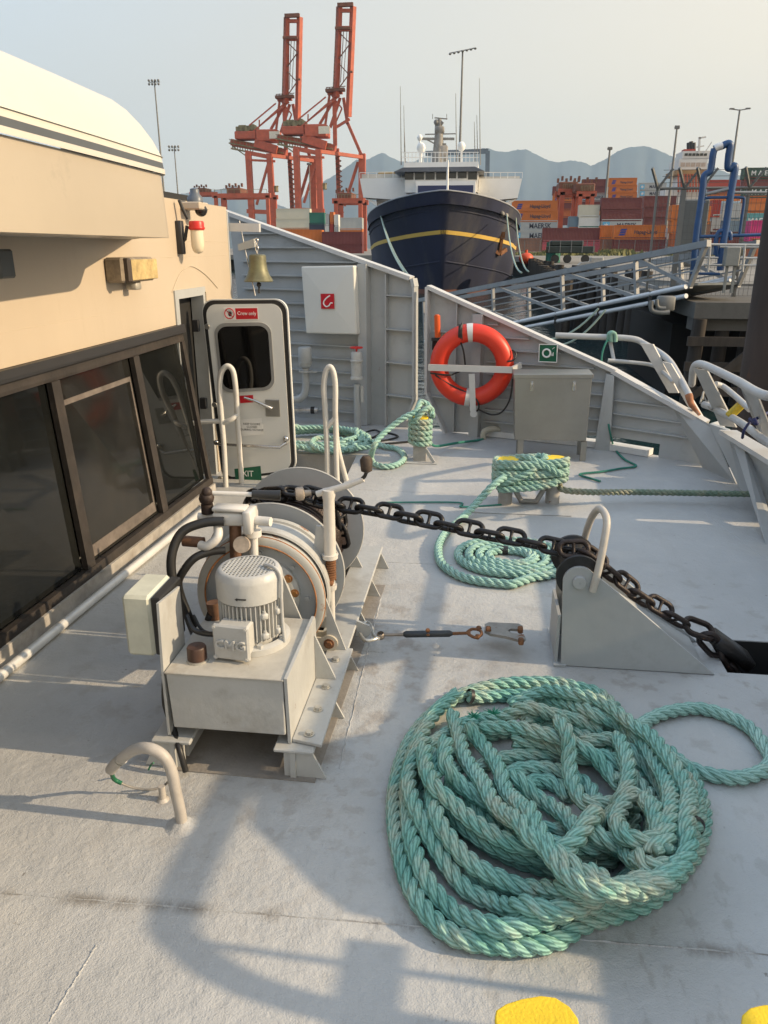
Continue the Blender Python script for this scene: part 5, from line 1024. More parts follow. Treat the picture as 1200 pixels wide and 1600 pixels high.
# green thin line from single bollard to fairlead
tl = rope('thin_line', [smooth_path([bc + Vector((.07, .02, .17)), py(680, 697, 6.0), py(715, 692, 6.3), py(752, 687, 6.65), py(757, 682, 6.7)], 8)], .011, TEALD, None, pitch=.05, seg=5); tag(tl, 'thin dark green line from the single bollard to the small roller at the bulwark foot', 'rope')
m = MB(); m.tube(smooth_path([py(755, 686, 6.7), py(757, 674, 6.7), py(772, 670, 6.75), py(785, 674, 6.8), py(788, 688, 6.8)], 6), .026, 12); tag(m.build('deck_eye', M('eye_paint', (.48, .45, .36), .5, 0, .1, 8)), 'small cream bent tube eye at the foot of the bulwark', 'deck eye')
# cord hanging from the handrail
gl = rope('hanging_cord', [smooth_path([P3(956, 532, 6.85), P3(947, 535, 6.8), P3(940, 560, 6.75), P3(943, 600, 6.6), P3(948, 640, 6.5), P3(953, 675, 6.35), pz(960, 700, .02), pz(975, 717, .012), pz(994, 728, .012), pz(970, 732, .012), pz(940, 737, .012), pz(906, 741, .012), pz(925, 748, .012), pz(938, 752, .012)], 8)], .0085, TEALD, None, pitch=.04, seg=5); tag(gl, 'thin green cord hanging from the handrail and lying loose on the deck', 'rope')
m = MB(); m.tube(smooth_path([P3(950, 532, 6.86), P3(952, 521, 6.86), P3(959, 521, 6.86), P3(960, 534, 6.86)], 5), .018, 8); m.tube(smooth_path([P3(955, 534, 6.82), P3(955, 521, 6.82), P3(961, 522, 6.82), P3(962, 534, 6.82)], 5), .016, 8); tag(m.build('cord_knot', M('knot_green', (.2, .36, .28), .7, 0, .2, 20, 1, 60)), 'pale green knot tied round the top handrail tube', 'knot')
m = MB(); m.tube(smooth_path([pz(600, 785, .01), pz(590, 0, .01) if 0 else pz(715, 785, .01), pz(722, 792, .01), pz(790, 788, .01)], 6), .006, 6); tag(m.build('loose_string', MC['green_tape'] if 0 else M('cord_green', (.03, .2, .15), .6)), 'thin green cord lying on the deck behind the twin bollard', 'cord') 
m = MB(); m.tube(smooth_path([pz(566, 676, .01), pz(580, 684, .01), pz(600, 676, .01), pz(622, 682, .01), pz(600, 688, .01), pz(570, 690, .01), pz(590, 694, .01), pz(640, 690, .01)], 6), .009, 6); m.tube(smooth_path([pz(575, 690, .01), pz(560, 682, .02), pz(585, 672, .02), pz(600, 680, .01)], 6), .009, 6); tag(m.build('black_cord', RUB), 'tangled thin black cord on the deck below the valve pipe', 'cord')
# ---- the big pile: traced turns, each dropped on those below it
def zc_(pts, closed=False): return [(580 + x / 1.935, 1030 + y / 1.935) for x, y in pts]
RR = .0255
turns = [
 [(180, 300), (150, 380), (160, 470), (210, 560), (290, 640), (390, 690), (500, 715), (610, 715), (720, 700), (800, 640), (840, 560), (850, 470), (820, 390), (760, 310), (680, 250), (580, 215), (470, 215), (370, 225), (280, 250), (230, 300)],
 [(260, 330), (240, 400), (270, 480), (340, 550), (430, 600), (530, 630), (640, 640), (730, 600), (780, 530), (790, 450), (750, 370), (690, 310), (600, 290), (500, 290), (400, 300), (330, 330), (300, 400), (330, 470), (400, 520)],
 [(600, 420), (560, 380), (500, 370), (450, 400), (440, 450), (480, 500), (560, 520), (640, 500), (680, 450), (660, 390), (600, 350), (520, 330), (430, 340), (380, 390)],
 [(740, 150), (690, 105), (620, 85), (560, 72), (500, 70), (400, 75), (300, 98), (210, 145), (140, 215), (95, 300), (72, 400), (72, 500), (90, 600), (125, 700), (180, 780), (260, 840), (370, 862), (480, 866), (570, 845), (640, 800), (760, 765), (860, 720), (940, 640), (990, 560), (1005, 470), (985, 390), (950, 330), (900, 280)],
 [(260, 115), (200, 160), (160, 215), (130, 280), (110, 370), (112, 470), (125, 560), (165, 660), (230, 740), (310, 790), (400, 815), (500, 800), (580, 770), (680, 740), (780, 720), (860, 690), (920, 620), (955, 540), (960, 450), (930, 380), (880, 320), (820, 260), (740, 210), (650, 180), (560, 170), (460, 190)],
 [(700, 200), (620, 180), (520, 160), (420, 160), (320, 175), (240, 210), (190, 250), (170, 310), (185, 380), (230, 450), (300, 510), (380, 560), (470, 590), (560, 600), (650, 590), (740, 570), (820, 560), (870, 500), (850, 430), (800, 370), (760, 320), (700, 290), (620, 280), (520, 250), (430, 240)],
 [(160, 240), (125, 310), (112, 370), (130, 440), (165, 510), (220, 590), (290, 660), (370, 710), (450, 745), (540, 765), (640, 765), (720, 760), (800, 735), (850, 700), (910, 640), (950, 560), (985, 480), (980, 420), (950, 360)],
 [(205, 290), (185, 400), (200, 480), (250, 560), (320, 630), (420, 680), (520, 700), (640, 705), (740, 700), (840, 660), (900, 590), (920, 500), (900, 420), (860, 350), (800, 290), (730, 240), (640, 215)],
 [(160, 270), (165, 330), (195, 390), (250, 440), (320, 500), (400, 550), (470, 590), (540, 610), (620, 600), (680, 585), (760, 560)],
 [(225, 260), (225, 320), (260, 370), (330, 420), (400, 470), (460, 530), (520, 580), (580, 630), (660, 680), (740, 700), (820, 690)],
 [(330, 205), (420, 205), (500, 220), (570, 240), (650, 270), (710, 305), (755, 350)],
 [(560, 250), (590, 300), (600, 350), (620, 400), (660, 440), (740, 440), (790, 460)],
 [(430, 350), (480, 400), (540, 440), (600, 490), (650, 540), (700, 590), (760, 625), (830, 625), (900, 630)],
 [(745, 240), (770, 290), (778, 350), (765, 410), (720, 460), (670, 510), (610, 560), (560, 600)],
 [(300, 92), (400, 95), (500, 110), (590, 130), (670, 165), (750, 200), (810, 245), (850, 300), (885, 360), (905, 430), (895, 520), (880, 580)],
 [(420, 130), (520, 95), (620, 115), (710, 150), (790, 200), (850, 245), (890, 300), (930, 360), (960, 420), (950, 500), (960, 570), (930, 630), (870, 680), (800, 700)],
 [(245, 165), (262, 220), (280, 290), (320, 350), (360, 420), (420, 480), (480, 540), (520, 600), (600, 660), (680, 700), (760, 690), (840, 660)],
 [(290, 200), (330, 250), (375, 310), (400, 370), (430, 430), (480, 500), (530, 560), (590, 610), (650, 655), (720, 690), (790, 690), (870, 665), (930, 620)],
 [(850, 590), (870, 540), (860, 480), (820, 450), (770, 460), (740, 500), (760, 540), (820, 560), (865, 545)],
]
NP = []                                             # placed samples (x, y, z)
done = []
for ti, tr_ in enumerate(turns):
    scr = zc_(tr_); z = np.full(len(scr), .05 if ti < 5 else .09)
    for it in range(3):
        ctr = [pz(x, y, float(zz)) for (x, y), zz in zip(scr, z)]
        sm = np.array([tuple(p) for p in smooth_path(ctr, 10)]); zz = np.full(len(sm), RR)
        if NP:
            Q = np.array(NP)
            for i, p in enumerate(sm):
                d_ = np.hypot(Q[:, 0] - p[0], Q[:, 1] - p[1]); k = d_ < 1.86 * RR
                if k.any(): zz[i] = max(zz[i], (Q[k, 2] + np.sqrt(np.maximum(0, (1.86 * RR) ** 2 - d_[k] ** 2))).max())
        zz = np.minimum(zz, RR + .165); need = zz.copy()
        # rope is stiff: spread the rises along it
        for _ in range(3):
            zs = zz.copy(); kk = 5
            pad = np.pad(zz, kk, mode='edge'); av = np.convolve(pad, np.ones(2 * kk + 1) / (2 * kk + 1), 'valid'); zz = np.maximum(av, need - .004)
        sm[:, 2] = zz; z = np.array([zz[min(len(zz) - 1, i * 10)] for i in range(len(scr))])
    NP += [tuple(p) for p in sm[::2]]; done.append([Vector(p) for p in sm])
bigr = thing('mooring_rope', 'large tangled pile of thick pale green rope at the lower right', 'rope', (.28, 2.0, 0))
rope('piled_turns', done, RR, rope_mat('pile_rope', (.20, .45, .38), (.38, .64, .55), (.47, .46, .34), .85, bump=.9), bigr, pitch=.128, seg=9, step=.0065)
lo_ = zc_([(860, 260), (800, 225), (830, 190), (880, 165), (940, 152), (1000, 150), (1080, 172), (1150, 212), (1190, 265), (1210, 300), (1190, 335), (1120, 358), (1040, 352), (960, 328), (900, 300)])
rope('loose_loop', [smooth_path([pz(x, y, .025 + (.06 if i in (0, 1, 14) else 0)) for i, (x, y) in enumerate(lo_)], 10)], RR * .95, TEAL, bigr, pitch=.128, seg=9)
m = MB(); rf = random.Random(3)
for i in range(1500):                                # loose fibres standing off the worn strands
    t_ = rf.choice(done); p = rf.choice(t_); a = rf.uniform(-.2, math.pi + .2); d_ = Vector((math.cos(a), rf.uniform(-.6, .6), abs(math.sin(a)))).normalized(); c = p + d_ * RR * .96; e_2 = c + Vector((rf.gauss(0, 1), rf.gauss(0, 1), rf.uniform(.1, 1))).normalized() * rf.uniform(.006, .016); w_ = Vector((.0006, .0004, 0)); m.add([c - w_, c + w_, e_2], [(0, 1, 2)])
m.build('loose_fibres', M('rope_fibre', (.42, .50, .38), .8), bigr)
# frayed knots and black whipping
for (x, y, z) in ((370, 165, .15), (850, 470, .14), (310, 175, .13)):
    m = MB(); c = pz(*zc_([(x, y)])[0], z)
    for i in range(40):
        v = Vector((random.gauss(0, 1), random.gauss(0, 1), abs(random.gauss(0, 1)))).normalized(); m.tube([c, c + v * random.uniform(.012, .03) + Vector((random.uniform(-.01, .01), 0, 0))], .0012, 3)
    m.build('frayed_end', M('frayed_fibre', (.42, .34, .14) if x != 370 or y > 170 else (.03, .25, .16), .8), bigr)
for (x, y) in ((930, 458), (972, 490), (338, 82)):
    best = min((p for t in done for p in t), key=lambda p: (Vector(p) - pz(*zc_([(x, y)])[0], .12)).length)
    t = next(t for t in done if best in t); i = t.index(best); i = max(1, min(len(t) - 2, i)); dd = (t[i + 1] - t[i - 1]).normalized()
    m = MB(); m.tube([best - dd * .007, best + dd * .007], RR * 1.06, 14, cap=False); m.build('black_whipping', RUB, bigr)
# yellow painted bollard tops at the bottom edge
def disk_poly(pts, z): return [pz(x, y, z) for x, y in pts]
t = thing('deck_bollard', 'yellow topped bollard at the bottom edge of the photo, right of centre', 'bollard', pz(838, 1590, 0)); 
m = MB(); m.prism(disk_poly([(773, 1590), (775, 1578), (790, 1568), (815, 1560), (845, 1555), (868, 1558), (890, 1572), (903, 1590), (906, 1605), (900, 1640), (840, 1660), (785, 1640), (775, 1605)], .30), (0, 0, -.012)); m.build('cap', YELLOW, t, bevel=.003); pc = pz(838, 1605, .29)
m = MB(); m.cyl(Vector((pc.x, pc.y, .001)), pc, .045, 24); m.build('post', STB, t)
t = thing('deck_bollard', 'yellow topped bollard cut off by the bottom right corner of the photo', 'bollard', pz(1190, 1600, 0)); 
m = MB(); m.prism(disk_poly([(1158, 1600), (1160, 1585), (1172, 1574), (1195, 1569), (1230, 1572), (1260, 1590), (1270, 1620), (1220, 1640), (1165, 1625)], .30), (0, 0, -.012)); m.build('cap', YELLOW, t, bevel=.003); pc = pz(1210, 1608, .29)
m = MB(); m.cyl(Vector((pc.x, pc.y, .001)), pc, .045, 24); m.build('post', STB, t)
# ================================================================ BACKGROUND
# ---- mountains
mt_m = M('mountain_forest', (.03, .048, .06), .9, 0, .35, .004, 0, grime=.3, gcol=(.09, .09, .085), rscale=.003)
def ridge(name, prof, D, base, seed, depth=2200):
    rnd = random.Random(seed); xs = np.arange(prof[0][0], prof[-1][0] + 1, 3.0); ys = np.interp(xs, [p[0] for p in prof], [p[1] for p in prof])
    m = MB(); n = len(xs); rows = 16; V = []
    ph = [rnd.uniform(0, 6) for _ in range(12)]
    for j in range(rows):
        f = j / (rows - 1)                          # 0 = ridge, 1 = foot
        for i, (x, y) in enumerate(zip(xs, ys)):
            t = py(x, y + (rnd.uniform(-.7, .7) if j == 0 else 0), D); hgt = t.z - base
            g = 1 - f ** .8; rib = sum(math.sin(x * (.025 * 1.7 ** k) + ph[k] + f * 3 * math.sin(ph[k + 5] + k)) / (1.5 ** k) for k in range(5)) * .05 * math.sin(math.pi * min(1, f * 1.2))
            Y = D - depth * f + rib * depth * 2.2 ; k = Y / D
            V.append((t.x * k, Y, base + hgt * max(0, g + rib)))
    m.add(V, [(j * n + i, j * n + i + 1, (j + 1) * n + i + 1, (j + 1) * n + i) for j in range(rows - 1) for i in range(n - 1)], True)
    return tag(m.build(name, mt_m), kind='structure')
ridge('mountains', [(-700, 330), (-200, 300), (60, 310), (180, 322), (300, 300), (345, 296), (368, 290), (392, 300), (430, 318), (452, 326), (480, 303), (500, 287), (522, 274), (540, 262), (556, 250), (575, 249), (586, 243), (598, 238), (608, 244), (624, 252), (645, 253), (662, 246), (690, 241), (722, 237), (745, 234), (760, 231), (772, 235), (790, 238), (808, 234), (822, 233), (838, 241), (855, 250), (872, 254), (893, 250), (912, 254), (924, 259), (945, 249), (965, 236), (985, 230), (1008, 228), (1025, 233), (1040, 240), (1058, 248), (1080, 258), (1105, 255), (1125, 266), (1150, 275), (1190, 280), (1300, 270), (1600, 300), (2000, 330)], 8200, -2, 3)
ridge('hills', [(-700, 350), (300, 330), (420, 345), (700, 335), (900, 330), (1010, 300), (1100, 312), (1200, 318), (1500, 325), (2000, 345)], 5200, -2, 5, 900)
# ---- containers
def cm(name, c): return M(name, c, .55, 0, .08, .25, 0, grime=.25, rscale=.3)
CC = {'orange': cm('container_orange', (.48, .13, .02)), 'dark orange': cm('container_dark_orange', (.36, .085, .02)), 'maroon': cm('container_maroon', (.12, .022, .022)), 'grey': cm('container_grey', (.36, .38, .37)), 'cream': cm('container_cream', (.52, .50, .40)), 'white': cm('container_white', (.60, .60, .56)), 'green': cm('container_green', (.015, .13, .09)), 'dark green': cm('container_dark_green', (.02, .065, .045)), 'navy': cm('container_navy', (.025, .035, .06)), 'pink': cm('container_pink', (.38, .06, .08)), 'brown': cm('container_brown', (.18, .09, .06)), 'magenta': cm('container_magenta', (.45, .015, .13)), 'teal': cm('container_teal', (.10, .30, .31)), 'blue grey': cm('container_blue_grey', (.13, .19, .24)), 'red': cm('container_red', (.30, .03, .02))}
for mm in CC.values():                               # corrugation
    t_ = mm.node_tree; wv = t_.nodes.new('ShaderNodeTexWave'); wv.inputs['Scale'].default_value = 1.1; tc_ = t_.nodes.new('ShaderNodeTexCoord'); b_ = t_.nodes.new('ShaderNodeBump'); b_.inputs['Strength'].default_value = .5; b_.inputs['Distance'].default_value = .06
    t_.links.new(tc_.outputs['Object'], wv.inputs[0]); t_.links.new(wv.outputs[0], b_.inputs['Height']); t_.links.new(b_.outputs[0], t_.nodes['Principled BSDF'].inputs['Normal'])
INKN = M('lettering_navy', (.03, .035, .06), .5); INKW = M('lettering_white', (.6, .6, .58), .5)
used_l = {}
def container(x0, x1, ytop, D, colr, where, txt=None, tier=None, ink=INKN, H=2.6, depth=2.44, tcol=None, logo=None):
    """face seen from here between bearings x0..x1; top at ytop; real height"""
    a = py(x0, ytop, D); b = py(x1, ytop, D); z1 = a.z; z0 = z1 - H; W = b.x - a.x
    lab = f'{colr} container {where}'
    t = thing('shipping_container', lab, 'container', ((a.x + b.x) / 2, D, z0), 'containers stacked in the terminal')
    m = MB(); m.box(((a.x + b.x) / 2, D + depth / 2, (z0 + z1) / 2), (W - .12, depth, H - .10)); m.build('body', CC[colr], t)
    m = MB()
    for x in (a.x + .1, b.x - .1): m.box((x, D + .02, (z0 + z1) / 2), (.16, .12, H - .02))
    for z in (z0 + .09, z1 - .09): m.box(((a.x + b.x) / 2, D + .0, z), (W - .36, .10, .16))
    m.build('corner_frame', CC[colr], t)
    if txt:
        s_ = {'H': ('Hapag-Lloyd', 1.25), 'M': ('MAERSK', 1.6), 'A': ('M A E R S K', 1.1)}.get(txt, (txt, 1.2))
        tx = (a.x + b.x) / 2 + W * (.12 if txt in 'HM' else 0)
        wdt = {'H': .50, 'M': .56, 'A': .8}.get(txt, .6) * W
        o = text(s_[0], ink, t, (tx, D - .06, (z0 + z1) / 2), 1.0, (R(90), 0, 0), ext=.01, bold=.02)
        nw = {'H': 5.6, 'M': 4.3, 'A': 5.9}.get(txt, 3.0); k = wdt / nw; o.scale = (k, min(k * 1.15, H * .62), 1)
        lx = a.x + W * (.17 if txt == 'H' else .12)
        if txt == 'H':
            m = MB()
            for i in range(3): m.prism([(lx - .75 + i * .12, D - .07, z0 + .72 + i * .42), (lx + .35 + i * .12, D - .07, z0 + .72 + i * .42), (lx + .62 + i * .12, D - .07, z0 + 1.06 + i * .42), (lx - .45 + i * .12, D - .07, z0 + 1.06 + i * .42)], (0, .03, 0))
            m.build('emblem', M('emblem_blue', (.02, .04, .22), .5), t)
        if txt == 'M':
            m = MB(); m.box((lx, D - .065, (z0 + z1) / 2), (1.5, .03, 1.5)); st = m.build('emblem', M('emblem_sky', (.10, .36, .55), .5), t)
            m = MB(); pts_ = []
            for i in range(14): r_ = .62 if i % 2 == 0 else .27; a_ = math.pi * i / 7; pts_.append((lx + r_ * math.sin(a_), D - .10, (z0 + z1) / 2 + r_ * math.cos(a_)))
            m.prism(pts_, (0, .02, 0)); m.build('star', INKW, st)
    return t
tn = ['on top', 'second from the top', 'third from the top', 'fourth from the top', 'fifth from the top', 'at the bottom']
def stack(x0, x1, ytop, D, cols, where, depth=2.44):
    """cols: list of (colour, text) from the top down"""
    for i, c in enumerate(cols):
        c, tx = c if isinstance(c, tuple) else (c, None); dx = random.uniform(-.2, .2)
        ti = tn[i] if i < len(cols) - 1 or len(cols) == 1 else 'lowest'
        if len(cols) == 1: ti = 'standing'
        k = py(x0, ytop, D); y2 = ytop + i * 2.62 * 1269 / D * .93
        container(x0 + dx, x1 + dx, y2, D, c, f'{ti} {where}', tx, depth=depth, ink=INKW if c in ('green', 'dark green', 'navy', 'maroon', 'teal', 'magenta', 'pink') else INKN)
stack(800, 872, 313.5, 200, [('orange', 'H'), ('orange', 'H'), ('grey', 'M'), ('grey', 'M'), 'brown'], 'of the stack just right of the blue ship')
stack(864, 905, 291, 262, ['maroon', ('orange', 'H'), 'maroon', 'dark orange', 'maroon'], 'of the stack behind the red yard gantry')
stack(910, 950, 280, 285, ['maroon', 'maroon', ('grey', 'M'), 'maroon', 'orange'], 'of the stack left of the small orange pile')
stack(952, 996, 278, 275, [('orange', 'H'), ('orange', 'H'), ('orange', 'H'), 'maroon'], 'of the high pile above the big maroon ones')
stack(999, 1042, 285.5, 290, [('grey', 'M'), ('grey', 'M'), 'dark orange', 'maroon', 'maroon'], 'of the grey pile right of the orange pile')
stack(905, 938, 320, 185, ['cream', 'white', 'green'], 'of the short stack left of the big maroon ones')
stack(889, 904, 338, 186, ['blue grey', 'dark orange'], 'of the small pile by the gantry leg')
stack(940, 1004, 309, 184, ['maroon', 'maroon', ('grey', 'M'), 'maroon'], 'of the big stack in the middle of the yard')
stack(1007, 1058, 306, 192, ['maroon', 'maroon', 'maroon', 'dark orange'], 'of the stack behind the tall fence post')
stack(848, 938, 356, 165, ['maroon', ('pink', None)], 'of the low front row left of the orange ones')
stack(938, 958, 352, 166, [('orange', None), 'brown'], 'between the front maroon and orange rows')
stack(960, 1041, 351.5, 160, [('orange', 'H'), 'maroon'], 'of the front row with large lettering')
stack(1044, 1062, 356, 162, ['grey', 'grey'], 'of the low pile right of the large lettering')
stack(800, 846, 372, 165, ['brown'], 'low behind the fence next to the ship')
stack(1050, 1066, 320, 150, ['orange', 'orange', 'dark orange'], 'of the narrow orange stack by the second ship')
stack(1068, 1084, 322, 150, ['grey', 'dark orange', 'grey', 'orange'], 'of the narrow stack beside the blue frame', depth=6)
stack(1086, 1096, 334, 130, ['white', 'white', 'grey'], 'of the pale stack seen through the blue frame')
stack(1098, 1112, 322, 132, ['orange', 'brown', 'grey', 'maroon'], 'of the mixed stack seen through the blue frame')
stack(1114, 1128, 312, 136, ['red', 'grey', 'maroon', 'blue grey', 'grey'], 'of the tall stack seen through the blue frame')
stack(1108, 1158, 281, 300, ['red', 'maroon', 'orange'], 'of the far red row behind the blue frame')
stack(1130, 1160, 318, 140, ['grey', 'blue grey', 'maroon', 'grey'], 'of the stack behind the blue gate')
stack(1163, 1240, 262, 210, [('dark green', 'A'), 'maroon', ('dark green', 'A'), ('orange', None), 'orange', 'orange', 'orange'][:5], 'of the tall stack at the right edge')
stack(1164, 1240, 314, 208, ['orange', 'dark orange'], 'of the lower orange tiers at the right edge')
stack(1162, 1222, 333, 140, [('teal', 'MAERSK'), 'green'], 'of the pile behind the magenta one')
stack(1174, 1230, 344, 110, [('magenta', None), 'dark orange'], 'of the front pile at the right edge')
# left group between the cranes and the bow
stack(431, 484, 326, 205, ['cream', 'cream', 'orange', 'orange'], 'of the cream stack below the cranes')
stack(483, 507, 332, 190, ['green', 'navy', 'orange', 'maroon'], 'of the green stack under the crane legs')
stack(508, 514, 334, 185, ['grey', 'white', 'dark orange'], 'of the slim stack beside the green one')
stack(515, 521, 331, 185, ['orange', 'red', 'orange'], 'of the slim orange and red stack')
stack(522, 529, 335, 185, ['white', 'grey', 'cream'], 'of the slim pale stack')
stack(531, 566, 340, 180, ['grey', 'orange', 'orange', 'maroon'], 'of the stack touching the blue hull')
stack(503, 566, 362, 160, ['maroon', 'maroon'], 'of the front row by the blue hull')
stack(455, 503, 359, 162, ['orange', 'brown'], 'of the front row behind the bulwark top')
# ---- cranes
CRR = M('crane_red', (.40, .085, .042), .6, 0, .2, .5, 0, grime=.5, gcol=(.20, .06, .045), rscale=.6)
CRD = M('crane_dark_steel', (.15, .055, .03), .7, 0, .35, .6, 0, grime=.3, rscale=.5)
CRY = M('crane_walkway', (.20, .17, .09), .7, 0, .4, .6)
CRW = M('crane_sign_white', (.62, .60, .50), .5)
def make_crane(D, dx, dy, label):
    def c(x, y, off=0.): return py(x, y, D) + Vector((0, off, 0))
    root = thing('harbour_crane', label, 'crane', c(430, 395), 'ship to shore cranes')
    root.location.z = GZ
    m = MB()
    def bb(m, a, b, w_, h_=None): m.bar(a, b, w_, h_ or w_)
    DD = 14
    for (a, b, o, w_) in (((388, 240), (397, 396), 0, 2.2), ((421, 240), (430, 396), 0, 2.2), ((439, 232), (448, 396), DD, 1.5), ((478, 240), (481, 396), DD, 2.6)):
        m = MB(); bb(m, c(*a, o), c(*b, o), w_); m.build('leg', CRR, root)
    m = MB()
    for i in range(12): y0 = 240 + i * 8; bb(m, c(437 + i * .6, y0, DD - 1.4), c(446 + i * .6, y0 + 4, DD - 1.4), .5, .4); bb(m, c(446 + i * .6, y0 + 4, DD - 1.4), c(437.6 + i * .6, y0 + 8, DD - 1.4), .4, .3)
    m.build('stair_tower', CRD, root)
    for a, b, w_ in ((c(419, 256), c(401, 320), .9), (c(472, 253, DD), c(452, 322, DD), 1.1)): m = MB(); bb(m, a, b, w_); m.build('brace', CRR, root)
    for a, b, w_ in ((c(384, 238), c(424, 246), 1.5), (c(424, 243), c(482, 246, DD), 1.3), (c(388, 250), c(430, 252), .8), (c(386, 330), c(432, 332), 1.6)): m = MB(); bb(m, a, b, w_); m.build('portal_beam', CRR, root)
    m = MB(); bb(m, c(356, 220, 6), c(442, 236, 6), 5.0, 2.4); bb(m, c(396, 222, 2), c(431, 233, 2), 1.5, 3.0); m.build('girder', CRR, root)
    m = MB()
    for i in range(16): x = 356 + i * 5.2; bb(m, c(x, 217 + i * .9, 3), c(x, 222 + i * .9, 3), .18)
    bb(m, c(354, 216, 3), c(438, 230, 3), .2); bb(m, c(354, 222, 3), c(440, 238, 3), .5, .5); bb(m, c(356, 230, 4), c(385, 236, 4), .5, .6); bb(m, c(358, 226, 4), c(384, 245, 4), .4)
    for i in range(9): x = 358 + i * 4; bb(m, c(x, 222 + i * .8, 4), c(x + 1, 232 + i * .8, 4), .3)
    m.build('walkway', CRY, root)
    m = MB(); a, b = c(398, 201, 2), c(440, 220, 2); m.box(((a.x + b.x) / 2 - 1, D + 5, (a.z + b.z) / 2), ((b.x - a.x) * .8, 8, (a.z - b.z) * .95), bev=.3); a, b = c(364, 204, 2), c(398, 216, 2); m.box(((a.x + b.x) / 2, D + 5, (a.z + b.z) / 2), (b.x - a.x, 7, a.z - b.z), bev=.3); m.build('machinery_house', CRR, root)
    m = MB(); a, b = c(420, 205), c(437, 216); m.box(((a.x + b.x) / 2, D + .6, (a.z + b.z) / 2), (b.x - a.x, .3, a.z - b.z)); m.build('sign_board', CRW, root)
    m = MB(); a, b = c(367, 197), c(398, 204)
    for i in range(7): m.box((a.x + (b.x - a.x) * (i + .5) / 7, D + 4, b.z + 1.0 + (i % 3) * .25), (2.0, 4, 1.8 + (i % 2) * .5), bev=.2)
    m.build('roof_gear', CRY, root)
    # A-frame and its forestays
    m = MB()
    for a, b, w_ in (((430, 152), (452, 150), 1.8), ((440, 152), (443, 232), 1.4), ((433, 155), (427, 205), .8), ((449, 160), (435, 205), 1.0), ((454, 160), (461, 200), 1.1), ((446, 152), (419, 200), .9), ((461, 198), (482, 245), 1.1), ((443, 205), (464, 192), .9), ((436, 156), (452, 176), .5), ((452, 176), (442, 200), .5)): bb(m, c(*a, 4), c(*b, 4), w_)
    m.build('mast_frame', CRR, root)
    m = MB()
    for a, b in (((429, 160), (387, 195)), ((447, 156), (403, 196)), ((450, 158), (380, 215)), ((403, 196), (403, 186))): bb(m, c(*a, 2), c(*b, 2), .45)
    m.build('stay', CRR, root)
    m = MB(); bb(m, c(429, 151, 2), c(457, 149, 2), 3.0, 1.0)
    for i in range(7): bb(m, c(430 + i * 4.3, 146, 2), c(430 + i * 4.3, 151, 2), .25)
    bb(m, c(429, 146, 2), c(458, 144, 2), .25); m.build('top_platform', CRD, root)
    # raised boom
    m = MB(); bb(m, c(448, 27, 0), c(444.5, 160, 2), 1.6, 1.8); bb(m, c(468.5, 27, 0), c(463.5, 190, 2), 1.6, 1.8); bb(m, c(448, 33), c(469, 33), 1.1); bb(m, c(447, 60), c(468, 60), 1.2, 1.6); m.build('boom', CRR, root)
    m = MB()
    for a, b in (((449, 66), (465, 82)), ((465, 82), (449, 104)), ((449, 112), (464, 128)), ((464, 128), (450, 148))): bb(m, c(*a), c(*b), .35)
    bb(m, c(455, 63), c(452, 140), .25); bb(m, c(460, 63), c(456, 140), .2); m.build('boom_lacing', CRD, root)
    m = MB(); bb(m, c(446, 26, -1), c(469, 25, -1), 1.4, 1.2); bb(m, c(443, 60, -1), c(466, 60, -1), 1.0, .8)
    for i in range(22): y = 30 + i * 5.6; bb(m, c(446.3 - i * .13, y, -1), c(444.6 - i * .13, y, -1), .35, .5)
    bb(m, c(445, 30, -1), c(442, 150, -1), .3); bb(m, c(464, 125, -1), c(470, 125, -1), .8, .6); m.build('boom_walkway', CRD, root)
    m = MB(); m.box(c(426, 295, 1), (3.4, 3, 2.2)); bb(m, c(418, 291, 1), c(434, 291, 1), .6, .5); bb(m, c(418, 299, 1), c(434, 299, 1), .6, .4); m.build('cable_reel', CRY, root)
    return root
cr1 = make_crane(330, 0, 0, 'left one of two red harbour cranes, its boom raised, slightly lower in the photo')
cr2 = copy_tree(cr1); cr2['label'] = 'right one of two red harbour cranes, nearest the blue ship, its raised boom reaching highest'
pA = py(457, 392, 330); pB = py(541.5, 390, 319); cr2.location = Vector(cr1.location) + Vector((pB.x - pA.x - 2.4, pB.y - pA.y, 0))
# ---- yard gantries
def gantry(x0, x1, ytop, D, label, h=None, wid=1.0, dual=True):
    a = py(x0, ytop, D); b = py(x1, ytop, D); t = thing('yard_gantry', label, 'gantry crane', ((a.x + b.x) / 2, D, GZ), 'yard gantry cranes')
    for yy in (0, 9):
        for x in (a.x, b.x): m = MB(); m.bar((x, D + yy, GZ), (x, D + yy, a.z), wid, wid); m.build('leg', CRR, t)
        m = MB(); m.bar((a.x - wid, D + yy, a.z), (b.x + wid, D + yy, a.z), wid, 1.3 * wid); m.build('top_beam', CRR, t)
    m = MB(); xm = a.x + (b.x - a.x) * .35; m.box((xm, D + 4, a.z + 1.4), (4.5, 8, 1.8), bev=.2); 
    for i in range(6): m.box((xm - 2.5 + i, D + 1, a.z + 2.6 + (i % 2) * .5), (.5, .8, 1.0))
    m.build('trolley', CRD, t)
    m = MB()
    for i in range(9): x = a.x + (b.x - a.x) * i / 8; m.bar((x, D - .7, a.z + .6), (x, D - .7, a.z + 1.7), .1, .1)
    m.bar((a.x, D - .7, a.z + 1.7), (b.x, D - .7, a.z + 1.7), .1, .1); m.build('railing', CRY, t)
gantry(337, 418, 306, 250, 'long red yard gantry at the left below the cranes')
gantry(300, 336, 303, 330, 'far red yard gantry just right of the cabin roof')
gantry(879, 904, 300, 205, 'red yard gantry among the containers right of the ship', wid=1.1)
gantry(907, 926, 303, 198, 'small red yard gantry left of the big maroon stack', wid=.9)
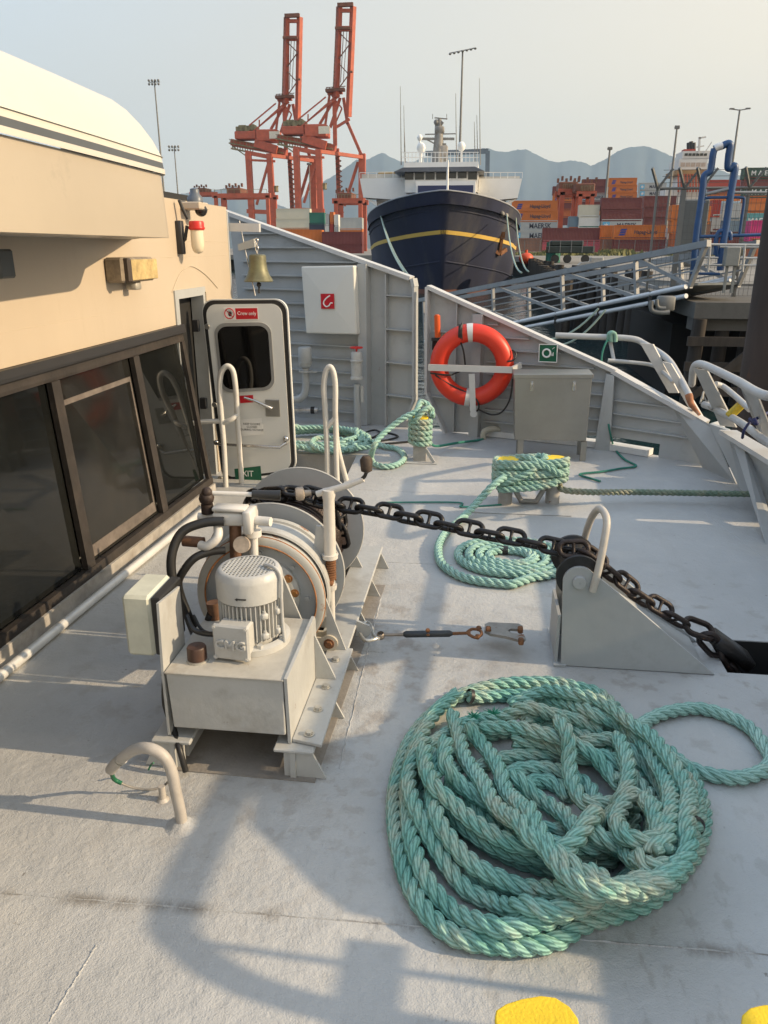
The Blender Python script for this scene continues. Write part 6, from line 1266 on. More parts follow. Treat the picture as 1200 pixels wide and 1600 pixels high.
gantry(525, 563, 314, 240, 'low red gantry touching the left side of the blue ship', wid=1.1)
# ---- light poles
POLE = M('pole_grey', (.16, .16, .15), .6, .2, .1, 1)
def light_pole(x, yt, yb, D, label, head='cluster', r=.16):
    a = py(x, yt, D); t = thing('light_pole', label, 'light pole', (a.x, D, GZ), 'tall light poles of the terminal')
    m = MB(); m.tube([(a.x, D, GZ), (a.x, D, a.z)], [r * 1.5, r * .7], 8); m.build('pole', POLE, t)
    m = MB(); s_ = D / 1269.
    if head == 'bar':
        m.bar((a.x - 19 * s_, D, a.z - 3 * s_), (a.x + 19 * s_, D, a.z + 3 * s_), .12, .12)
        for i in range(7): x_ = a.x + (-18 + i * 6) * s_; m.ball((x_, D - .3, a.z + (-4.5 + i) * s_), 2.0 * s_, 8, (1, 1, .8))
    elif head == 'cluster':
        for i in range(8): m.ball((a.x + (-8 + (i % 4) * 5) * s_, D - .2, a.z + (0 if i < 4 else -5) * s_), 1.9 * s_, 8)
        m.bar((a.x - 9 * s_, D, a.z - 2 * s_), (a.x + 9 * s_, D, a.z - 2 * s_), .1, .1)
    elif head == 'arms':
        m.bar((a.x - 14 * s_, D, a.z + 1 * s_), (a.x, D, a.z - 1 * s_), .12, .12); m.bar((a.x, D, a.z - 1 * s_), (a.x + 14 * s_, D, a.z + 1 * s_), .12, .12); m.box((a.x - 11 * s_, D, a.z + 1 * s_), (6 * s_, .4, 1.6 * s_)); m.box((a.x + 11 * s_, D, a.z + 1 * s_), (6 * s_, .4, 1.6 * s_))
    else:
        m.bar((a.x - 3.2 * s_, D, a.z), (a.x + 3.2 * s_, D, a.z), .5, .6); m.ball((a.x, D, a.z), 2.2 * s_, 8, (1, 1, .7)); m.ball((a.x + 2.5 * s_, D, a.z - .5 * s_), 1.5 * s_, 8); m.ball((a.x - 2.5 * s_, D, a.z - .5 * s_), 1.5 * s_, 8)
    m.build('lamp_head', POLE, t)
light_pole(241, 126, 400, 150, 'tall light pole with a lamp cluster above the left overhang', 'cluster', .16)
light_pole(272, 229, 400, 300, 'short far light pole beside the overhang corner', 'cluster', .25)
light_pole(723, 79, 400, 130, 'tall light pole with a slanted row of lamps behind the blue ship', 'bar', .17)
light_pole(953, 232, 400, 190, 'light pole with a small round head left of the orange pile', 'round', .28)
light_pole(1058, 199, 400, 170, 'light pole with a small round head left of the second ship', 'round', .24)
light_pole(1156, 171, 400, 120, 'light pole with two outstretched lamp arms near the right edge', 'arms', .16)
light_pole(483, 256, 400, 260, 'thin distant light pole between the crane legs', 'round', .2)
# ---- the blue ship, bow towards us
HULLM = M('ship_hull_navy', (.013, .017, .042), .62, 0, .4, .18, .3, 1.2, rust=.10, rcol=(.10, .07, .05), grime=.55, gcol=(.085, .082, .075), rscale=.35, stretch=(1, 1, .25))
SHW = M('ship_white', (.80, .79, .75), .5, 0, .06, .4, 0, rust=.12, rscale=1.2, rcol=(.35, .18, .07), grime=.25)
bow = py(694, 305, 60); axd = Vector((bow.x, bow.y, 0)).normalized(); axn = Vector((axd.y, -axd.x, 0))
ship = thing('ship', 'dark blue ship with a yellow stripe and white bridge, seen bow on across the water', 'ship', (bow.x, bow.y + 20, WZ))
SB = np.array([0, .6, 1.5, 3, 5, 8, 12, 16, 22, 30, 44]); bD = np.array([.35, 1.5, 2.5, 3.7, 4.8, 5.9, 6.7, 7.05, 7.2, 7.2, 6.8]); bW = np.array([.05, .45, 1.1, 2.0, 3.1, 4.6, 5.8, 6.5, 6.9, 7.1, 6.6])
def zd(s): return 5.5 - 1.5 * min(1, s / 14) ** .9
ZK = WZ - .4
def hullp(s, z, side, out=0.):
    t = (z - ZK) / (zd(s) - ZK); h = np.interp(s, SB, bW) + (np.interp(s, SB, bD) - np.interp(s, SB, bW)) * max(0, t) ** 1.5 + out
    y = s + (1 - t) * 3.2 * math.exp(-s / 5); return Vector((bow.x, bow.y, 0)) + axd * y + axn * (side * h) + Vector((0, 0, z))
ss = [0, .15, .4, .8, 1.3, 2, 3, 4, 5.5, 7, 9, 11, 13.5, 16, 20, 26, 34, 44]
m = MB(); rows = 14; V = []; line = [(s, -1) for s in ss[::-1]] + [(s, 1) for s in ss]; n_ = len(line)
for j in range(rows):
    for s, sd_ in line: V.append(hullp(s, ZK + (zd(s) - ZK) * j / (rows - 1), sd_))
m.add(V, [(j * n_ + i, j * n_ + i + 1, (j + 1) * n_ + i + 1, (j + 1) * n_ + i) for j in range(rows - 1) for i in range(n_ - 1)], True)
m.add([V[(rows - 1) * n_ + i] + Vector((0, 0, -.9)) for i in range(n_)], [tuple(range(n_))]); m.build('hull', HULLM, ship)
m = MB(); V = []
for dz in (-2.95, -2.67):
    for s, sd_ in line: V.append(hullp(s, zd(s) + dz + .35 * min(1, s / 12), sd_, .03))
m.add(V, [(i, i + 1, n_ + i + 1, n_ + i) for i in range(n_ - 1)], True); m.build('yellow_stripe', M('ship_yellow', (.62, .42, .10), .5, 0, .1, .5), ship)
for dz, nm in ((-1.25, 'rubbing_strake'), (-4.9, 'rubbing_strake')):
    m = MB(); m.tube([hullp(s, zd(s) + dz, sd_, .02) for s, sd_ in line if s > .1], .055, 6); m.build(nm, HULLM, ship)
m = MB(); m.tube([hullp(s, zd(s), sd_, .0) for s, sd_ in line], .05, 6); m.build('gunwale', M('gunwale_grey', (.3, .31, .33), .5), ship)
m = MB(); V = []
for dz in (WZ - .3, WZ + .35):
    for s, sd_ in line: V.append(hullp(s, dz, sd_, .03))
m.add(V, [(i, i + 1, n_ + i + 1, n_ + i) for i in range(n_ - 1)], True); m.build('boot_topping', M('boot_red', (.16, .07, .05), .7, 0, .3, .8), ship)
def sh(x, y, D): return py(x, y, D)
def sbox(name, x0, x1, y0, y1, D, dp, mat, bev=0, par=ship):
    a = sh(x0, y0, D); b = sh(x1, y1, D); m = MB(); m.box(((a.x + b.x) / 2, D + dp / 2, (a.z + b.z) / 2), (b.x - a.x, dp, a.z - b.z), bev=bev); return m.build(name, mat, par)
SHN = M('ship_navy_paint', (.025, .035, .10), .5, 0, .1, .5)
WIN = M('ship_glass', (.02, .025, .025), .12)
sbox('bridge_house', 633, 746, 263, 300, 80, 10, SHW); sbox('fore_casing', 650, 742, 283, 318, 78, 1.99, SHW); sbox('blue_panel', 653, 739, 290, 306, 77.9, .09, SHN)
sbox('main_house', 588, 790, 285, 325, 84, 14, SHW)
sbox('bridge_roof', 631, 747, 254, 263, 79.6, 10, SHW)
a = sh(615, 264, 79); b = sh(757, 266, 79); m = MB(); m.prism([(a.x, 79, a.z - .25), (b.x, 79, a.z - .25), (b.x - .9, 79, a.z + .12), (a.x + .9, 79, a.z + .12)], (0, 11, 0)); m.build('roof_eave', M('eave_dark', (.10, .11, .13), .5), ship)
for i, (x0, x1) in enumerate(((632.5, 646), (648.5, 662.5), (665, 679), (681.5, 697), (701, 712.5), (715.5, 729), (731.5, 745))):
    sbox('bridge_window', x0, x1, 266.5, 280.5 - (2 if i in (4, 5) else 0), 79.93, .06, WIN)
for sgn, xa, xb, xc in ((-1, 562, 640, 588), (1, 816, 748, 790)):
    A_, B_ = sh(xa, 279, 82), sh(xb, 277, 82); zt_, zb_ = A_.z, A_.z - 1.75
    m = MB(); m.prism([(A_.x, 82, zt_), (B_.x, 82, zt_), (B_.x, 82, zb_ - .2), (A_.x - sgn * 1.0 * -1 * -1, 82, zb_), (A_.x - sgn * .25, 82, zb_ + .4)] if 0 else [(A_.x, 82, zt_), (B_.x, 82, zt_ + .05), (B_.x, 82, zb_ - .3), (A_.x - sgn * .35, 82, zb_)], (0, 3, 0)); m.build('bridge_wing', SHW, ship)
    m = MB(); m.prism([(A_.x - sgn * .4, 82.3, zb_ - .002), (sh(xc, 300, 82).x, 82.3, zb_ - .4), (sh(xc, 300, 82).x, 82.3, zb_ - .8)], (0, 2, 0)); m.build('wing_bracket', SHW, ship)
    m = MB()
    for i in range(7): x_ = A_.x + (B_.x - A_.x) * i / 6; m.bar((x_, 82.1, zt_ + .05), (x_, 82.1, zt_ + .55), .05, .05)
    m.bar((A_.x, 82.1, zt_ + .55), (B_.x, 82.1, zt_ + .6), .06, .06); m.build('wing_rail', SHW, ship)
sbox('wing_panel', 565, 634, 272, 280, 83.5, 3, M('ship_grey_panel', (.42, .40, .36), .6, 0, .2, .5)); sbox('wing_panel', 748, 812, 276, 281, 83.5, 3, MC['ship_grey_panel'])
sbox('deck_gear', 590, 622, 268, 273, 84, 2, M('gear_ochre', (.35, .24, .08), .7, 0, .4, 3), .3)
m = MB()
for i in range(20): x_ = 632 + i * 6; m.bar(sh(x_, 254, 80), sh(x_, 238, 80), .05, .05)
for y_ in (238, 246): m.bar(sh(628, y_, 80), sh(748, y_, 80), .06, .06)
m.build('roof_rail', SHW, ship)
MAST = M('mast_grey', (.22, .21, .19), .6, 0, .3, 2)
m = MB(); m.tube([sh(685, 254, 82), sh(687, 215, 82), sh(687, 186, 82)], [.55, .35, .18], 10); m.tube([sh(679, 254, 82), sh(682, 215, 82), sh(682, 195, 82)], [.3, .2, .15], 8); m.bar(sh(654, 217, 82), sh(710, 217, 82), .18, .22); m.bar(sh(664, 210, 82), sh(712, 209, 82), .1, .1); m.bar(sh(679, 184, 82), sh(699, 186, 82), .1, .1); m.bar(sh(665, 217, 82), sh(682, 226, 82), .12, .12); m.bar(sh(680, 226, 82), sh(697, 227, 82), .5, .3); m.bar(sh(684, 188, 82), sh(692, 194, 82), .35, .3); m.ball(sh(682, 191, 82), .28, 8); m.box(sh(687, 203, 82), (.9, .7, .6), bev=.1); m.box(sh(690, 240, 82), (1.2, .8, 1.4), bev=.1)
for x_ in (676, 698): m.bar(sh(x_, 186, 82), sh(x_, 178, 82), .05, .05)
m.build('radar_mast', MAST, ship)
for x_, y_, r_ in ((658, 231, .42), (721, 229, .38), (656, 215, .25)):
    m = MB(); m.ball(sh(x_, y_, 81), r_, 12, (1, 1, 1.2)); m.cyl(sh(x_, y_ + 4, 81), sh(x_, 254, 81), .1, 8); m.build('radome', SHW, ship)
for x_, y_ in ((625.5, 135), (631, 165), (712, 146), (749, 122), (745, 180), (632, 205), (741, 190)):
    m = MB(); m.tube([sh(x_ + 1.5, 258, 80.5), sh(x_, y_, 80.5)], [.055, .022], 5); m.build('whip_antenna', MAST, ship)
m = MB(); m.bar(sh(665, 240, 96), sh(763, 236, 96), .4, .5); m.bar(sh(762, 236, 96), sh(761, 300, 96), .5, .5); m.build('aft_gantry', M('aft_blue_grey', (.10, .13, .16), .6), ship)
m = MB(); m.tube([sh(699, 306, 62), sh(700, 250, 62)], [.09, .06], 8); m.build('jack_staff', SHW, ship)
m = MB(); a = hullp(6.5, 2.3, 1, .12); b = hullp(6.7, 1.1, 1, .22); m.bar(a, b, .22, .2); m.bar(b + axn * -.5 + axd * -.2 + Vector((0, 0, .3)), b, .25, .3); m.bar(b + axn * .55 + axd * .6 + Vector((0, 0, .35)), b, .25, .3); m.bar(a, a + Vector((0, 0, .5)), .5, .3); m.build('anchor', RUSTY, ship)
for i, (s_, z_) in enumerate(((5.0, 4.1), (6.0, 4.0))):
    m = MB(); p_ = hullp(s_, z_, 1, .05); m.ball(p_, .22, 8); m.build('fairlead_port', MAST, ship)
LINE = M('mooring_line', (.30, .38, .32), .8)
for i, (p0, p1, lab) in enumerate((((595, 338, 66), (631, 424, 40), 'mooring line from the left bow of the blue ship, upper of the pair'), ((596, 340, 66), (640, 432, 40), 'mooring line from the left bow of the blue ship, lower of the pair'), ((792, 336, 64), (815, 426, 44), 'mooring line hanging from the right bow of the blue ship'), ((806, 340, 70), (826, 424, 46), 'outermost mooring line right of the blue ship'))):
    a = sh(*p0); b = sh(*p1); m = MB(); m.tube([a.lerp(b, t) + Vector((0, 0, -1.6 * 4 * t * (1 - t) * (.3 if i < 2 else .6))) for t in np.linspace(0, 1, 14)], .05, 5); tag(m.build('mooring_line', LINE), lab, 'mooring line')
# ---- second ship
D2 = 240; s2 = thing('cargo_ship', 'white bridge of a far cargo ship with black funnels behind the containers at the right', 'ship', py(1085, 380, D2))
s2.location.z = WZ
YB_ = M('far_white', (.60, .58, .54), .55, 0, .1, .3)
for nm, x0, x1, y0, y1, dp in (('bridge', 1067, 1108, 236, 248, 8), ('house', 1062, 1104, 248, 266, 12), ('lower_house', 1064, 1098, 270, 330, 12), ('side_tower', 1040, 1056, 296, 330, 8)): sbox(nm, x0, x1, y0, y1, D2, dp, YB_, 0, s2)
for i in range(6): sbox('bridge_window', 1070 + i * 6, 1074.5 + i * 6, 239.5, 243.5, D2 - .1, .05, WIN, 0, s2)
for i in range(5): sbox('balcony_shadow_gap', 1064 + i * 8, 1070 + i * 8, 254, 260, D2 - .1, .05, M('far_tan', (.42, .34, .28), .6), 0, s2)
sbox('rail_deck', 1058, 1107, 265, 272, D2 - 2, 14, M('far_ochre', (.30, .17, .07), .7, 0, .3, .5), 0, s2); sbox('hull', 1050, 1112, 330, 398, D2 + 2, 20, CC['dark orange'], 0, s2)
for x_, y_ in ((1076, 223), (1080, 221), (1084, 223)):
    a = sh(x_, y_, D2 + 5); b = sh(x_, 240, D2 + 5); m = MB(); m.cyl(b, a, .55, 10); m.build('funnel', BLACK, s2)
m = MB(); m.bar(sh(1092, 240, D2), sh(1093, 214, D2), .5, .5); m.bar(sh(1088, 230, D2), sh(1100, 228, D2), .3, .3); m.bar(sh(1092, 216, D2), sh(1103, 214, D2), .5, .4); m.bar(sh(1100, 240, D2), sh(1112, 222, D2), .25, .25); m.build('radar_mast', YB_, s2)
sbox('funnel_base', 1069, 1086, 233, 240, D2 + 4, 3, CC['red'], 0, s2)
m = MB()
for i in range(10): m.bar(sh(1060 + i * 4.6, 272, D2 - 2), sh(1060 + i * 4.6, 300, D2 - 2), .45, .4)
m.build('stanchion', CRR, s2)
# ---- float with gangway
def plan(x, y, Y): p = py(x, y, Y); return (p.x, p.y)
GA, GB = plan(1108, 383, 18.0), plan(655, 470, 32.0)
gd = Vector((GB[0] - GA[0], GB[1] - GA[1], 0)).normalized(); gn = Vector((gd.y, -gd.x, 0))
if gn.y < 0: gn = -gn                               # away from us
def g(x, y, off=0.): return pv(x, y, (GA[0] + gn.x * off, GA[1] + gn.y * off), (GB[0] + gn.x * off, GB[1] + gn.y * off))
ALU = M('gangway_alloy', (.26, .265, .265), .5, .3, .12, 2, .1, 20, grime=.4)
gw = thing('gangway', 'long grey alloy truss gangway sloping up to the pier at the right', 'gangway', g(860, 480)); gw.location.z = 0
PIPE = M('white_pipe', (.62, .62, .62), .35, .1, .08, 2)
tl_, tr2 = g(640, 472), g(1108, 380); bl2, br2 = g(620, 543), g(1080, 446); W_ = 1.35; off = gn * W_
for nm, o in (('near_truss', Vector()), ('far_truss', off)):
    m = MB(); m.bar(tl_ + o, tr2 + o, .12, .14); m.bar(bl2 + o, br2 + o, .08, .12)
    gv = [(770, 418 + 32, 0), (878, 0, 0), (993, 0, 0), (1106, 0, 0), (662, 0, 0)]
    def on(a, b, x):
        lo_, hi_ = 0., 1.
        for _ in range(30):
            mid_ = (lo_ + hi_) / 2; p = a.lerp(b, mid_); v = np.array(p) - _C; sx_ = 600 + F * (v @ _R) / (v @ _Fw)
            if sx_ < x: lo_ = mid_
            else: hi_ = mid_
        return a.lerp(b, lo_)
    xs_ = [662, 770, 878, 993, 1104]; feet = []
    for x_ in xs_: t_ = on(tl_, tr2, x_); b__ = on(bl2, br2, x_ + 2 if x_ < 1100 else 1079); feet.append((t_, b__)); m.bar(t_ + o, b__ + o, .09, .09)
    for k in range(len(feet) - 1): m.bar(feet[k][0] + o, feet[k + 1][1] + o, .08, .08)
    for f_ in (.33, .62): m.bar(feet[0][0].lerp(feet[0][1], f_) + o, feet[-1][0].lerp(feet[-1][1], f_) + o, .035, .035)
    m.build(nm, ALU, gw)
m = MB(); m.prism([bl2 + gn * .06, br2 + gn * .06, br2 + off - gn * .06, bl2 + off - gn * .06], (0, 0, .05)); m.build('walkway', M('walkway_grating', (.17, .19, .20), .7, .1, .2, 3, .3, 30), gw)
m = MB(); L_ = (br2 - bl2).length
for i in range(22): c = bl2.lerp(br2, (i + .5) / 22) + Vector((0, 0, .055)); m.bar(c + gn * .15, c + off * .85, .05, .02)
m.build('cleat_strip', ALU, gw)
for dz, dn in ((-.02, -.14), (-.22, -.10)):
    m = MB(); m.tube([bl2 + gn * dn + Vector((0, 0, dz)), br2 + gn * dn + Vector((0, 0, dz))], .055, 8); m.build('side_pipe', PIPE, gw)
m = MB()
for i in range(9): c = bl2.lerp(br2, (i + .4) / 9) - gn * .12 + Vector((0, 0, -.12)); m.box(c, (.06, .18, .34))
m.build('pipe_clamp', BLACK, gw)
m = MB(); m.tube([bl2 + off * .88 + Vector((0, 0, .16)), br2 + off * .88 + Vector((0, 0, .16))], .05, 8); m.tube([bl2 + off * .8 + Vector((0, 0, .1)), br2 + off * .8 + Vector((0, 0, .1))], .04, 8); m.build('hose_line', PIPE, gw)
# end frame
for a_, b_, lab in (((935, 482, 14), (850, 530, 14.2), 'upper slack line crossing under the gangway'), ((946, 484, 14), (868, 540, 14.2), 'lower slack line crossing under the gangway')):
    p_ = sh(*a_); q_ = sh(*b_); m = MB(); m.tube([p_.lerp(q_, t) + Vector((0, 0, -.15 * 4 * t * (1 - t))) for t in np.linspace(0, 1, 10)], .018, 5); tag(m.build('slack_line', LINE), lab, 'line')
# ---- pier
CONC = M('pier_concrete', (.10, .095, .085), .85, 0, .3, 1.2, .5, 12, grime=.6, gcol=(.05, .045, .04), rscale=2)
TIMB = M('pile_timber', (.035, .028, .022), .85, 0, .55, 3, .8, 14, grime=.5, gcol=(.08, .07, .055), rscale=3, stretch=(1, 1, .15))
pier = thing('pier', 'old concrete pier edge on dark timber piles at the right', 'pier', (12, 21, WZ))
xL = py(1090, 450, 18).x
m = MB(); m.box(((xL + 30) / 2, 22, .30), (30 - xL, 8, .34)); m.box(((xL + 30) / 2 - .1, 18.5, .0), (30 - xL - .3, .5, .3)); m.build('deck_slab', CONC, pier)
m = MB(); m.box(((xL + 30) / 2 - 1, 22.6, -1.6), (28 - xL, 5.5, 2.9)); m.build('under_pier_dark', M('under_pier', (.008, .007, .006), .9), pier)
rng = random.Random(4)
for i in range(16):
    x_ = xL + .15 + i * .62; m = MB(); y_ = 18.1 + (i % 3) * .35 + rng.uniform(-.1, .1); m.tube([(x_ + rng.uniform(-.1, .1), y_, WZ - .3), (x_, y_, .12)], [.17, .15], 10); tag(m.build('timber_pile', TIMB), 'dark timber pile standing in the row under the pier edge', 'pile', 'timber piles under the pier')
m = MB()
for i in range(3): m.bar((xL - .1, 17.9 , -.35 - i * .55), (xL + 9, 17.9, -.35 - i * .55), .08, .2)
m.bar((xL, 17.85, -1.7), (xL + 1.8, 17.85, .0), .06, .16); m.bar((xL + 3, 17.85, -1.7), (xL + 5, 17.85, .0), .06, .16); m.build('timber_waling', TIMB, pier)
for i in range(34):                                  # piles along the terminal edge
    if i < 20: t_ = i / 19; x_, y_ = 4.4 + .2 * t_, 36 + 26 * t_
    else: t_ = (i - 20) / 13; x_, y_ = 4.6 + (7.4 - 4.6) * t_, 36 - 9 * t_
    if i > 27: t_ = (i - 28) / 5; x_, y_ = 7.6 + 5 * t_, 26.8 - t_
    m = MB(); m.tube([(x_ - .1, y_, WZ - .3), (x_ + rng.uniform(-.1, .1), y_, GZ + rng.uniform(-.1, .35))], [.24, .21], 8); tag(m.build('timber_pile', TIMB), 'weathered timber pile standing along the terminal edge beyond the gangway', 'pile', 'timber piles along the terminal edge')
m = MB(); c = py(1172, 560, 9.0); m.tube([(c.x + .38, 9.2, WZ - 1), (c.x + .38, 9.2, 3.2)], .38, 24); tag(m.build('steel_pile', M('pile_brown', (.045, .028, .02), .75, 0, .5, 2, .5, 12, rust=.3, rscale=3, rcol=(.09, .04, .02), stretch=(1, 1, .3))), 'thick dark brown steel pile standing at the right edge of the photo', 'pile')
# pipes and boxes on the pier face
m = MB(); m.tube(smooth_path([sh(1018, 470, 17), sh(1018, 484, 17), sh(1030, 488, 17), sh(1046, 488, 17)], 4), .05, 8); m.tube(smooth_path([sh(1026, 468, 17), sh(1028, 480, 17), sh(1040, 482, 17)], 4), .04, 8); m.box(sh(1040, 474, 17.1), (.35, .2, .3), bev=.03); tag(m.build('drain_pipe_cluster', M('pier_pipe', (.16, .16, .15), .6, 0, .3, 3)), 'small bent grey pipes and box below the gangway end', 'pipe')
# ---- blue pipe frame and gate
BLU = M('blue_pipe', (.014, .06, .165), .42, 0, .2, 3, .1, 20, grime=.3, gcol=(.02, .05, .10), rust=.04, rscale=4)
YD = 18.9
def z1(x, y): return py(1040 + x / 6.156, 200 + y / 6.156, YD)
bf = thing('hose_gantry', 'bright blue bent pipe frame standing over the gate on the pier', 'pipe frame', z1(400, 1400))
m = MB(); m.tube(smooth_path([z1(268, 1400), z1(285, 1150), z1(305, 960), z1(335, 760), z1(360, 560), z1(368, 475), z1(385, 445), z1(425, 420), z1(440, 370), z1(455, 260), z1(470, 200)], 4), .072, 12); m.build('left_pipe', BLU, bf)
m = MB(); m.tube(smooth_path([z1(470, 200), z1(500, 185), z1(545, 172)], 4), .078, 12); m.build('grey_coupling', PIPE, bf)
m = MB(); m.tube(smooth_path([z1(545, 172), z1(595, 150), z1(618, 158), z1(620, 190), z1(608, 260), z1(600, 350), z1(604, 385), z1(630, 385), z1(655, 362), z1(668, 385), z1(660, 450), z1(630, 620), z1(600, 820), z1(570, 1020), z1(540, 1200), z1(525, 1370)], 4), .076, 12); m.build('right_pipe', BLU, bf)
m = MB(); m.tube([z1(345, 770), z1(330, 1040)], .03, 8); m.tube([z1(330, 1045), z1(980, 1025)], .035, 8); m.tube(smooth_path([z1(372, 720), z1(385, 675), z1(560, 668), z1(735, 670), z1(755, 700), z1(735, 860), z1(712, 1025)], 4), .03, 8); m.tube([z1(290, 1400), z1(520, 1405)], .03, 8); m.tube([z1(320, 1040), z1(290, 1400)], .03, 8); m.build('gate_frame', BLU, bf)
m = MB(); m.tube(smooth_path([z1(500, 1250), z1(480, 1100), z1(510, 1000), z1(560, 990), z1(620, 1010), z1(625, 1080)], 5), .045, 8); m.tube([z1(470, 1220), z1(500, 1050)], .03, 8); m.build('blue_hose', BLU, bf)
m = MB(); m.tube([z1(370, 640), z1(610, 585)], .035, 8); m.tube([z1(650, 620), z1(985, 622)], .03, 8); m.build('cross_bar', ALU, bf)
# ---- fence on the pier
WIRE = M('fence_wire', (.10, .10, .10), .6, .3, .2, 4)
fe = thing('mesh_fence', 'wire mesh security fence with slanted barbed wire arms on the pier', 'fence', (py(1110, 440, 20).x, 20, GZ))
FYY = 20.2; xa, xb = py(1020, 400, FYY).x, py(1260, 400, FYY).x; zt_, zb_ = py(1100, 294, FYY).z, GZ
m = MB(); x_ = xa
while x_ < xb: m.bar((x_, FYY, zb_), (x_, FYY, zt_), .006, .006); x_ += .105
z_ = zb_
while z_ < zt_: m.bar((xa, FYY, z_), (xb, FYY, z_), .006, .006); z_ += .16
for dz in (.12, .25, .38): m.bar((xa, FYY - dz * .5, zt_ + dz), (xb, FYY - dz * .5, zt_ + dz), .010, .010)
m.build('wire_mesh', WIRE, fe)
for px_, th_ in ((1022, .05), (1063, .11), (1090, .06), (1163, .08), (1200, .06)):
    x_ = py(px_, 350, FYY).x; m = MB(); m.bar((x_, FYY + .05, zb_ - .1), (x_, FYY + .05, zt_), th_, th_); m.bar((x_, FYY, zt_), (x_ - .22, FYY - .25, zt_ + .42), .05, .05); m.bar((x_, FYY, zt_), (x_ + .28, FYY - .1, zt_ + .42), .05, .05); m.build('fence_post', POLE, fe)
m = MB(); m.tube([(xa, FYY, zt_), (xb, FYY, zt_)], .03, 8); m.build('top_rail', POLE, fe)
wp_ = thing('pier_railing', 'white tube railing along the pier edge below the blue frame', 'railing', (py(1150, 400, 18.3).x, 18.3, GZ))
m = MB()
for y_, x0_, x1_ in ((382, 1110, 1215), (385.5, 1125, 1215), (402, 1090, 1122), (403, 1152, 1215), (414, 1100, 1215)): m.tube([sh(x0_, y_, 18.35), sh(x1_, y_ + 1, 18.35)], .024, 8)
for x_ in (1110, 1164, 1202): m.tube([sh(x_, 382, 18.35), sh(x_ - 4, 425, 18.35)], .028, 8)
m.build('rail_tubes', M('rail_tube_white', (.42, .42, .41), .45, 0, .15, 3), wp_)
m = MB(); c = sh(1143, 401, 18.1); m.box(c, (.30, .2, .40), bev=.02); m.box(c + Vector((-.06, .0, -.45)), (.05, .05, .6)); m.box(c + Vector((.1, .0, -.45)), (.05, .05, .6)); tag(m.build('cabinet', M('cabinet_grey', (.22, .22, .20), .6, 0, .2, 3)), 'grey electrical cabinet on legs beside the blue frame', 'cabinet')
m = MB(); c = sh(1080, 365, 21.5); m.box(c, (.65, .3, 1.6), bev=.03); tag(m.build('grey_panel', M('panel_dark_grey', (.11, .12, .12), .6)), 'dark grey panel standing behind the fence left of the blue frame', 'panel')
# ---- far fence, grass and quay clutter
ff = thing('mesh_fence', 'low long wire fence along the foot of the container stacks', 'fence', (20, 140, GZ)); m = MB()
xa, xb = py(795, 390, 140).x, py(1062, 390, 140).x
x_ = xa
while x_ < xb: m.bar((x_, 140, GZ), (x_, 140, GZ + 2.3), .10, .10); x_ += 2.6
m.build('fence_post', POLE, ff); m = MB()
for z_ in (.6, 1.2, 1.8, 2.3): m.bar((xa, 140, GZ + z_), (xb, 140, GZ + z_), .035, .035)
x_ = xa
while x_ < xb: m.bar((x_, 140, GZ), (x_, 140, GZ + 2.3), .02, .02); x_ += .65
m.build('wire_mesh', WIRE, ff)
m = MB(); rng = random.Random(9)
for i in range(9000):
    x_ = rng.uniform(xa - 6, xb + 8); y_ = rng.uniform(122, 139) - abs(rng.gauss(0, 3)); s_ = rng.uniform(.12, .5) * (1 + (math.sin(x_ * .7) > .5)); a_ = rng.uniform(0, 3.1); dx_, dy_ = math.cos(a_) * s_ * .5, math.sin(a_) * s_ * .5
    m.add([(x_ - dx_, y_ - dy_, GZ), (x_ + dx_, y_ + dy_, GZ), (x_ + rng.uniform(-.2, .2), y_ + rng.uniform(-.2, .2), GZ + s_)], [(0, 1, 2)])
tag(m.build('grass', M('dry_grass', (.13, .13, .05), .9, 0, .4, .4, grime=.4, gcol=(.20, .17, .08), rscale=.8)), kind='stuff')
m = MB(); c = py(822, 404, 95); m.ball(c, .85, 12, (1, 1, .8)); m.cyl(c + Vector((0, 0, .5)), c + Vector((0, 0, .95)), .15, 8); tag(m.build('mooring_buoy', M('buoy_orange', (.55, .07, .02), .5)), 'round orange buoy on the quay edge right of the blue hull', 'buoy')
c = py(889, 408, 62); vt = thing('flatbed_trailer', 'dark green loaded trailer parked on the quay above the gangway', 'trailer', (c.x, c.y, GZ)); TRM = M('trailer_dark', (.02, .03, .025), .6, 0, .3, 2)
m = MB(); m.box((c.x, 62, GZ + .95), (3.4, 1.8, .5), bev=.05); m.box((c.x - .3, 62, GZ + 1.4), (2.4, 1.6, .4), bev=.08); m.build('body', TRM, vt)
for dx_ in (-1.1, -.2, 1.1): m = MB(); m.turn([(0, 0), (.3, 0), (.3, .25), (0, .25)], (c.x + dx_, 61.3, GZ + .3), (0, 1, 0), 18); m.build('wheel', RUB, vt)
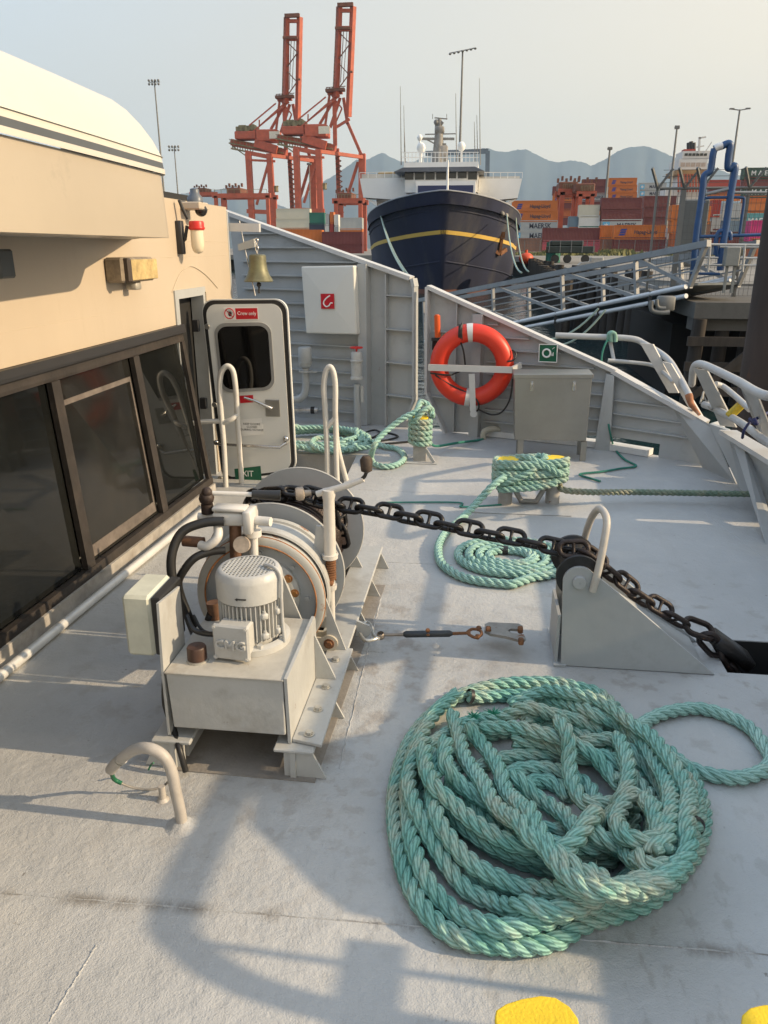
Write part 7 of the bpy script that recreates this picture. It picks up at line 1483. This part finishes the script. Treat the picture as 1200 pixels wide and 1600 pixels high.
for i in range(5): m = MB(); m.bar((c.x - 1.6 + i * .8, 61.05, GZ + .75), (c.x - 1.6 + i * .8, 61.05, GZ + 1.6), .06, .06); m.build('stake', POLE, vt)
m = MB(); c = py(864, 400, 64); m.turn([(0, 0), (.55, 0), (.58, .1), (.55, .2), (.55, .9), (.58, 1.0), (.55, 1.1), (.55, 1.5), (0, 1.5)], (c.x, 64, GZ), seg=20); tag(m.build('drum_barrel', CC['green']), 'green barrel on the quay left of the dark trailer', 'barrel')
m = MB(); c = py(926, 420, 44); m.prism([(c.x - .9, 44, GZ + .1), (c.x + .7, 44, GZ + .1), (c.x + .9, 44, GZ + .5), (c.x - .6, 44, GZ + .35)], (0, .6, 0)); m.box((c.x + .2, 44.3, GZ + .5), (.7, .4, .25), bev=.05); tag(m.build('skip_pan', M('skip_grey', (.3, .29, .27), .6, 0, .2, 3)), 'pale metal pan lying on the quay above the gangway rail', 'pan')
rng = random.Random(2)
for i in range(26):
    x_ = 830 + i * 2.2 + rng.uniform(-1, 1); y_ = 404 + i * 1.3 + rng.uniform(-2, 2)
    p_ = pz(x_, y_, GZ); r_ = 62 - i * 1.1; m = MB(); q_ = py(x_, y_, r_); m.tube([(q_.x, r_, WZ), (q_.x, r_, max(-.2, min(GZ + .5, q_.z)))], .28, 7); tag(m.build('dolphin_pile', TIMB), 'dark timber dolphin pile clustered beside the blue ship', 'pile', 'dolphin piles beside the ship')
# ---- smoky summer air over the whole harbour
hz = MB(); hz.box((-400, 4800, 680), (16500, 10400, 1366)); ho = hz.build('haze', bpy.data.materials.new('haze_air')); tag(ho, kind='stuff')
hm = ho.data.materials[0]; hm.use_nodes = True; hn = hm.node_tree; hn.nodes.clear(); vo = hn.nodes.new('ShaderNodeVolumePrincipled'); oo = hn.nodes.new('ShaderNodeOutputMaterial'); hn.links.new(vo.outputs[0], oo.inputs['Volume'])
vo.inputs['Color'].default_value = (.56, .74, .90, 1); vo.inputs['Density'].default_value = .0001; vo.inputs['Anisotropy'].default_value = .0
